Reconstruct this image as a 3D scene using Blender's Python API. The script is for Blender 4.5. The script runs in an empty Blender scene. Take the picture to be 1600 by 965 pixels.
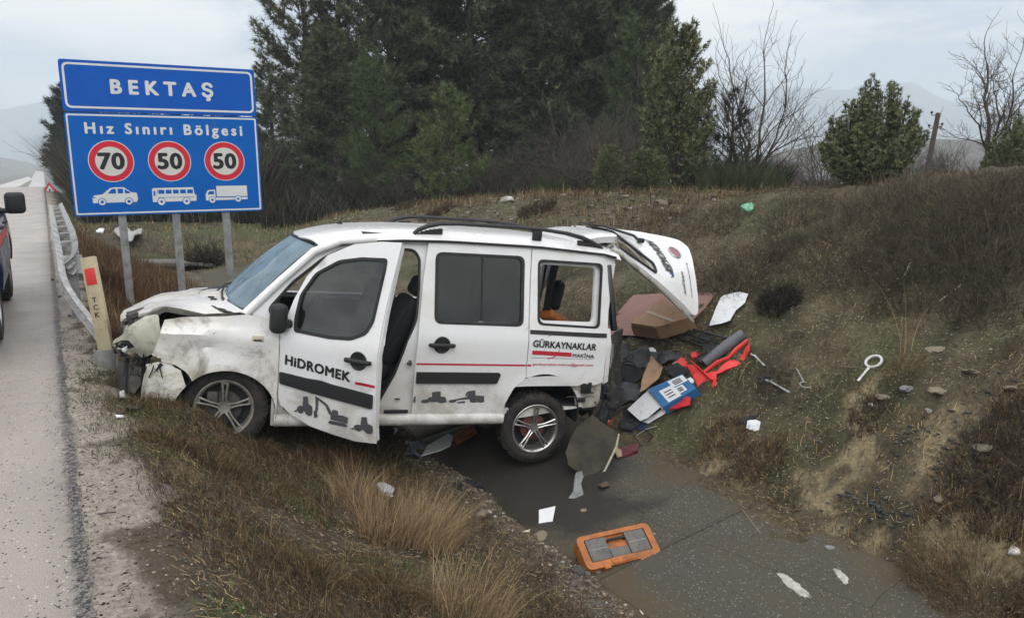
import bpy, bmesh, math, random
import numpy as np
from mathutils import Vector, Matrix, Euler
random.seed(7); rng = np.random.default_rng(11)
SC = bpy.context.scene; COL = SC.collection
R_ = math.radians

# ------------------------------------------------------------------ camera
CAMF = 1180.0; HORIZ = 250.0; CH = 1.6
TH = math.atan((482.5 - HORIZ) / CAMF); YAW = R_(31.4)
cam = bpy.data.cameras.new('camera'); camo = bpy.data.objects.new('camera', cam); COL.objects.link(camo)
cam.sensor_width = 36.0; cam.lens = CAMF / 1600 * 36.0; cam.clip_end = 20000; cam.clip_start = 0.05
camo.location = (0, 0, CH); camo.rotation_euler = (math.pi / 2 - TH, 0, -YAW)
SC.camera = camo
SC.render.resolution_x = 1024; SC.render.resolution_y = 617

# ------------------------------------------------------------------ world: overcast sky over a Nishita sky
SUN_EL, SUN_AZ = 38.0, 205.0     # degrees; azimuth measured clockwise from +Y
W = bpy.data.worlds.new('World'); SC.world = W; W.use_nodes = True
nt = W.node_tree; nt.nodes.clear()
def wn(t, **k):
    n = nt.nodes.new(t)
    for a, b in k.items(): setattr(n, a, b)
    return n
sky = wn('ShaderNodeTexSky', sky_type='NISHITA', sun_disc=False, sun_elevation=R_(SUN_EL), sun_rotation=R_(SUN_AZ), air_density=1.3, dust_density=2.0)
tc = wn('ShaderNodeTexCoord'); sep = wn('ShaderNodeSeparateXYZ'); nt.links.new(tc.outputs['Generated'], sep.inputs[0])
mp = wn('ShaderNodeMapping'); mp.inputs['Scale'].default_value = (1.0, 1.0, 2.6); nt.links.new(tc.outputs['Generated'], mp.inputs[0])
n1 = wn('ShaderNodeTexNoise'); n1.inputs['Scale'].default_value = 3.2; n1.inputs['Detail'].default_value = 7; n1.inputs['Roughness'].default_value = .55
n1.inputs['Distortion'].default_value = .35
nt.links.new(mp.outputs[0], n1.inputs[0])
cr = wn('ShaderNodeValToRGB'); nt.links.new(n1.outputs['Fac'], cr.inputs[0])
cr.color_ramp.elements[0].position = .42; cr.color_ramp.elements[0].color = (4.9, 5.6, 7.2, 1)
cr.color_ramp.elements[1].position = .57; cr.color_ramp.elements[1].color = (12.8, 12.2, 11.3, 1)
e = cr.color_ramp.elements.new(.49); e.color = (9.6, 9.4, 9.4, 1)
hz = wn('ShaderNodeMapRange'); nt.links.new(sep.outputs[2], hz.inputs['Value'])
hz.inputs['From Min'].default_value = -.02; hz.inputs['From Max'].default_value = .9; hz.inputs['To Min'].default_value = .84; hz.inputs['To Max'].default_value = 2.0
gm = wn('ShaderNodeVectorMath', operation='SCALE'); nt.links.new(cr.outputs[0], gm.inputs[0]); nt.links.new(hz.outputs[0], gm.inputs['Scale'])
mx = wn('ShaderNodeMixRGB'); mx.inputs[0].default_value = .95
nt.links.new(sky.outputs[0], mx.inputs[1]); nt.links.new(gm.outputs[0], mx.inputs[2])
bg = wn('ShaderNodeBackground'); bg.inputs['Strength'].default_value = .1; nt.links.new(mx.outputs[0], bg.inputs[0])
wo = wn('ShaderNodeOutputWorld'); nt.links.new(bg.outputs[0], wo.inputs[0])
sl = bpy.data.lights.new('sun', 'SUN'); sl.energy = 0.9; sl.angle = R_(25); sl.color = (1, .97, .92)
so = bpy.data.objects.new('sun', sl); COL.objects.link(so)
sd = Vector((math.sin(R_(SUN_AZ)) * math.cos(R_(SUN_EL)), math.cos(R_(SUN_AZ)) * math.cos(R_(SUN_EL)), math.sin(R_(SUN_EL))))
so.rotation_euler = sd.to_track_quat('Z', 'Y').to_euler()
SC.view_settings.view_transform = 'Standard'; SC.view_settings.look = 'None'; SC.view_settings.exposure = 0.04; SC.view_settings.gamma = 1
SC.view_settings.use_curve_mapping = False
SC.cycles.volume_bounces = 4

# ------------------------------------------------------------------ camera maths used to measure positions
FW = np.array([math.sin(YAW) * math.cos(TH), math.cos(YAW) * math.cos(TH), -math.sin(TH)])
RT = np.array([math.cos(YAW), -math.sin(YAW), 0.0]); UP = np.cross(RT, FW); CC = np.array([0, 0, CH])
def ray(px, py): return FW + RT * (px - 800) / CAMF - UP * (py - 482.5) / CAMF
def att(px, py, t): return CC + ray(px, py) * t
def atz(px, py, z):
    r = ray(px, py); return CC + r * ((z - CH) / r[2])

# ------------------------------------------------------------------ numpy noise
def _h(ix, iy, s):
    n = (ix.astype(np.int64) * 374761393 + iy.astype(np.int64) * 668265263 + s * 1442695041) & 0x7fffffff
    n = (n ^ (n >> 13)) * 1274126177 & 0x7fffffff
    return ((n ^ (n >> 16)) & 0xffff) / 65535.0
def vnoise(x, y, s=0):
    x = np.asarray(x, float); y = np.asarray(y, float)
    ix = np.floor(x); iy = np.floor(y); fx = x - ix; fy = y - iy
    fx = fx * fx * (3 - 2 * fx); fy = fy * fy * (3 - 2 * fy)
    a = _h(ix, iy, s); b = _h(ix + 1, iy, s); c = _h(ix, iy + 1, s); d = _h(ix + 1, iy + 1, s)
    return (a * (1 - fx) + b * fx) * (1 - fy) + (c * (1 - fx) + d * fx) * fy - .5
def fbm(x, y, o=4, s=0):
    t = 0; a = 1.0
    for i in range(o):
        t = t + a * vnoise(x * 2 ** i + 17 * i, y * 2 ** i - 9 * i, s + i); a *= .5
    return t
def sstep(a, b, x):
    t = np.clip((x - a) / (b - a), 0, 1); return t * t * (3 - 2 * t)

# ------------------------------------------------------------------ terrain (road runs along +Y, its right edge on x = 0)
def base_h(x, y):
    x = np.asarray(x, float); y = np.asarray(y, float)
    zl = np.interp(x, [-30, 0, .3, .5, .95, 1.5, 2.2, 2.85, 3.2, 4.5], [0, 0, -.02, -.09, -.44, -.74, -.99, -1.15, -1.11, -.97])
    zc = np.interp(y, [0, 2, 3.8, 5.5, 6.7, 9.2, 12, 16, 27, 35, 60], [1.7, 1.65, 1.58, 1.42, 1.22, 1.0, .86, .68, -.35, -.9, -1.2])
    s = np.interp(x, [4.5, 5, 5.6, 6.6, 7.4, 8.2, 9.2, 14], [0, .15, .34, .60, .80, .955, 1, 1])
    z = np.where(x < 4.5, zl, -.97 + (zc + .97) * s)
    f = sstep(20.5, 23.5, y) * sstep(.3, 1.5, x) * (1 - sstep(5, 8, x))
    z = z * (1 - f) + f * (-.45)
    z = z - 9.5 * sstep(45, 230, y) - 8 * sstep(32, 120, x) * (1 - sstep(45, 230, y)) - 3 * sstep(9, 40, -x)
    return z
SLAB0, SLAB1, SLABY = 2.86, 4.52, 19.5
def rough(x, y):
    x = np.asarray(x, float); y = np.asarray(y, float)
    off = sstep(.02, .5, x) * .8 + .02
    slab = sstep(SLAB0 - .12, SLAB0 + .10, x + .25 * vnoise(y * 1.3, y * 0, 5)) * (1 - sstep(SLAB1 - .28, SLAB1 + .02, x + .75 * fbm(y * 1.1, x * 1.1, 4, 9))) * (y < SLABY)
    big = .16 * fbm(x * .55, y * .55, 3, 1) * sstep(4.6, 6.2, x)
    mid = .07 * fbm(x * 2.1, y * 2.1, 3, 2) * off
    fine = .055 * fbm(x * 8, y * 8, 3, 3) * off * (1 - .35 * (x < 2.8)) + .045 * fbm(x * 17, y * 17, 2, 14) * off * (x > 4.4)
    clod = (.06 * np.maximum(0, vnoise(x * 11, y * 11, 7) - .10) + .05 * np.maximum(0, vnoise(x * 5.2, y * 5.2, 8) - .18)) * sstep(4.5, 5, x)
    edge = .05 * np.exp(-((x - SLAB0 + .05) / .16) ** 2) * (.6 + vnoise(x * 9, y * 9, 21))
    mound = .11 * np.exp(-(((x - .80) / .22) ** 2 + ((y - 5.62) / .30) ** 2)) + .05 * np.exp(-(((x - .55) / .2) ** 2 + ((y - 5.9) / .4) ** 2))
    return (big + mid + fine + clod + edge) * (1 - slab) - slab * .012 + mound - .13 * np.exp(-(((x - .46) / .20) ** 2 + ((y - 6.15) / .50) ** 2))
def ground_h(x, y): return base_h(x, y) + rough(x, y)
def gz(x, y): return float(ground_h(np.array([x]), np.array([y]))[0])
def ghit(px, py):
    r = ray(px, py); ts = np.concatenate([np.arange(1.5, 30, .02), np.arange(30, 300, .5)])
    P = CC + r[None, :] * ts[:, None]
    d = P[:, 2] - ground_h(P[:, 0], P[:, 1])
    i = np.argmax(d < 0)
    if d[i] >= 0: i = len(ts) - 1
    return Vector(P[i])

# ------------------------------------------------------------------ materials
MATS = {}
def mat(name, col, rough=.6, metal=0, noise=0, nscale=20, bump=0, bscale=60, spec=.5, dirt=None, coat=0, col2=None):
    """procedural principled material: colour varied by noise, bump from noise, optional dirt (colour, amount, scale)"""
    if name in MATS: return MATS[name]
    m = bpy.data.materials.new(name); m.use_nodes = True; N = m.node_tree; L = N.links; p = N.nodes['Principled BSDF']
    p.inputs['Roughness'].default_value = rough; p.inputs['Metallic'].default_value = metal
    p.inputs['Specular IOR Level'].default_value = spec; p.inputs['Coat Weight'].default_value = coat
    t = N.nodes.new('ShaderNodeTexCoord')
    c1 = tuple(col) + (1,)
    out = None
    n = N.nodes.new('ShaderNodeTexNoise'); n.inputs['Scale'].default_value = nscale; n.inputs['Detail'].default_value = 6; n.inputs['Roughness'].default_value = .65
    L.new(t.outputs['Object'], n.inputs['Vector'])
    r = N.nodes.new('ShaderNodeMapRange'); r.inputs['From Min'].default_value = .3; r.inputs['From Max'].default_value = .7
    L.new(n.outputs['Fac'], r.inputs['Value'])
    mxx = N.nodes.new('ShaderNodeMixRGB'); L.new(r.outputs[0], mxx.inputs[0])
    if col2 is None: k = 1 - noise; c2 = tuple(c * k for c in col) + (1,)
    else: c2 = tuple(col2) + (1,)
    mxx.inputs[1].default_value = c1; mxx.inputs[2].default_value = c2; out = mxx.outputs[0]
    if dirt:
        dc, amt, ds = dirt
        d = N.nodes.new('ShaderNodeTexNoise'); d.inputs['Scale'].default_value = ds; d.inputs['Detail'].default_value = 9; d.inputs['Roughness'].default_value = .72
        L.new(t.outputs['Object'], d.inputs['Vector'])
        dr = N.nodes.new('ShaderNodeMapRange'); dr.inputs['From Min'].default_value = .62 - amt * .3; dr.inputs['From Max'].default_value = .72
        L.new(d.outputs['Fac'], dr.inputs['Value'])
        m2 = N.nodes.new('ShaderNodeMixRGB'); L.new(dr.outputs[0], m2.inputs[0]); L.new(out, m2.inputs[1]); m2.inputs[2].default_value = tuple(dc) + (1,)
        out = m2.outputs[0]
        rr = N.nodes.new('ShaderNodeMapRange'); rr.inputs['To Min'].default_value = rough; rr.inputs['To Max'].default_value = .85
        L.new(dr.outputs[0], rr.inputs['Value']); L.new(rr.outputs[0], p.inputs['Roughness'])
    L.new(out, p.inputs['Base Color'])
    if bump:
        b = N.nodes.new('ShaderNodeTexNoise'); b.inputs['Scale'].default_value = bscale; b.inputs['Detail'].default_value = 5
        L.new(t.outputs['Object'], b.inputs['Vector'])
        bb = N.nodes.new('ShaderNodeBump'); bb.inputs['Strength'].default_value = bump; bb.inputs['Distance'].default_value = .01
        L.new(b.outputs['Fac'], bb.inputs['Height']); L.new(bb.outputs[0], p.inputs['Normal'])
    MATS[name] = m; return m

def paint_mat(name, base, amount, mudz0, mudz1, front=0, fine=.5):
    """van paint: clear-coated, streaked with mud that thickens towards the sill and (front=1) the nose; object space = van space"""
    m = bpy.data.materials.new(name); m.use_nodes = True; N = m.node_tree; L = N.links; p = N.nodes['Principled BSDF']
    t = N.nodes.new('ShaderNodeTexCoord'); s = N.nodes.new('ShaderNodeSeparateXYZ'); L.new(t.outputs['Object'], s.inputs[0])
    def noise(scale, det, ro, dist=0, st=None):
        n = N.nodes.new('ShaderNodeTexNoise'); n.inputs['Scale'].default_value = scale; n.inputs['Detail'].default_value = det; n.inputs['Roughness'].default_value = ro; n.inputs['Distortion'].default_value = dist
        if st:
            q = N.nodes.new('ShaderNodeMapping'); q.inputs['Scale'].default_value = st; L.new(t.outputs['Object'], q.inputs[0]); L.new(q.outputs[0], n.inputs['Vector'])
        else: L.new(t.outputs['Object'], n.inputs['Vector'])
        return n.outputs['Fac']
    def rng_(v, a, b, c, d):
        q = N.nodes.new('ShaderNodeMapRange'); q.inputs['From Min'].default_value = a; q.inputs['From Max'].default_value = b; q.inputs['To Min'].default_value = c; q.inputs['To Max'].default_value = d; L.new(v, q.inputs['Value']); return q.outputs[0]
    def ma(op, a, b):
        q = N.nodes.new('ShaderNodeMath'); q.operation = op
        for i, v in enumerate((a, b)):
            if isinstance(v, (int, float)): q.inputs[i].default_value = v
            else: L.new(v, q.inputs[i])
        return q.outputs[0]
    low = rng_(s.outputs[2], mudz0, mudz1, .20, 0.0)
    if front: low = ma('ADD', low, rng_(s.outputs[0], 1.0, 1.75, 0, .06))
    spl = ma('ADD', noise(3.2, 10, .7, .6), low)
    spl = rng_(spl, .60, .74, 0, amount)
    spk = ma('ADD', noise(55 if front else 85, 4, .65), ma('MULTIPLY', low, .55)); spk = rng_(spk, .68 if front else .72, .73 if front else .76, 0, fine)
    film = rng_(ma('ADD', noise(1.6, 5, .6, .3, (1, 1, 2.2)), ma('MULTIPLY', low, 1.3)), .46 if front else .5, .85, 0, .85 if front else .5)
    c0 = N.nodes.new('ShaderNodeMixRGB'); L.new(film, c0.inputs[0]); c0.inputs[1].default_value = tuple(base) + (1,); c0.inputs[2].default_value = (.56, .50, .36, 1)
    c1 = N.nodes.new('ShaderNodeMixRGB'); L.new(spl, c1.inputs[0]); L.new(c0.outputs[0], c1.inputs[1]); c1.inputs[2].default_value = (.20, .155, .105, 1)
    c2 = N.nodes.new('ShaderNodeMixRGB'); L.new(spk, c2.inputs[0]); L.new(c1.outputs[0], c2.inputs[1]); c2.inputs[2].default_value = (.10, .08, .06, 1)
    L.new(c2.outputs[0], p.inputs['Base Color'])
    L.new(rng_(ma('ADD', spl, film), 0, 1, .26, .75), p.inputs['Roughness'])
    p.inputs['Coat Weight'].default_value = .5; p.inputs['Coat Roughness'].default_value = .12
    b = N.nodes.new('ShaderNodeBump'); b.inputs['Strength'].default_value = .10; b.inputs['Distance'].default_value = .03; L.new(noise(3.0, 2, .5), b.inputs['Height']); L.new(b.outputs[0], p.inputs['Normal'])
    return m

def glass_mat(name, tint, rough=.02, dirt=.25, film=0, dcol=(.42, .42, .40)):
    m = bpy.data.materials.new(name); m.use_nodes = True; N = m.node_tree; L = N.links; N.nodes.clear()
    o = N.nodes.new('ShaderNodeOutputMaterial'); tr = N.nodes.new('ShaderNodeBsdfTransparent'); tr.inputs[0].default_value = tuple(tint) + (1,)
    gl = N.nodes.new('ShaderNodeBsdfGlossy'); gl.inputs['Roughness'].default_value = rough; gl.inputs[0].default_value = (.95, 1, 1, 1)
    fr = N.nodes.new('ShaderNodeFresnel'); fr.inputs[0].default_value = 1.6
    m1 = N.nodes.new('ShaderNodeMixShader'); L.new(fr.outputs[0], m1.inputs[0]); L.new(tr.outputs[0], m1.inputs[1]); L.new(gl.outputs[0], m1.inputs[2])
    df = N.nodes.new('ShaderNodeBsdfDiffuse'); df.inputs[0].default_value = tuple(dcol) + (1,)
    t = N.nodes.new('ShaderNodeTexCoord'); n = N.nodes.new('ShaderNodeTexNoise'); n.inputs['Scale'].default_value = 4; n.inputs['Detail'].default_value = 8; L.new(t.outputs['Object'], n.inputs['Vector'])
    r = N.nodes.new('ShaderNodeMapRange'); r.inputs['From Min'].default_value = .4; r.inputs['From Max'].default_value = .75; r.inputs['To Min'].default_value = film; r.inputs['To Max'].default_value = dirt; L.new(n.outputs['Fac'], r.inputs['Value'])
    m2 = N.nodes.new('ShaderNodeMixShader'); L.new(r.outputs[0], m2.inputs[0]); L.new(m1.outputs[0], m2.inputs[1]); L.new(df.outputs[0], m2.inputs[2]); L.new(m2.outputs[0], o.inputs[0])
    return m

def vcol_mat(name, attr='col', rough=.85, trans=0.0, spec=.2):
    """per-blade / per-leaf colour stored on the mesh"""
    m = bpy.data.materials.new(name); m.use_nodes = True; N = m.node_tree; p = N.nodes['Principled BSDF']
    a = N.nodes.new('ShaderNodeAttribute'); a.attribute_name = attr; N.links.new(a.outputs['Color'], p.inputs['Base Color'])
    p.inputs['Roughness'].default_value = rough; p.inputs['Specular IOR Level'].default_value = spec
    return m

# ------------------------------------------------------------------ object helpers
def tag(o, label=None, cat=None, group=None, kind=None):
    if label: o['label'] = label
    if cat: o['category'] = cat
    if group: o['group'] = group
    if kind: o['kind'] = kind
    return o
def empty(name, loc=(0, 0, 0), label=None, cat=None, group=None, rot=None, mw=None):
    o = bpy.data.objects.new(name, None); o.empty_display_size = .1; COL.objects.link(o)
    if mw is not None: o.matrix_world = mw
    else:
        o.location = loc
        if rot: o.rotation_euler = rot
    return tag(o, label, cat, group)
def link(name, me, parent=None, loc=None, rot=None):
    o = bpy.data.objects.new(name, me); COL.objects.link(o)
    if parent: o.parent = parent
    if loc is not None: o.location = loc
    if rot is not None: o.rotation_euler = rot
    return o
def finish(name, bm, mats, parent=None, loc=None, rot=None, smooth=40):
    if not isinstance(mats, (list, tuple)): mats = [mats]
    if smooth:
        bm.normal_update()
        for f in bm.faces: f.smooth = True
        for ed in bm.edges:
            if len(ed.link_faces) == 2:
                if ed.calc_face_angle(0) > R_(smooth): ed.smooth = False
            else: ed.smooth = False
    me = bpy.data.meshes.new(name); bm.to_mesh(me); bm.free()
    for m in mats: me.materials.append(m)
    return link(name, me, parent, loc, rot)
def npmesh(name, V, F, mats, col=None, parent=None, loc=None, smooth=False, k=3):
    """V (n,3), F (m,k) -> object; col (n,3) optional per-vertex colour"""
    me = bpy.data.meshes.new(name); V = np.asarray(V, np.float32); F = np.asarray(F, np.int32)
    me.vertices.add(len(V)); me.vertices.foreach_set('co', V.ravel())
    me.loops.add(F.size); me.loops.foreach_set('vertex_index', F.ravel())
    me.polygons.add(len(F)); me.polygons.foreach_set('loop_start', np.arange(0, F.size, k, dtype=np.int32))
    try: me.polygons.foreach_set('loop_total', np.full(len(F), k, np.int32))
    except Exception: pass
    if smooth: me.polygons.foreach_set('use_smooth', np.ones(len(F), bool))
    me.update(calc_edges=True); me.validate()
    if col is not None:
        a = me.color_attributes.new('col', 'FLOAT_COLOR', 'POINT'); c = np.ones((len(V), 4), np.float32); c[:, :col.shape[1]] = col; a.data.foreach_set('color', c.ravel())
    if not isinstance(mats, (list, tuple)): mats = [mats]
    for m in mats: me.materials.append(m)
    return link(name, me, parent, loc)
def copy_tree(o, parent=None):
    c = o.copy(); COL.objects.link(c)
    if parent: c.parent = parent
    for ch in list(o.children): copy_tree(ch, c)
    return c

def bx(bm, c, s, rot=None, bev=0, seg=2, mi=0):
    r = bmesh.ops.create_cube(bm, size=1); vs = r['verts']
    bmesh.ops.scale(bm, vec=s, verts=vs)
    if bev:
        es = list({e for v in vs for e in v.link_edges}); q = bmesh.ops.bevel(bm, geom=es, offset=bev, segments=seg, affect='EDGES', profile=.5)
        vs = list({v for f in q['faces'] for v in f.verts} | {v for v in vs if v.is_valid})
        fs = {f for v in vs for f in v.link_faces}; vs = list({v for f in fs for v in f.verts})
    if rot is not None: bmesh.ops.rotate(bm, cent=(0, 0, 0), matrix=Euler(rot).to_matrix() if not isinstance(rot, Matrix) else rot, verts=vs)
    bmesh.ops.translate(bm, vec=c, verts=vs)
    for f in {f for v in vs for f in v.link_faces}: f.material_index = mi
    return vs
def tube(bm, pts, rad, n=8, cap=True, mi=0, flat=1.0, up=None):
    pts = [Vector(p) for p in pts]; rads = rad if isinstance(rad, (list, tuple)) else [rad] * len(pts)
    rings = []; prev = None
    for i, p in enumerate(pts):
        d = (pts[min(i + 1, len(pts) - 1)] - pts[max(i - 1, 0)]).normalized()
        if prev is None:
            a = Vector(up) if up else (Vector((0, 0, 1)) if abs(d.z) < .9 else Vector((1, 0, 0)))
        else: a = prev
        u = (a - d * a.dot(d)).normalized(); v = d.cross(u); prev = u
        rings.append([bm.verts.new(p + (u * math.cos(2 * math.pi * k / n) * rads[i] + v * math.sin(2 * math.pi * k / n) * rads[i] * flat)) for k in range(n)])
    for a, b in zip(rings, rings[1:]):
        for k in range(n):
            f = bm.faces.new((a[k], a[(k + 1) % n], b[(k + 1) % n], b[k])); f.material_index = mi
    if cap:
        for rg, fl in ((rings[0], True), (rings[-1], False)):
            try: f = bm.faces.new(rg[::-1] if fl else rg); f.material_index = mi
            except Exception: pass
def lathe(bm, prof, n=48, mi=0, closed=True):
    """profile of (radius, y) spun round the local Y axis"""
    rings = []
    for k in range(n):
        a = 2 * math.pi * k / n; rings.append([bm.verts.new((r * math.cos(a), y, r * math.sin(a))) for r, y in prof])
    m = len(prof)
    for k in range(n):
        A, B = rings[k], rings[(k + 1) % n]
        for j in range(m if closed else m - 1):
            f = bm.faces.new((A[j], A[(j + 1) % m], B[(j + 1) % m], B[j])); f.material_index = mi
def rnd(poly, r=.04, n=4):
    """polygon with its corners rounded"""
    out = []; m = len(poly)
    for i in range(m):
        p0, p, p1 = Vector(poly[i - 1]), Vector(poly[i]), Vector(poly[(i + 1) % m])
        a = (p0 - p); b = (p1 - p); q = min(r, a.length * .45, b.length * .45)
        if a.normalized().dot(b.normalized()) < -.985: out.append(tuple(p)); continue
        A = p + a.normalized() * q; B = p + b.normalized() * q
        for k in range(n + 1):
            t = k / n; c = A.lerp(p, t).lerp(p.lerp(B, t), t); out.append((c.x, c.y))
    return out
def arc(cx, cz, r, a0, a1, n=14): return [(cx + r * math.cos(R_(a0 + (a1 - a0) * k / n)), cz + r * math.sin(R_(a0 + (a1 - a0) * k / n))) for k in range(n + 1)]
def sheet_bm(outer, holes=(), fn=None, thick=.01, du=.12, dv=.08, out=None, mi_in=None):
    """flat outline with holes, cut into a net, bent by fn(u,v)->xyz and given thickness (inwards)"""
    from mathutils.geometry import delaunay_2d_cdt
    pts = []; eds = []
    def sub(lp):
        out = []
        for i in range(len(lp)):
            a, b = Vector(lp[i]), Vector(lp[(i + 1) % len(lp)]); n = max(1, int(math.ceil(max(abs(b.x - a.x) / (du or 9), abs(b.y - a.y) / (dv or 9)))))
            out += [tuple(a.lerp(b, k / n)) for k in range(n)]
        return out
    loops = [sub(lp) for lp in [outer] + list(holes)]
    for lp in loops:
        b = len(pts); pts += [Vector(p) for p in lp]; eds += [(b + i, b + (i + 1) % len(lp)) for i in range(len(lp))]
    def inside(x, y, lp):
        c = False; j = len(lp) - 1
        for i in range(len(lp)):
            if (lp[i][1] > y) != (lp[j][1] > y) and x < (lp[j][0] - lp[i][0]) * (y - lp[i][1]) / (lp[j][1] - lp[i][1]) + lp[i][0]: c = not c
            j = i
        return c
    us = [p[0] for p in outer]; vs_ = [p[1] for p in outer]
    if du or dv:
        su, sv = du or 9, dv or 9; nb = len(pts)
        for x in np.arange(min(us) + su * .5, max(us), su):
            for y in np.arange(min(vs_) + sv * .5, max(vs_), sv):
                if inside(x, y, outer) and not any(inside(x, y, h) for h in holes):
                    if min(((p.x - x) / su) ** 2 + ((p.y - y) / sv) ** 2 for p in pts[:nb]) > .12: pts.append(Vector((x, y)))
    r = delaunay_2d_cdt(pts, eds, [], 0, 1e-6)
    bm = bmesh.new(); vv = [bm.verts.new((p[0], 0, p[1])) for p in r[0]]
    for f in r[2]:
        cx = sum(r[0][i][0] for i in f) / len(f); cy = sum(r[0][i][1] for i in f) / len(f)
        if inside(cx, cy, outer) and not any(inside(cx, cy, h) for h in holes): bm.faces.new([vv[i] for i in f])
    for v in [v for v in bm.verts if not v.link_faces]: bm.verts.remove(v)
    for v in bm.verts: v.co = Vector(fn(v.co.x, v.co.z)) if fn else v.co
    bm.normal_update()
    if out is not None:
        s = sum((f.normal * f.calc_area() for f in bm.faces), Vector())
        if s.dot(Vector(out)) < 0: bmesh.ops.reverse_faces(bm, faces=bm.faces[:])
    if thick:
        bm.normal_update(); fs = bm.faces[:]; be = [e for e in bm.edges if len(e.link_faces) == 1]; dup = {}
        for v in bm.verts[:]: dup[v] = bm.verts.new(v.co - v.normal * thick)
        for e_ in be:
            l = e_.link_faces[0].loops[:]; a, b = None, None
            for lo in l:
                if lo.edge == e_: a, b = lo.vert, lo.link_loop_next.vert
            bm.faces.new((b, a, dup[a], dup[b]))
        for f_ in fs: bm.faces.new([dup[v] for v in reversed(f_.verts[:])])
    return bm
def sheet(name, outer, holes, fn, mats, parent, thick=.01, du=.12, dv=.08, out=None, smooth=35):
    return finish(name, sheet_bm(outer, holes, fn, thick, du, dv, out), mats, parent, smooth=smooth)

def text_geo(s, bold=0.0, space=1.0, shear=0):
    """flat glyph mesh of a string from Blender's own built-in font -> (verts2d, faces), bbox normalised to 0..1; bold = strokes widened by shifted layers"""
    cu = bpy.data.curves.new('t', 'FONT'); cu.body = s; cu.space_character = space; cu.shear = shear; cu.resolution_u = 3
    o = bpy.data.objects.new('t', cu); COL.objects.link(o); dg = bpy.context.evaluated_depsgraph_get(); dg.update()
    me = bpy.data.meshes.new_from_object(o.evaluated_get(dg))
    V0 = [(v.co.x, v.co.y) for v in me.vertices]; F0 = [tuple(p.vertices) for p in me.polygons]
    bpy.data.objects.remove(o); bpy.data.curves.remove(cu); bpy.data.meshes.remove(me)
    V = []; F = []
    sh = [(0, 0)] if not bold else [(dx * bold, dy * bold) for dx, dy in ((-1, 0), (1, 0), (0, -.8), (0, .8), (-.7, -.6), (.7, .6), (.7, -.6), (-.7, .6))]
    for dx, dy in sh:
        b = len(V); V += [(x + dx, y + dy) for x, y in V0]; F += [tuple(b + i for i in f) for f in F0]
    x0 = min(v[0] for v in V); x1 = max(v[0] for v in V); y0 = min(v[1] for v in V); y1 = max(v[1] for v in V)
    text_geo.layer = len(V0)
    return [((x - x0) / (x1 - x0), (y - y0) / (y1 - y0)) for x, y in V], F, (x1 - x0) / (y1 - y0)
def decal(name, geo, fn, m, parent, nm_bold=False, bold_out=(0, 1, .2)):
    """geo = (verts2d, faces) list; fn maps 2d -> 3d point and the letters get a little thickness"""
    V, F = geo[0], geo[1]; bm = bmesh.new(); vs = [bm.verts.new(fn(a, b)) for a, b in V]
    for f in F:
        try: bm.faces.new([vs[i] for i in f])
        except Exception: pass
    bm.normal_update()
    if nm_bold and len(V) > text_geo.layer and len(V) % text_geo.layer == 0:      # each layer of a bold stroke a hair above the last
        nrm = sum((f.normal * f.calc_area() for f in bm.faces), Vector()).normalized()
        if nrm.dot(Vector(bold_out)) < 0: nrm = -nrm
        for i, v in enumerate(vs): v.co += nrm * (.00025 * (i // text_geo.layer))
    return finish(name, bm, m, parent, smooth=0)
def polygeo(polys):
    """several 2d outlines -> one flat geo (concave allowed)"""
    V = []; F = []
    from mathutils.geometry import tessellate_polygon
    for p in polys:
        b = len(V); V += p
        for t in tessellate_polygon([[Vector((a, c, 0)) for a, c in p]]): F.append(tuple(b + i for i in t))
    return V, F
def disc(cx, cy, r, n=40, ry=None): return [(cx + r * math.cos(2 * math.pi * k / n), cy + (ry or r) * math.sin(2 * math.pi * k / n)) for k in range(n)]
def rect(a, b, c, d): return [(a, b), (c, b), (c, d), (a, d)]

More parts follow.
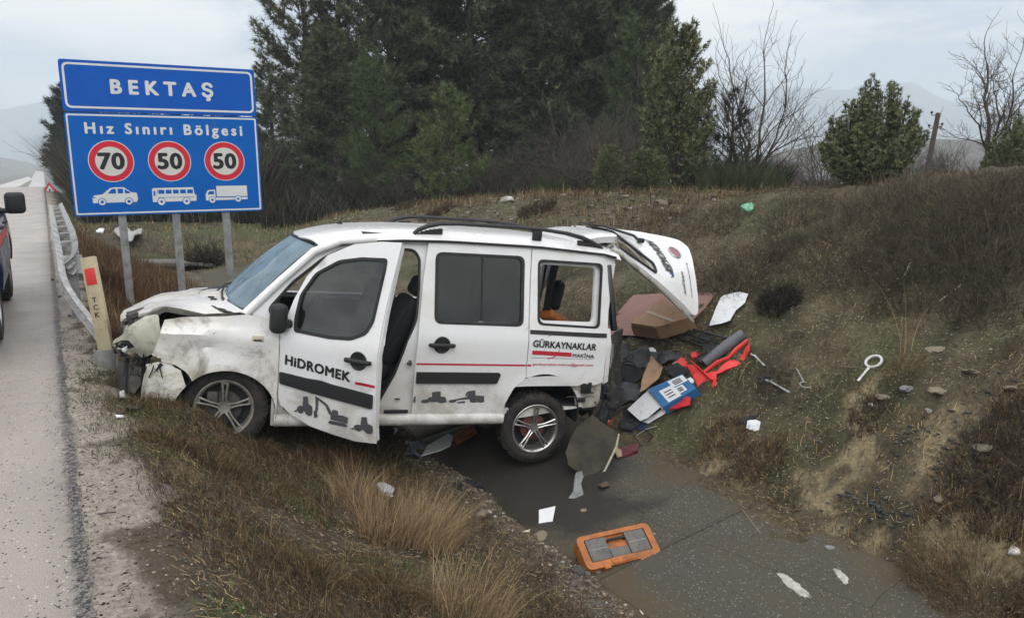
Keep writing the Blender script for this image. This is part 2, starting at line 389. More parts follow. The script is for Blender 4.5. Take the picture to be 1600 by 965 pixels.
# ================================================================== SETTING
def axis(parts):
    out = []
    for a, b, d in parts: out += list(np.arange(a, b - d * .5, d))
    return np.array(out + [parts[-1][1]])
def grow(a, b, d, g=1.25):
    out = [a]
    while out[-1] < b: out.append(out[-1] + d); d *= g
    return out
def build_terrain():
    xs = np.array([-v for v in grow(7, 2900, 1.5, 1.3)][::-1] + list(np.arange(-6.5, -.3, .4)) + list(np.arange(-.3, 5.2, .028)) + list(np.arange(5.2, 9.4, .038)) + list(np.arange(9.4, 14, .12)) + list(np.arange(14, 26, .5)) + grow(26, 2900, 1, 1.3))
    ys = np.array([-v for v in grow(1, 2900, 1, 1.4)][::-1] + list(np.arange(-.5, 1, .25)) + list(np.arange(1, 7.5, .028)) + list(np.arange(7.5, 12, .05)) + list(np.arange(12, 22, .12)) + list(np.arange(22, 46, .4)) + grow(46, 2900, 1, 1.25))
    X, Y = np.meshgrid(xs, ys); Z = ground_h(X, Y)
    Z = Z - .03 * (X < -.02) * (X > -14)
    # keep the ground under the road sheet
    nx, ny = len(xs), len(ys); V = np.stack([X, Y, Z], -1).reshape(-1, 3)
    i = np.arange(nx * ny).reshape(ny, nx); F = np.stack([i[:-1, :-1], i[:-1, 1:], i[1:, 1:], i[1:, :-1]], -1).reshape(-1, 4)
    # soil colours that belong to the ground itself
    def c(*a): return np.array(a)[None, None, :]
    n1 = fbm(X * .9, Y * .9, 4, 31)[..., None]; n2 = fbm(X * 4, Y * 4, 4, 41)[..., None]; n3 = fbm(X * 2.2 + 5, Y * 2.2, 4, 51)[..., None]
    col = c(.118, .100, .060) + 0 * X[..., None]
    col = col * (1 + .9 * n2)
    col = col + (c(.165, .14, .095) - col) * np.clip(n1 * 1.2 + .15 + n2 * .8, 0, .5)
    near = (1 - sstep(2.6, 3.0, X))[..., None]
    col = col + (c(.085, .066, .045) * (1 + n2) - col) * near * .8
    green = (np.clip((n3 - .05) * 5, 0, 1) * .6) * ((X < 2.2) & (Y < 5.2))[..., None]
    col = col + (c(.075, .10, .035) - col) * green
    moss = np.clip(fbm(X * 1.4 + 9, Y * 1.4, 4, 131) * 3 + .1, 0, 1)[..., None] * ((X > 4.6) & (X < 12))[..., None]
    col = col + (c(.098, .105, .050) * (1 + .5 * n2) - col) * moss * .6
    g2 = np.clip(n1 * 2.5 + .35, 0, 1) * sstep(19, 22, Y)[..., None] * ((X > .3) & (X < 9))[..., None]
    col = col + (c(.10, .115, .045) - col) * g2 * .85
    sh = (1 - sstep(.16, .46, X + .5 * (n2[..., 0]) + .05))[..., None]
    col = col + (c(.34, .30, .255) * (1 + .35 * n2) - col) * sh
    ed = (np.exp(-((X - 2.72) / .20) ** 2))[..., None] * (Y < 20)[..., None]
    col = col + (c(.16, .145, .125) * (1 + .8 * n2) - col) * ed * .8
    # pale clay patches low on the bank
    sand = 1.0 * np.exp(-(((X - 4.72) / .22) ** 2 + ((Y - 2.45) / .60) ** 2)) + .75 * np.exp(-(((X - 5.3) / .3) ** 2 + ((Y - 3.1) / .35) ** 2)) + .6 * np.exp(-(((X - 4.62) / .16) ** 2 + ((Y - 3.9) / .6) ** 2))
    sand = np.clip((sand[..., None] + n2 * 2.2 + n3 * .8 - .62) * 2.2, 0, 1) * (sand[..., None] > .08)
    col = col + (c(.36, .29, .17) * (1 + .3 * n3) - col) * sand * .85
    far = sstep(30, 60, np.hypot(X, Y))[..., None]
    col = col + (c(.085, .08, .055) * (1 + .5 * n1) - col) * far
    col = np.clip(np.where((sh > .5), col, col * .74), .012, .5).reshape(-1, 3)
    m = bpy.data.materials.new('soil'); m.use_nodes = True; N = m.node_tree; L = N.links; p = N.nodes['Principled BSDF']
    a = N.nodes.new('ShaderNodeAttribute'); a.attribute_name = 'col'; t = N.nodes.new('ShaderNodeTexCoord')
    n = N.nodes.new('ShaderNodeTexNoise'); n.inputs['Scale'].default_value = 34; n.inputs['Detail'].default_value = 9; n.inputs['Roughness'].default_value = .78; L.new(t.outputs['Object'], n.inputs['Vector'])
    r = N.nodes.new('ShaderNodeMapRange'); r.inputs['From Min'].default_value = .28; r.inputs['From Max'].default_value = .72; r.inputs['To Min'].default_value = .35; r.inputs['To Max'].default_value = 1.65; L.new(n.outputs['Fac'], r.inputs['Value'])
    s = N.nodes.new('ShaderNodeVectorMath'); s.operation = 'SCALE'; L.new(a.outputs['Color'], s.inputs[0]); L.new(r.outputs[0], s.inputs['Scale'])
    v = N.nodes.new('ShaderNodeTexVoronoi'); v.inputs['Scale'].default_value = 55; v.inputs['Randomness'].default_value = 1; L.new(t.outputs['Object'], v.inputs['Vector'])
    q = N.nodes.new('ShaderNodeSeparateColor'); L.new(v.outputs['Color'], q.inputs[0])
    k = N.nodes.new('ShaderNodeMath'); k.operation = 'GREATER_THAN'; k.inputs[1].default_value = .88; L.new(q.outputs[0], k.inputs[0])
    k2 = N.nodes.new('ShaderNodeMath'); k2.operation = 'LESS_THAN'; k2.inputs[1].default_value = .30; L.new(v.outputs['Distance'], k2.inputs[0])
    k3 = N.nodes.new('ShaderNodeMath'); k3.operation = 'MULTIPLY'; L.new(k.outputs[0], k3.inputs[0]); L.new(k2.outputs[0], k3.inputs[1])
    mm = N.nodes.new('ShaderNodeMixRGB'); L.new(k3.outputs[0], mm.inputs[0]); L.new(s.outputs[0], mm.inputs[1]); mm.inputs[2].default_value = (.34, .31, .26, 1)
    L.new(mm.outputs[0], p.inputs['Base Color']); p.inputs['Roughness'].default_value = .9; p.inputs['Specular IOR Level'].default_value = .25
    b = N.nodes.new('ShaderNodeBump'); b.inputs['Strength'].default_value = .9; b.inputs['Distance'].default_value = .02; L.new(n.outputs['Fac'], b.inputs['Height']); L.new(b.outputs[0], p.inputs['Normal'])
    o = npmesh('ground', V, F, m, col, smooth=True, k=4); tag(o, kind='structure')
build_terrain()

def asphalt_mat(name, base, dark_edge=True, speck=.5, rough=.5, thr=.94):
    m = bpy.data.materials.new(name); m.use_nodes = True; N = m.node_tree; L = N.links; p = N.nodes['Principled BSDF']; t = N.nodes.new('ShaderNodeTexCoord')
    def noise(sc, det=6, ro=.6, st=None):
        n = N.nodes.new('ShaderNodeTexNoise'); n.inputs['Scale'].default_value = sc; n.inputs['Detail'].default_value = det; n.inputs['Roughness'].default_value = ro
        if st: q = N.nodes.new('ShaderNodeMapping'); q.inputs['Scale'].default_value = st; L.new(t.outputs['Object'], q.inputs[0]); L.new(q.outputs[0], n.inputs['Vector'])
        else: L.new(t.outputs['Object'], n.inputs['Vector'])
        return n.outputs['Fac']
    def rg(v, a, b, c, d):
        q = N.nodes.new('ShaderNodeMapRange'); q.inputs['From Min'].default_value = a; q.inputs['From Max'].default_value = b; q.inputs['To Min'].default_value = c; q.inputs['To Max'].default_value = d; L.new(v, q.inputs['Value']); return q.outputs[0]
    def ma(op, a, b):
        q = N.nodes.new('ShaderNodeMath'); q.operation = op
        for i, v in enumerate((a, b)):
            if isinstance(v, (int, float)): q.inputs[i].default_value = v
            else: L.new(v, q.inputs[i])
        return q.outputs[0]
    def mix(f, a, b):
        q = N.nodes.new('ShaderNodeMixRGB')
        if isinstance(f, float): q.inputs[0].default_value = f
        else: L.new(f, q.inputs[0])
        for i, v in ((1, a), (2, b)):
            if isinstance(v, tuple): q.inputs[i].default_value = v + (1,)
            else: L.new(v, q.inputs[i])
        return q.outputs[0]
    k = 1.18
    c = mix(rg(noise(1.3, 6, .6, (1, .35, 1)), .35, .7, 0, 1), tuple(b * k for b in base), tuple(b * .82 for b in base))
    fine = noise(170, 3, .75)
    c = mix(rg(fine, .36, .64, 0, 1), mix(.55, c, tuple(b * .35 for b in base)), mix(.35, c, tuple(min(.62, b * 1.6) for b in base)))
    vo = N.nodes.new('ShaderNodeTexVoronoi'); vo.inputs['Scale'].default_value = 75; L.new(t.outputs['Object'], vo.inputs['Vector'])
    sp = N.nodes.new('ShaderNodeSeparateColor'); L.new(vo.outputs['Color'], sp.inputs[0])
    c = mix(ma('MULTIPLY', ma('GREATER_THAN', sp.outputs[0], thr), ma('LESS_THAN', vo.outputs['Distance'], .38)), c, tuple(min(.62, b * 1.3 + .12) for b in base))
    c = mix(ma('MULTIPLY', ma('LESS_THAN', sp.outputs[1], .05), ma('LESS_THAN', vo.outputs['Distance'], .42)), c, (.03, .027, .025))
    if dark_edge:
        s = N.nodes.new('ShaderNodeSeparateXYZ'); L.new(t.outputs['Object'], s.inputs[0])
        x = ma('ADD', s.outputs[0], ma('MULTIPLY', ma('SUBTRACT', noise(14, 8, .8), .5), .16))
        band = ma('MULTIPLY', rg(x, -.075, -.045, 0, 1), rg(x, -.012, .01, 1, 0))
        band = ma('MULTIPLY', band, rg(noise(60, 4, .8), .42, .54, .1, 1))
        c = mix(band, c, (.035, .034, .030))
    L.new(c, p.inputs['Base Color']); L.new(rg(noise(2.0, 4), .3, .7, rough - .12, rough + .18), p.inputs['Roughness'])
    b = N.nodes.new('ShaderNodeBump'); b.inputs['Strength'].default_value = .8; b.inputs['Distance'].default_value = .006; L.new(fine, b.inputs['Height']); L.new(b.outputs[0], p.inputs['Normal'])
    return m
def build_road():
    ys = np.array(list(np.arange(-14, 0, 1.0)) + list(np.arange(0, 12, .04)) + list(np.arange(12, 46, .5)) + grow(46, 900, 2, 1.12))
    xs = np.array([-8.2, -6, -4, -2.5, -1.2, -.5, -.2, 0.0])
    X, Y = np.meshgrid(xs, ys); X = X.copy()
    X[:, -1] += .035 * fbm(ys * 4, ys * 0, 4, 77) - .005
    Z = base_h(np.minimum(X, 0), Y) + .006; Z[:, 0] -= .1
    n = len(xs); V = np.stack([X, Y, Z], -1).reshape(-1, 3)
    E_ = np.stack([X[:, -1], ys, Z[:, -1] - .06], -1); V = np.vstack([V, E_])
    i = np.arange(len(ys) * n).reshape(len(ys), n); F = np.stack([i[:-1, :-1], i[:-1, 1:], i[1:, 1:], i[1:, :-1]], -1).reshape(-1, 4)
    e = np.arange(len(ys)) + len(ys) * n; F = np.vstack([F, np.stack([i[:-1, -1], e[:-1], e[1:], i[1:, -1]], -1)])
    o = npmesh('road', V, F, asphalt_mat('road_asphalt', (.38, .335, .295), True, rough=.42), k=4); tag(o, kind='structure')
build_road()

# painted lane line and the pale far carriageways beyond the dip
bm = bmesh.new()
yy = list(np.arange(6, 120, 3.0))
L0 = [bm.verts.new((-3.45, y, float(base_h(0, y)) + .011)) for y in yy]; L1 = [bm.verts.new((-3.33, y, float(base_h(0, y)) + .011)) for y in yy]
for k in range(len(yy) - 1): bm.faces.new((L0[k], L1[k], L1[k + 1], L0[k + 1]))
tag(finish('lane_marking', bm, mat('road_paint', (.62, .61, .58), .7, noise=.35, nscale=6), smooth=0), kind='structure')
def far_patch(name, pts, m, z, kind='structure'):
    bm = bmesh.new(); vs = []
    for px, py in pts:
        P = atz(px, py, -9.9 + z); vs.append(bm.verts.new(P))
    bm.faces.new(vs); bm.normal_update()
    if bm.faces[:][0].normal.z < 0: bmesh.ops.reverse_faces(bm, faces=bm.faces[:])
    return tag(finish(name, bm, m, smooth=0), kind=kind)
pale = mat('pale_concrete_road', (.50, .47, .43), .6, noise=.2, nscale=.02)
far_patch('far_road', [(-60, 320), (-60, 300), (-10, 292), (44, 276), (52, 281), (66, 288), (84, 296), (84, 300), (60, 312)], pale, .5)
far_patch('median_grass', [(-60, 305), (10, 299.5), (32, 290), (48, 281), (50, 283), (44, 292), (46, 298), (58, 300.5), (30, 303)], mat('dull_grass', (.13, .14, .07), .9, noise=.4, nscale=.05), .62)

# concrete lining of the ditch, cast in bays
conc = asphalt_mat('ditch_concrete', (.090, .085, .070), False, rough=.85, thr=.84)
conc.node_tree.nodes['Principled BSDF'].inputs['Specular IOR Level'].default_value = .15
def slab_mat():
    m = conc.copy(); m.name = 'ditch_concrete_stained'; N = m.node_tree; L = N.links; p = N.nodes['Principled BSDF']; src = p.inputs['Base Color'].links[0].from_socket
    t = N.nodes.new('ShaderNodeTexCoord'); n = N.nodes.new('ShaderNodeTexNoise'); n.inputs['Scale'].default_value = 2.2; n.inputs['Detail'].default_value = 8; n.inputs['Roughness'].default_value = .7; L.new(t.outputs['Object'], n.inputs['Vector'])
    r = N.nodes.new('ShaderNodeMapRange'); r.inputs['From Min'].default_value = .40; r.inputs['From Max'].default_value = .66; r.inputs['To Max'].default_value = .5; L.new(n.outputs['Fac'], r.inputs['Value'])
    q = N.nodes.new('ShaderNodeMixRGB'); L.new(r.outputs[0], q.inputs[0]); L.new(src, q.inputs[1]); q.inputs[2].default_value = (.105, .082, .052, 1)
    sx_ = N.nodes.new('ShaderNodeSeparateXYZ'); L.new(t.outputs['Object'], sx_.inputs[0]); nn_ = N.nodes.new('ShaderNodeTexNoise'); nn_.inputs['Scale'].default_value = 3.5; nn_.inputs['Detail'].default_value = 10; nn_.inputs['Roughness'].default_value = .75; L.new(t.outputs['Object'], nn_.inputs['Vector'])
    av = N.nodes.new('ShaderNodeMath'); av.operation = 'SUBTRACT'; L.new(sx_.outputs[0], av.inputs[0]); av.inputs[1].default_value = 3.66
    ab = N.nodes.new('ShaderNodeMath'); ab.operation = 'ABSOLUTE'; L.new(av.outputs[0], ab.inputs[0])
    ma_ = N.nodes.new('ShaderNodeMath'); ma_.operation = 'MULTIPLY_ADD'; L.new(nn_.outputs['Fac'], ma_.inputs[0]); ma_.inputs[1].default_value = 1.5; L.new(ab.outputs[0], ma_.inputs[2])
    rr_ = N.nodes.new('ShaderNodeMapRange'); L.new(ma_.outputs[0], rr_.inputs['Value']); rr_.inputs['From Min'].default_value = 1.28; rr_.inputs['From Max'].default_value = 1.52; rr_.inputs['To Max'].default_value = .75
    q1 = N.nodes.new('ShaderNodeMixRGB'); L.new(rr_.outputs[0], q1.inputs[0]); L.new(q.outputs[0], q1.inputs[1]); q1.inputs[2].default_value = (.10, .078, .05, 1); q = q1
    # darker, smoother patch with a ragged rim, centred by the rear wheel
    mp_ = N.nodes.new('ShaderNodeMapping'); mp_.inputs['Location'].default_value = (-3.3, -5.2, 0); L.new(t.outputs['Object'], mp_.inputs[0])
    mp_.vector_type = 'POINT'
    sc = N.nodes.new('ShaderNodeVectorMath'); sc.operation = 'MULTIPLY'; sc.inputs[1].default_value = (.95, .62, 0); L.new(mp_.outputs[0], sc.inputs[0])
    ln = N.nodes.new('ShaderNodeVectorMath'); ln.operation = 'LENGTH'; L.new(sc.outputs[0], ln.inputs[0])
    ad = N.nodes.new('ShaderNodeMath'); ad.operation = 'ADD'; L.new(ln.outputs['Value'], ad.inputs[0])
    n2 = N.nodes.new('ShaderNodeTexNoise'); n2.inputs['Scale'].default_value = 3; n2.inputs['Detail'].default_value = 6; L.new(t.outputs['Object'], n2.inputs['Vector'])
    m2 = N.nodes.new('ShaderNodeMath'); m2.operation = 'MULTIPLY_ADD'; m2.inputs[1].default_value = 1.0; m2.inputs[2].default_value = -.5; L.new(n2.outputs['Fac'], m2.inputs[0]); L.new(m2.outputs[0], ad.inputs[1])
    r2 = N.nodes.new('ShaderNodeMapRange'); r2.inputs['From Min'].default_value = .55; r2.inputs['From Max'].default_value = .85; r2.inputs['To Min'].default_value = .8; r2.inputs['To Max'].default_value = 0; L.new(ad.outputs[0], r2.inputs['Value'])
    q2 = N.nodes.new('ShaderNodeMixRGB'); L.new(r2.outputs[0], q2.inputs[0]); L.new(q.outputs[0], q2.inputs[1]); q2.inputs[2].default_value = (.028, .026, .024, 1)
    vc = N.nodes.new('ShaderNodeTexVoronoi'); vc.feature = 'DISTANCE_TO_EDGE'; vc.inputs['Scale'].default_value = .8; dm = N.nodes.new('ShaderNodeMixRGB'); dm.inputs[0].default_value = .12; L.new(t.outputs['Object'], dm.inputs[1]); L.new(n2.outputs['Color'], dm.inputs[2]); L.new(dm.outputs[0], vc.inputs['Vector'])
    lt = N.nodes.new('ShaderNodeMath'); lt.operation = 'LESS_THAN'; lt.inputs[1].default_value = .0012; L.new(vc.outputs['Distance'], lt.inputs[0]); q3_ = N.nodes.new('ShaderNodeMixRGB'); L.new(lt.outputs[0], q3_.inputs[0]); L.new(q2.outputs[0], q3_.inputs[1]); q3_.inputs[2].default_value = (.022, .018, .013, 1)
    L.new(q3_.outputs[0], p.inputs['Base Color'])
    r3 = N.nodes.new('ShaderNodeMapRange'); r3.inputs['To Min'].default_value = .9; r3.inputs['To Max'].default_value = .45; L.new(r2.outputs[0], r3.inputs['Value']); L.new(r3.outputs[0], p.inputs['Roughness'])
    return m
slabm = slab_mat()
ditch = empty('ditch_lining', (0, 0, 0)); tag(ditch, kind='structure')
joints = [.6, 3.62, 6.6, 9.6, 12.6, 15.6, SLABY]
for a, b in zip(joints, joints[1:]):
    ys = np.arange(a + .006, b - .006, .12); ys = np.append(ys, b - .006); xs = np.linspace(SLAB0 - .12, SLAB1 + .05, 16)
    X, Y = np.meshgrid(xs, ys); Z = base_h(X, Y) + .002 + .006 * vnoise(X * 2, Y * 2, 3)
    Z[:, 0] -= .12; Z[:, -1] -= .12; Z[0] -= .0; n = len(xs)
    i = np.arange(X.size).reshape(len(ys), n); F = np.stack([i[:-1, :-1], i[:-1, 1:], i[1:, 1:], i[1:, :-1]], -1).reshape(-1, 4)
    V = np.stack([X, Y, Z], -1).reshape(-1, 3)
    nv = len(V); V = np.vstack([V, V[:n] - [0, 0, .08], V[-n:] - [0, 0, .08]])
    F = np.vstack([F, np.stack([i[0, :-1], np.arange(n - 1) + nv, np.arange(1, n) + nv, i[0, 1:]], -1), np.stack([i[-1, 1:], np.arange(1, n) + nv + n, np.arange(n - 1) + nv + n, i[-1, :-1]], -1)])
    npmesh('concrete_slab', V, F, slabm, k=4, parent=ditch, smooth=True)
# dried pale plaster spilt on the lining
def blotch(name, px, label):
    bm = bmesh.new(); P = [ghit(*p) for p in px]; c = sum(P, Vector()) / len(P); vs = []
    m = 44; ring = []
    for k in range(m):
        t = k / m * len(P); i = int(t); a = P[i % len(P)].lerp(P[(i + 1) % len(P)], t - i); a = c + (a - c) * (1 + random.uniform(-.22, .16))
        a.z = float(base_h(a.x, a.y)) + .007; ring.append(bm.verts.new(a))
    inner = [bm.verts.new((c.x + (v.co.x - c.x) * .8, c.y + (v.co.y - c.y) * .8, float(base_h(v.co.x, v.co.y)) + .012)) for v in ring]
    for k in range(m): bm.faces.new((ring[k], ring[(k + 1) % m], inner[(k + 1) % m], inner[k]))
    bm.faces.new(inner)
    return tag(finish(name, bm, mat('dried_plaster', (.56, .54, .48), .9, noise=.45, nscale=22, bump=.6, bscale=50, dirt=((.2, .17, .13), .35, 12))), label, 'plaster spill')
blotch('plaster_spill', [(1212, 897), (1226, 900), (1248, 918), (1266, 936), (1262, 942), (1246, 934), (1226, 918)], 'larger white smear of dried plaster on the ditch concrete')
blotch('plaster_spill', [(1300, 893), (1312, 896), (1326, 908), (1322, 918), (1308, 908)], 'smaller faint pale plaster smear beside the clay patch')

# ------------------------------------------------------------------ far hills and mountains
def ridge(name, y0, z0, pts, depth, m, seed, rough_=1.0, nx=160):
    """a real ridge: heightfield with crest following (azimuth px, py) at forward distance y0, falling away both sides"""
    pxs = [p[0] for p in pts]; pys = [p[1] for p in pts]
    px = np.linspace(pxs[0], pxs[-1], nx); py = np.interp(px, pxs, pys)
    rows = np.linspace(-1, 1, 25); V = []
    for j, r in enumerate(rows):
        for a, b in zip(px, py):
            d = y0 + r * depth; P = CC + ray(a, b) * y0; Q = CC + ray(a, b) * d
            hgt = (P[2] - z0) * max(0, 1 - abs(r) ** 1.3)
            nz = fbm(np.array([Q[0] / depth * 3]), np.array([Q[1] / depth * 3]), 5, seed)[0] * hgt * .35 * rough_ * (abs(r) > .05)
            V.append((Q[0], Q[1], z0 + hgt + nz - 2 * (abs(r) > .97)))
    i = np.arange(len(V)).reshape(len(rows), nx); F = np.stack([i[:-1, :-1], i[:-1, 1:], i[1:, 1:], i[1:, :-1]], -1).reshape(-1, 4)
    o = npmesh(name, V, F, m, k=4, smooth=True); tag(o, kind='structure'); return o
hillm = mat('hillside_scrub', (.10, .085, .06), .95, noise=.6, nscale=.05); mtm = mat('hazed_forest', (.09, .10, .10), .95, noise=.5, nscale=.004)  # mountain base lightened: part of the haze is put into its colour
ridge('near_hills', 330, -16, [(1100, 262), (1180, 246), (1240, 239), (1300, 232), (1380, 224), (1440, 216), (1500, 219), (1600, 226), (1760, 236)], 110, hillm, 3)
ridge('far_hills', 900, -20, [(-500, 262), (-200, 250), (-60, 244), (0, 248), (30, 252), (70, 262), (150, 270), (300, 268), (900, 262), (1150, 240), (1300, 228), (1700, 232), (2000, 240)], 300, hillm, 8)
ridge('mountain_range', 2050, -20, [(-1200, 190), (-600, 150), (-200, 165), (-60, 185), (20, 168), (110, 150), (260, 190), (500, 215), (800, 205), (1000, 178), (1120, 150), (1220, 136), (1330, 142), (1420, 146), (1500, 160), (1600, 178), (1800, 200), (2300, 190)], 500, mtm, 12, nx=260)

# ================================================================== THE WRECKED VAN
VM = Matrix(((-9.75818609e-01, -1.88951575e-01, 1.09887871e-01, 2.3971047), (1.90101590e-01, -9.81764425e-01, -1.15106746e-05, 6.3644015),
             (1.07886177e-01, 2.08786267e-02, 9.93943990e-01, -0.4445507), (0, 0, 0, 1)))
VAN = empty('van', mw=VM, label='crashed white work van with crumpled nose and torn-off rear, hanging across the ditch', cat='van')
WHITE = paint_mat('van_paint', (.80, .80, .80), .40, -.08, .45, 0, .5)
WHITEF = paint_mat('van_paint_muddy', (.79, .785, .76), .75, -.1, .75, 1, .7)
PRIMER = mat('inner_paint', (.55, .53, .46), .6, noise=.35, nscale=9, dirt=((.10, .075, .05), .55, 7))
BLACK = mat('black_plastic', (.018, .018, .019), .55, noise=.3, nscale=30, bump=.25, bscale=300)
RUB = mat('rubber_seal', (.012, .012, .012), .6)
DARK = mat('dark_interior', (.02, .02, .021), .8, noise=.4, nscale=12)
SEATM = mat('seat_cloth', (.022, .024, .028), .85, noise=.35, nscale=40, bump=.3, bscale=200)
TRIM = mat('grey_trim', (.07, .07, .072), .7, noise=.3, nscale=8)
STEEL = mat('dirty_steel', (.12, .11, .10), .6, metal=.4, noise=.5, nscale=10)
REDM = mat('red_vinyl', (.52, .025, .045), .4)
LETB = mat('black_vinyl', (.015, .015, .016), .4)
GREYV = mat('grey_vinyl', (.075, .075, .08), .5)
GL_DARK = glass_mat('tinted_glass', (.10, .105, .11), .02, .04)
GL_DOOR = glass_mat('door_glass', (.42, .45, .45), .02, .10)
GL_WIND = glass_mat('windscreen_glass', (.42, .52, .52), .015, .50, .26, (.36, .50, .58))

def Wd(x, z):
    w = .857 - (.24 * (z - .62) if z > .62 else 0) - (.05 * (.05 - z) if z < .05 else 0)
    if x > 1.5: w *= max(1 - min((x - 1.5) / .66, 1) ** 2.6, 1e-4) ** .4
    if x < -1.75: w -= .75 * (-1.75 - x) ** 2
    return w
def flare(x, z):
    v = 0
    for cx in (1.283, -1.32):
        r = math.hypot(x - cx, z + .02); v += .014 * math.exp(-((r - .385) / .035) ** 2) * (z > -.15)
    return v
def side(off=0.0, s=1, dent=0):
    def f(x, z):
        y = Wd(x, z) + off + flare(x, z) + .006 * math.exp(-((z - .62) / .03) ** 2)
        if dent:
            y += dent * (.040 * float(fbm(np.array([x * 3.4]), np.array([z * 4.2]), 3, 5)[0]) + .016 * max(0, 1 - abs(z - .575 - .06 * (x - 1.3)) / .045) * (x > 1.0) - .020 * max(0, 1 - abs(z - .50 + .25 * (x - 1.5)) / .03) * (x > 1.35) - .012 * math.exp(-(((x - 1.45) / .18) ** 2 + ((z - .55) / .05) ** 2)))
        return (x, s * y, z)
    return f
OUTL = (0, 1, 0); OUTR = (0, -1, 0)
farch = lambda a0=0, a1=180, r=.368: arc(1.283, -.02, r, a0, a1)
rarch = lambda a0=0, a1=180, r=.365: arc(-1.32, -.03, r, a0, a1)

# ---- inner body shell of each side (white frame seen round the doors)
def frame_outline():
    o = [(.95, -.10), (.95, .30), (.93, .70), (1.15, .775), (.90, 1.06), (.66, 1.29), (.46, 1.37), (.0, 1.405), (-1.0, 1.42), (-1.98, 1.41), (-1.96, 1.1), (-1.87, .70), (-1.87, .05), (-1.69, .03)]
    return o + arc(-1.32, -.03, .37, 8, 172)+ [(-.94, -.10)]
dooro = rnd([(.86, .03), (.88, .70), (1.01, .80), (.83, 1.02), (.60, 1.22), (.44, 1.30), (.0, 1.325), (-.12, 1.325), (-.168, 1.26), (-.166, 1.04), (-.15, .78), (.009, .32), (.15, .03)], .05)
slw = rnd([(-.285, 1.335), (-1.10, 1.345), (-1.092, .74), (-.285, .74)], .06)
qw = rnd([(-1.20, 1.335), (-1.865, 1.335), (-1.83, .74), (-1.20, .755)], .05)
sheet('body_side', frame_outline(), [dooro, rnd([(-.33, 1.29), (-1.06, 1.30), (-1.05, .78), (-.33, .78)], .05), rnd([(-1.25, 1.28), (-1.80, 1.28), (-1.77, .80), (-1.25, .80)], .05)], side(-.045), WHITE, VAN, .03, out=OUTL)
sheet('body_side', frame_outline(), [rnd([(.90, .74), (1.0, .82), (.60, 1.22), (.44, 1.30), (-.12, 1.31), (-.13, .76)], .05), slw, qw], side(-.02, -1), WHITE, VAN, .03, out=OUTR)
sheet('trim_panel', [(.93, .0), (.93, .70), (-.90, .70), (-.90, 0)], [], side(-.09, -1), DARK, VAN, .02, out=OUTR)
for s in (1, -1):
    bm = bmesh.new(); tube(bm, [(.93, s * .835, -.05), (0, s * .845, -.055), (-.96, s * .845, -.055)], .05, 10, flat=.8); finish('sill', bm, WHITE, VAN)
# door seal round the driver's opening and the ledge under it
bm = bmesh.new(); P = [(a, side(-.035)(a, b)[1], b) for a, b in dooro]; tube(bm, P + [P[0]], .012, 6, cap=False); finish('door_seal', bm, RUB, VAN)
bm = bmesh.new(); bx(bm, (-.02, .862, .018), (.2, .012, .03), bev=.004); finish('sill_plate', bm, BLACK, VAN)
bm = bmesh.new(); bx(bm, (-.115, .835, .42), (.02, .05, .035), bev=.006); bx(bm, (-.10, .86, .42), (.035, .02, .02), bev=.004); bx(bm, (-.03, .835, .115), (.04, .012, .012)); finish('door_striker', bm, STEEL, VAN)['kind'] = 'stuff'

# ---- sliding door
slid = [(-.235, 1.405), (-1.0, 1.43), (-1.152, 1.425), (-1.139, 1.127), (-1.13, .804), (-1.13, .33)] + [(-1.13, .30), (-1.03, .215), (-.965, .08), (-.952, -.012), (-.155, -.012), (-.153, .353), (-.160, .6), (-.172, .80), (-.195, 1.1)]
sd = sheet('sliding_door', slid, [rnd([(-.30, 1.32), (-1.083, 1.335), (-1.075, .755), (-.30, .757)], .06)], side(0), WHITE, VAN, .012, out=OUTL)
def ring_seal(name, poly, off, parent, wd=.028, s=1, m=RUB):
    cx = sum(p[0] for p in poly) / len(poly); cz = sum(p[1] for p in poly) / len(poly)
    inn = [(p[0] + (cx - p[0]) * wd / max(.02, math.hypot(p[0] - cx, p[1] - cz)) , p[1] + (cz - p[1]) * wd / max(.02, math.hypot(p[0] - cx, p[1] - cz))) for p in poly]
    return sheet(name, poly, [inn], side(off, s), m, parent, .012, out=(0, s, 0))
ring_seal('window_seal', rnd([(-.293, 1.328), (-1.09, 1.342), (-1.082, .747), (-.292, .748)], .065), .004, sd, .034)
sheet('window', rnd([(-.315, 1.305), (-.70, 1.312), (-.70, .775), (-.315, .775)], .04), [], side(-.004), GL_DARK, sd, .004, out=OUTL)
sheet('window', rnd([(-.71, 1.312), (-1.07, 1.318), (-1.06, .775), (-.71, .775)], .04), [], side(-.010), GL_DARK, sd, .004, out=OUTL)
bm = bmesh.new(); bx(bm, (-.705, side(-.002)(-.7, 1.05)[1], 1.045), (.016, .012, .53), rot=(.235, 0, 0)); finish('window_bar', bm, RUB, sd)
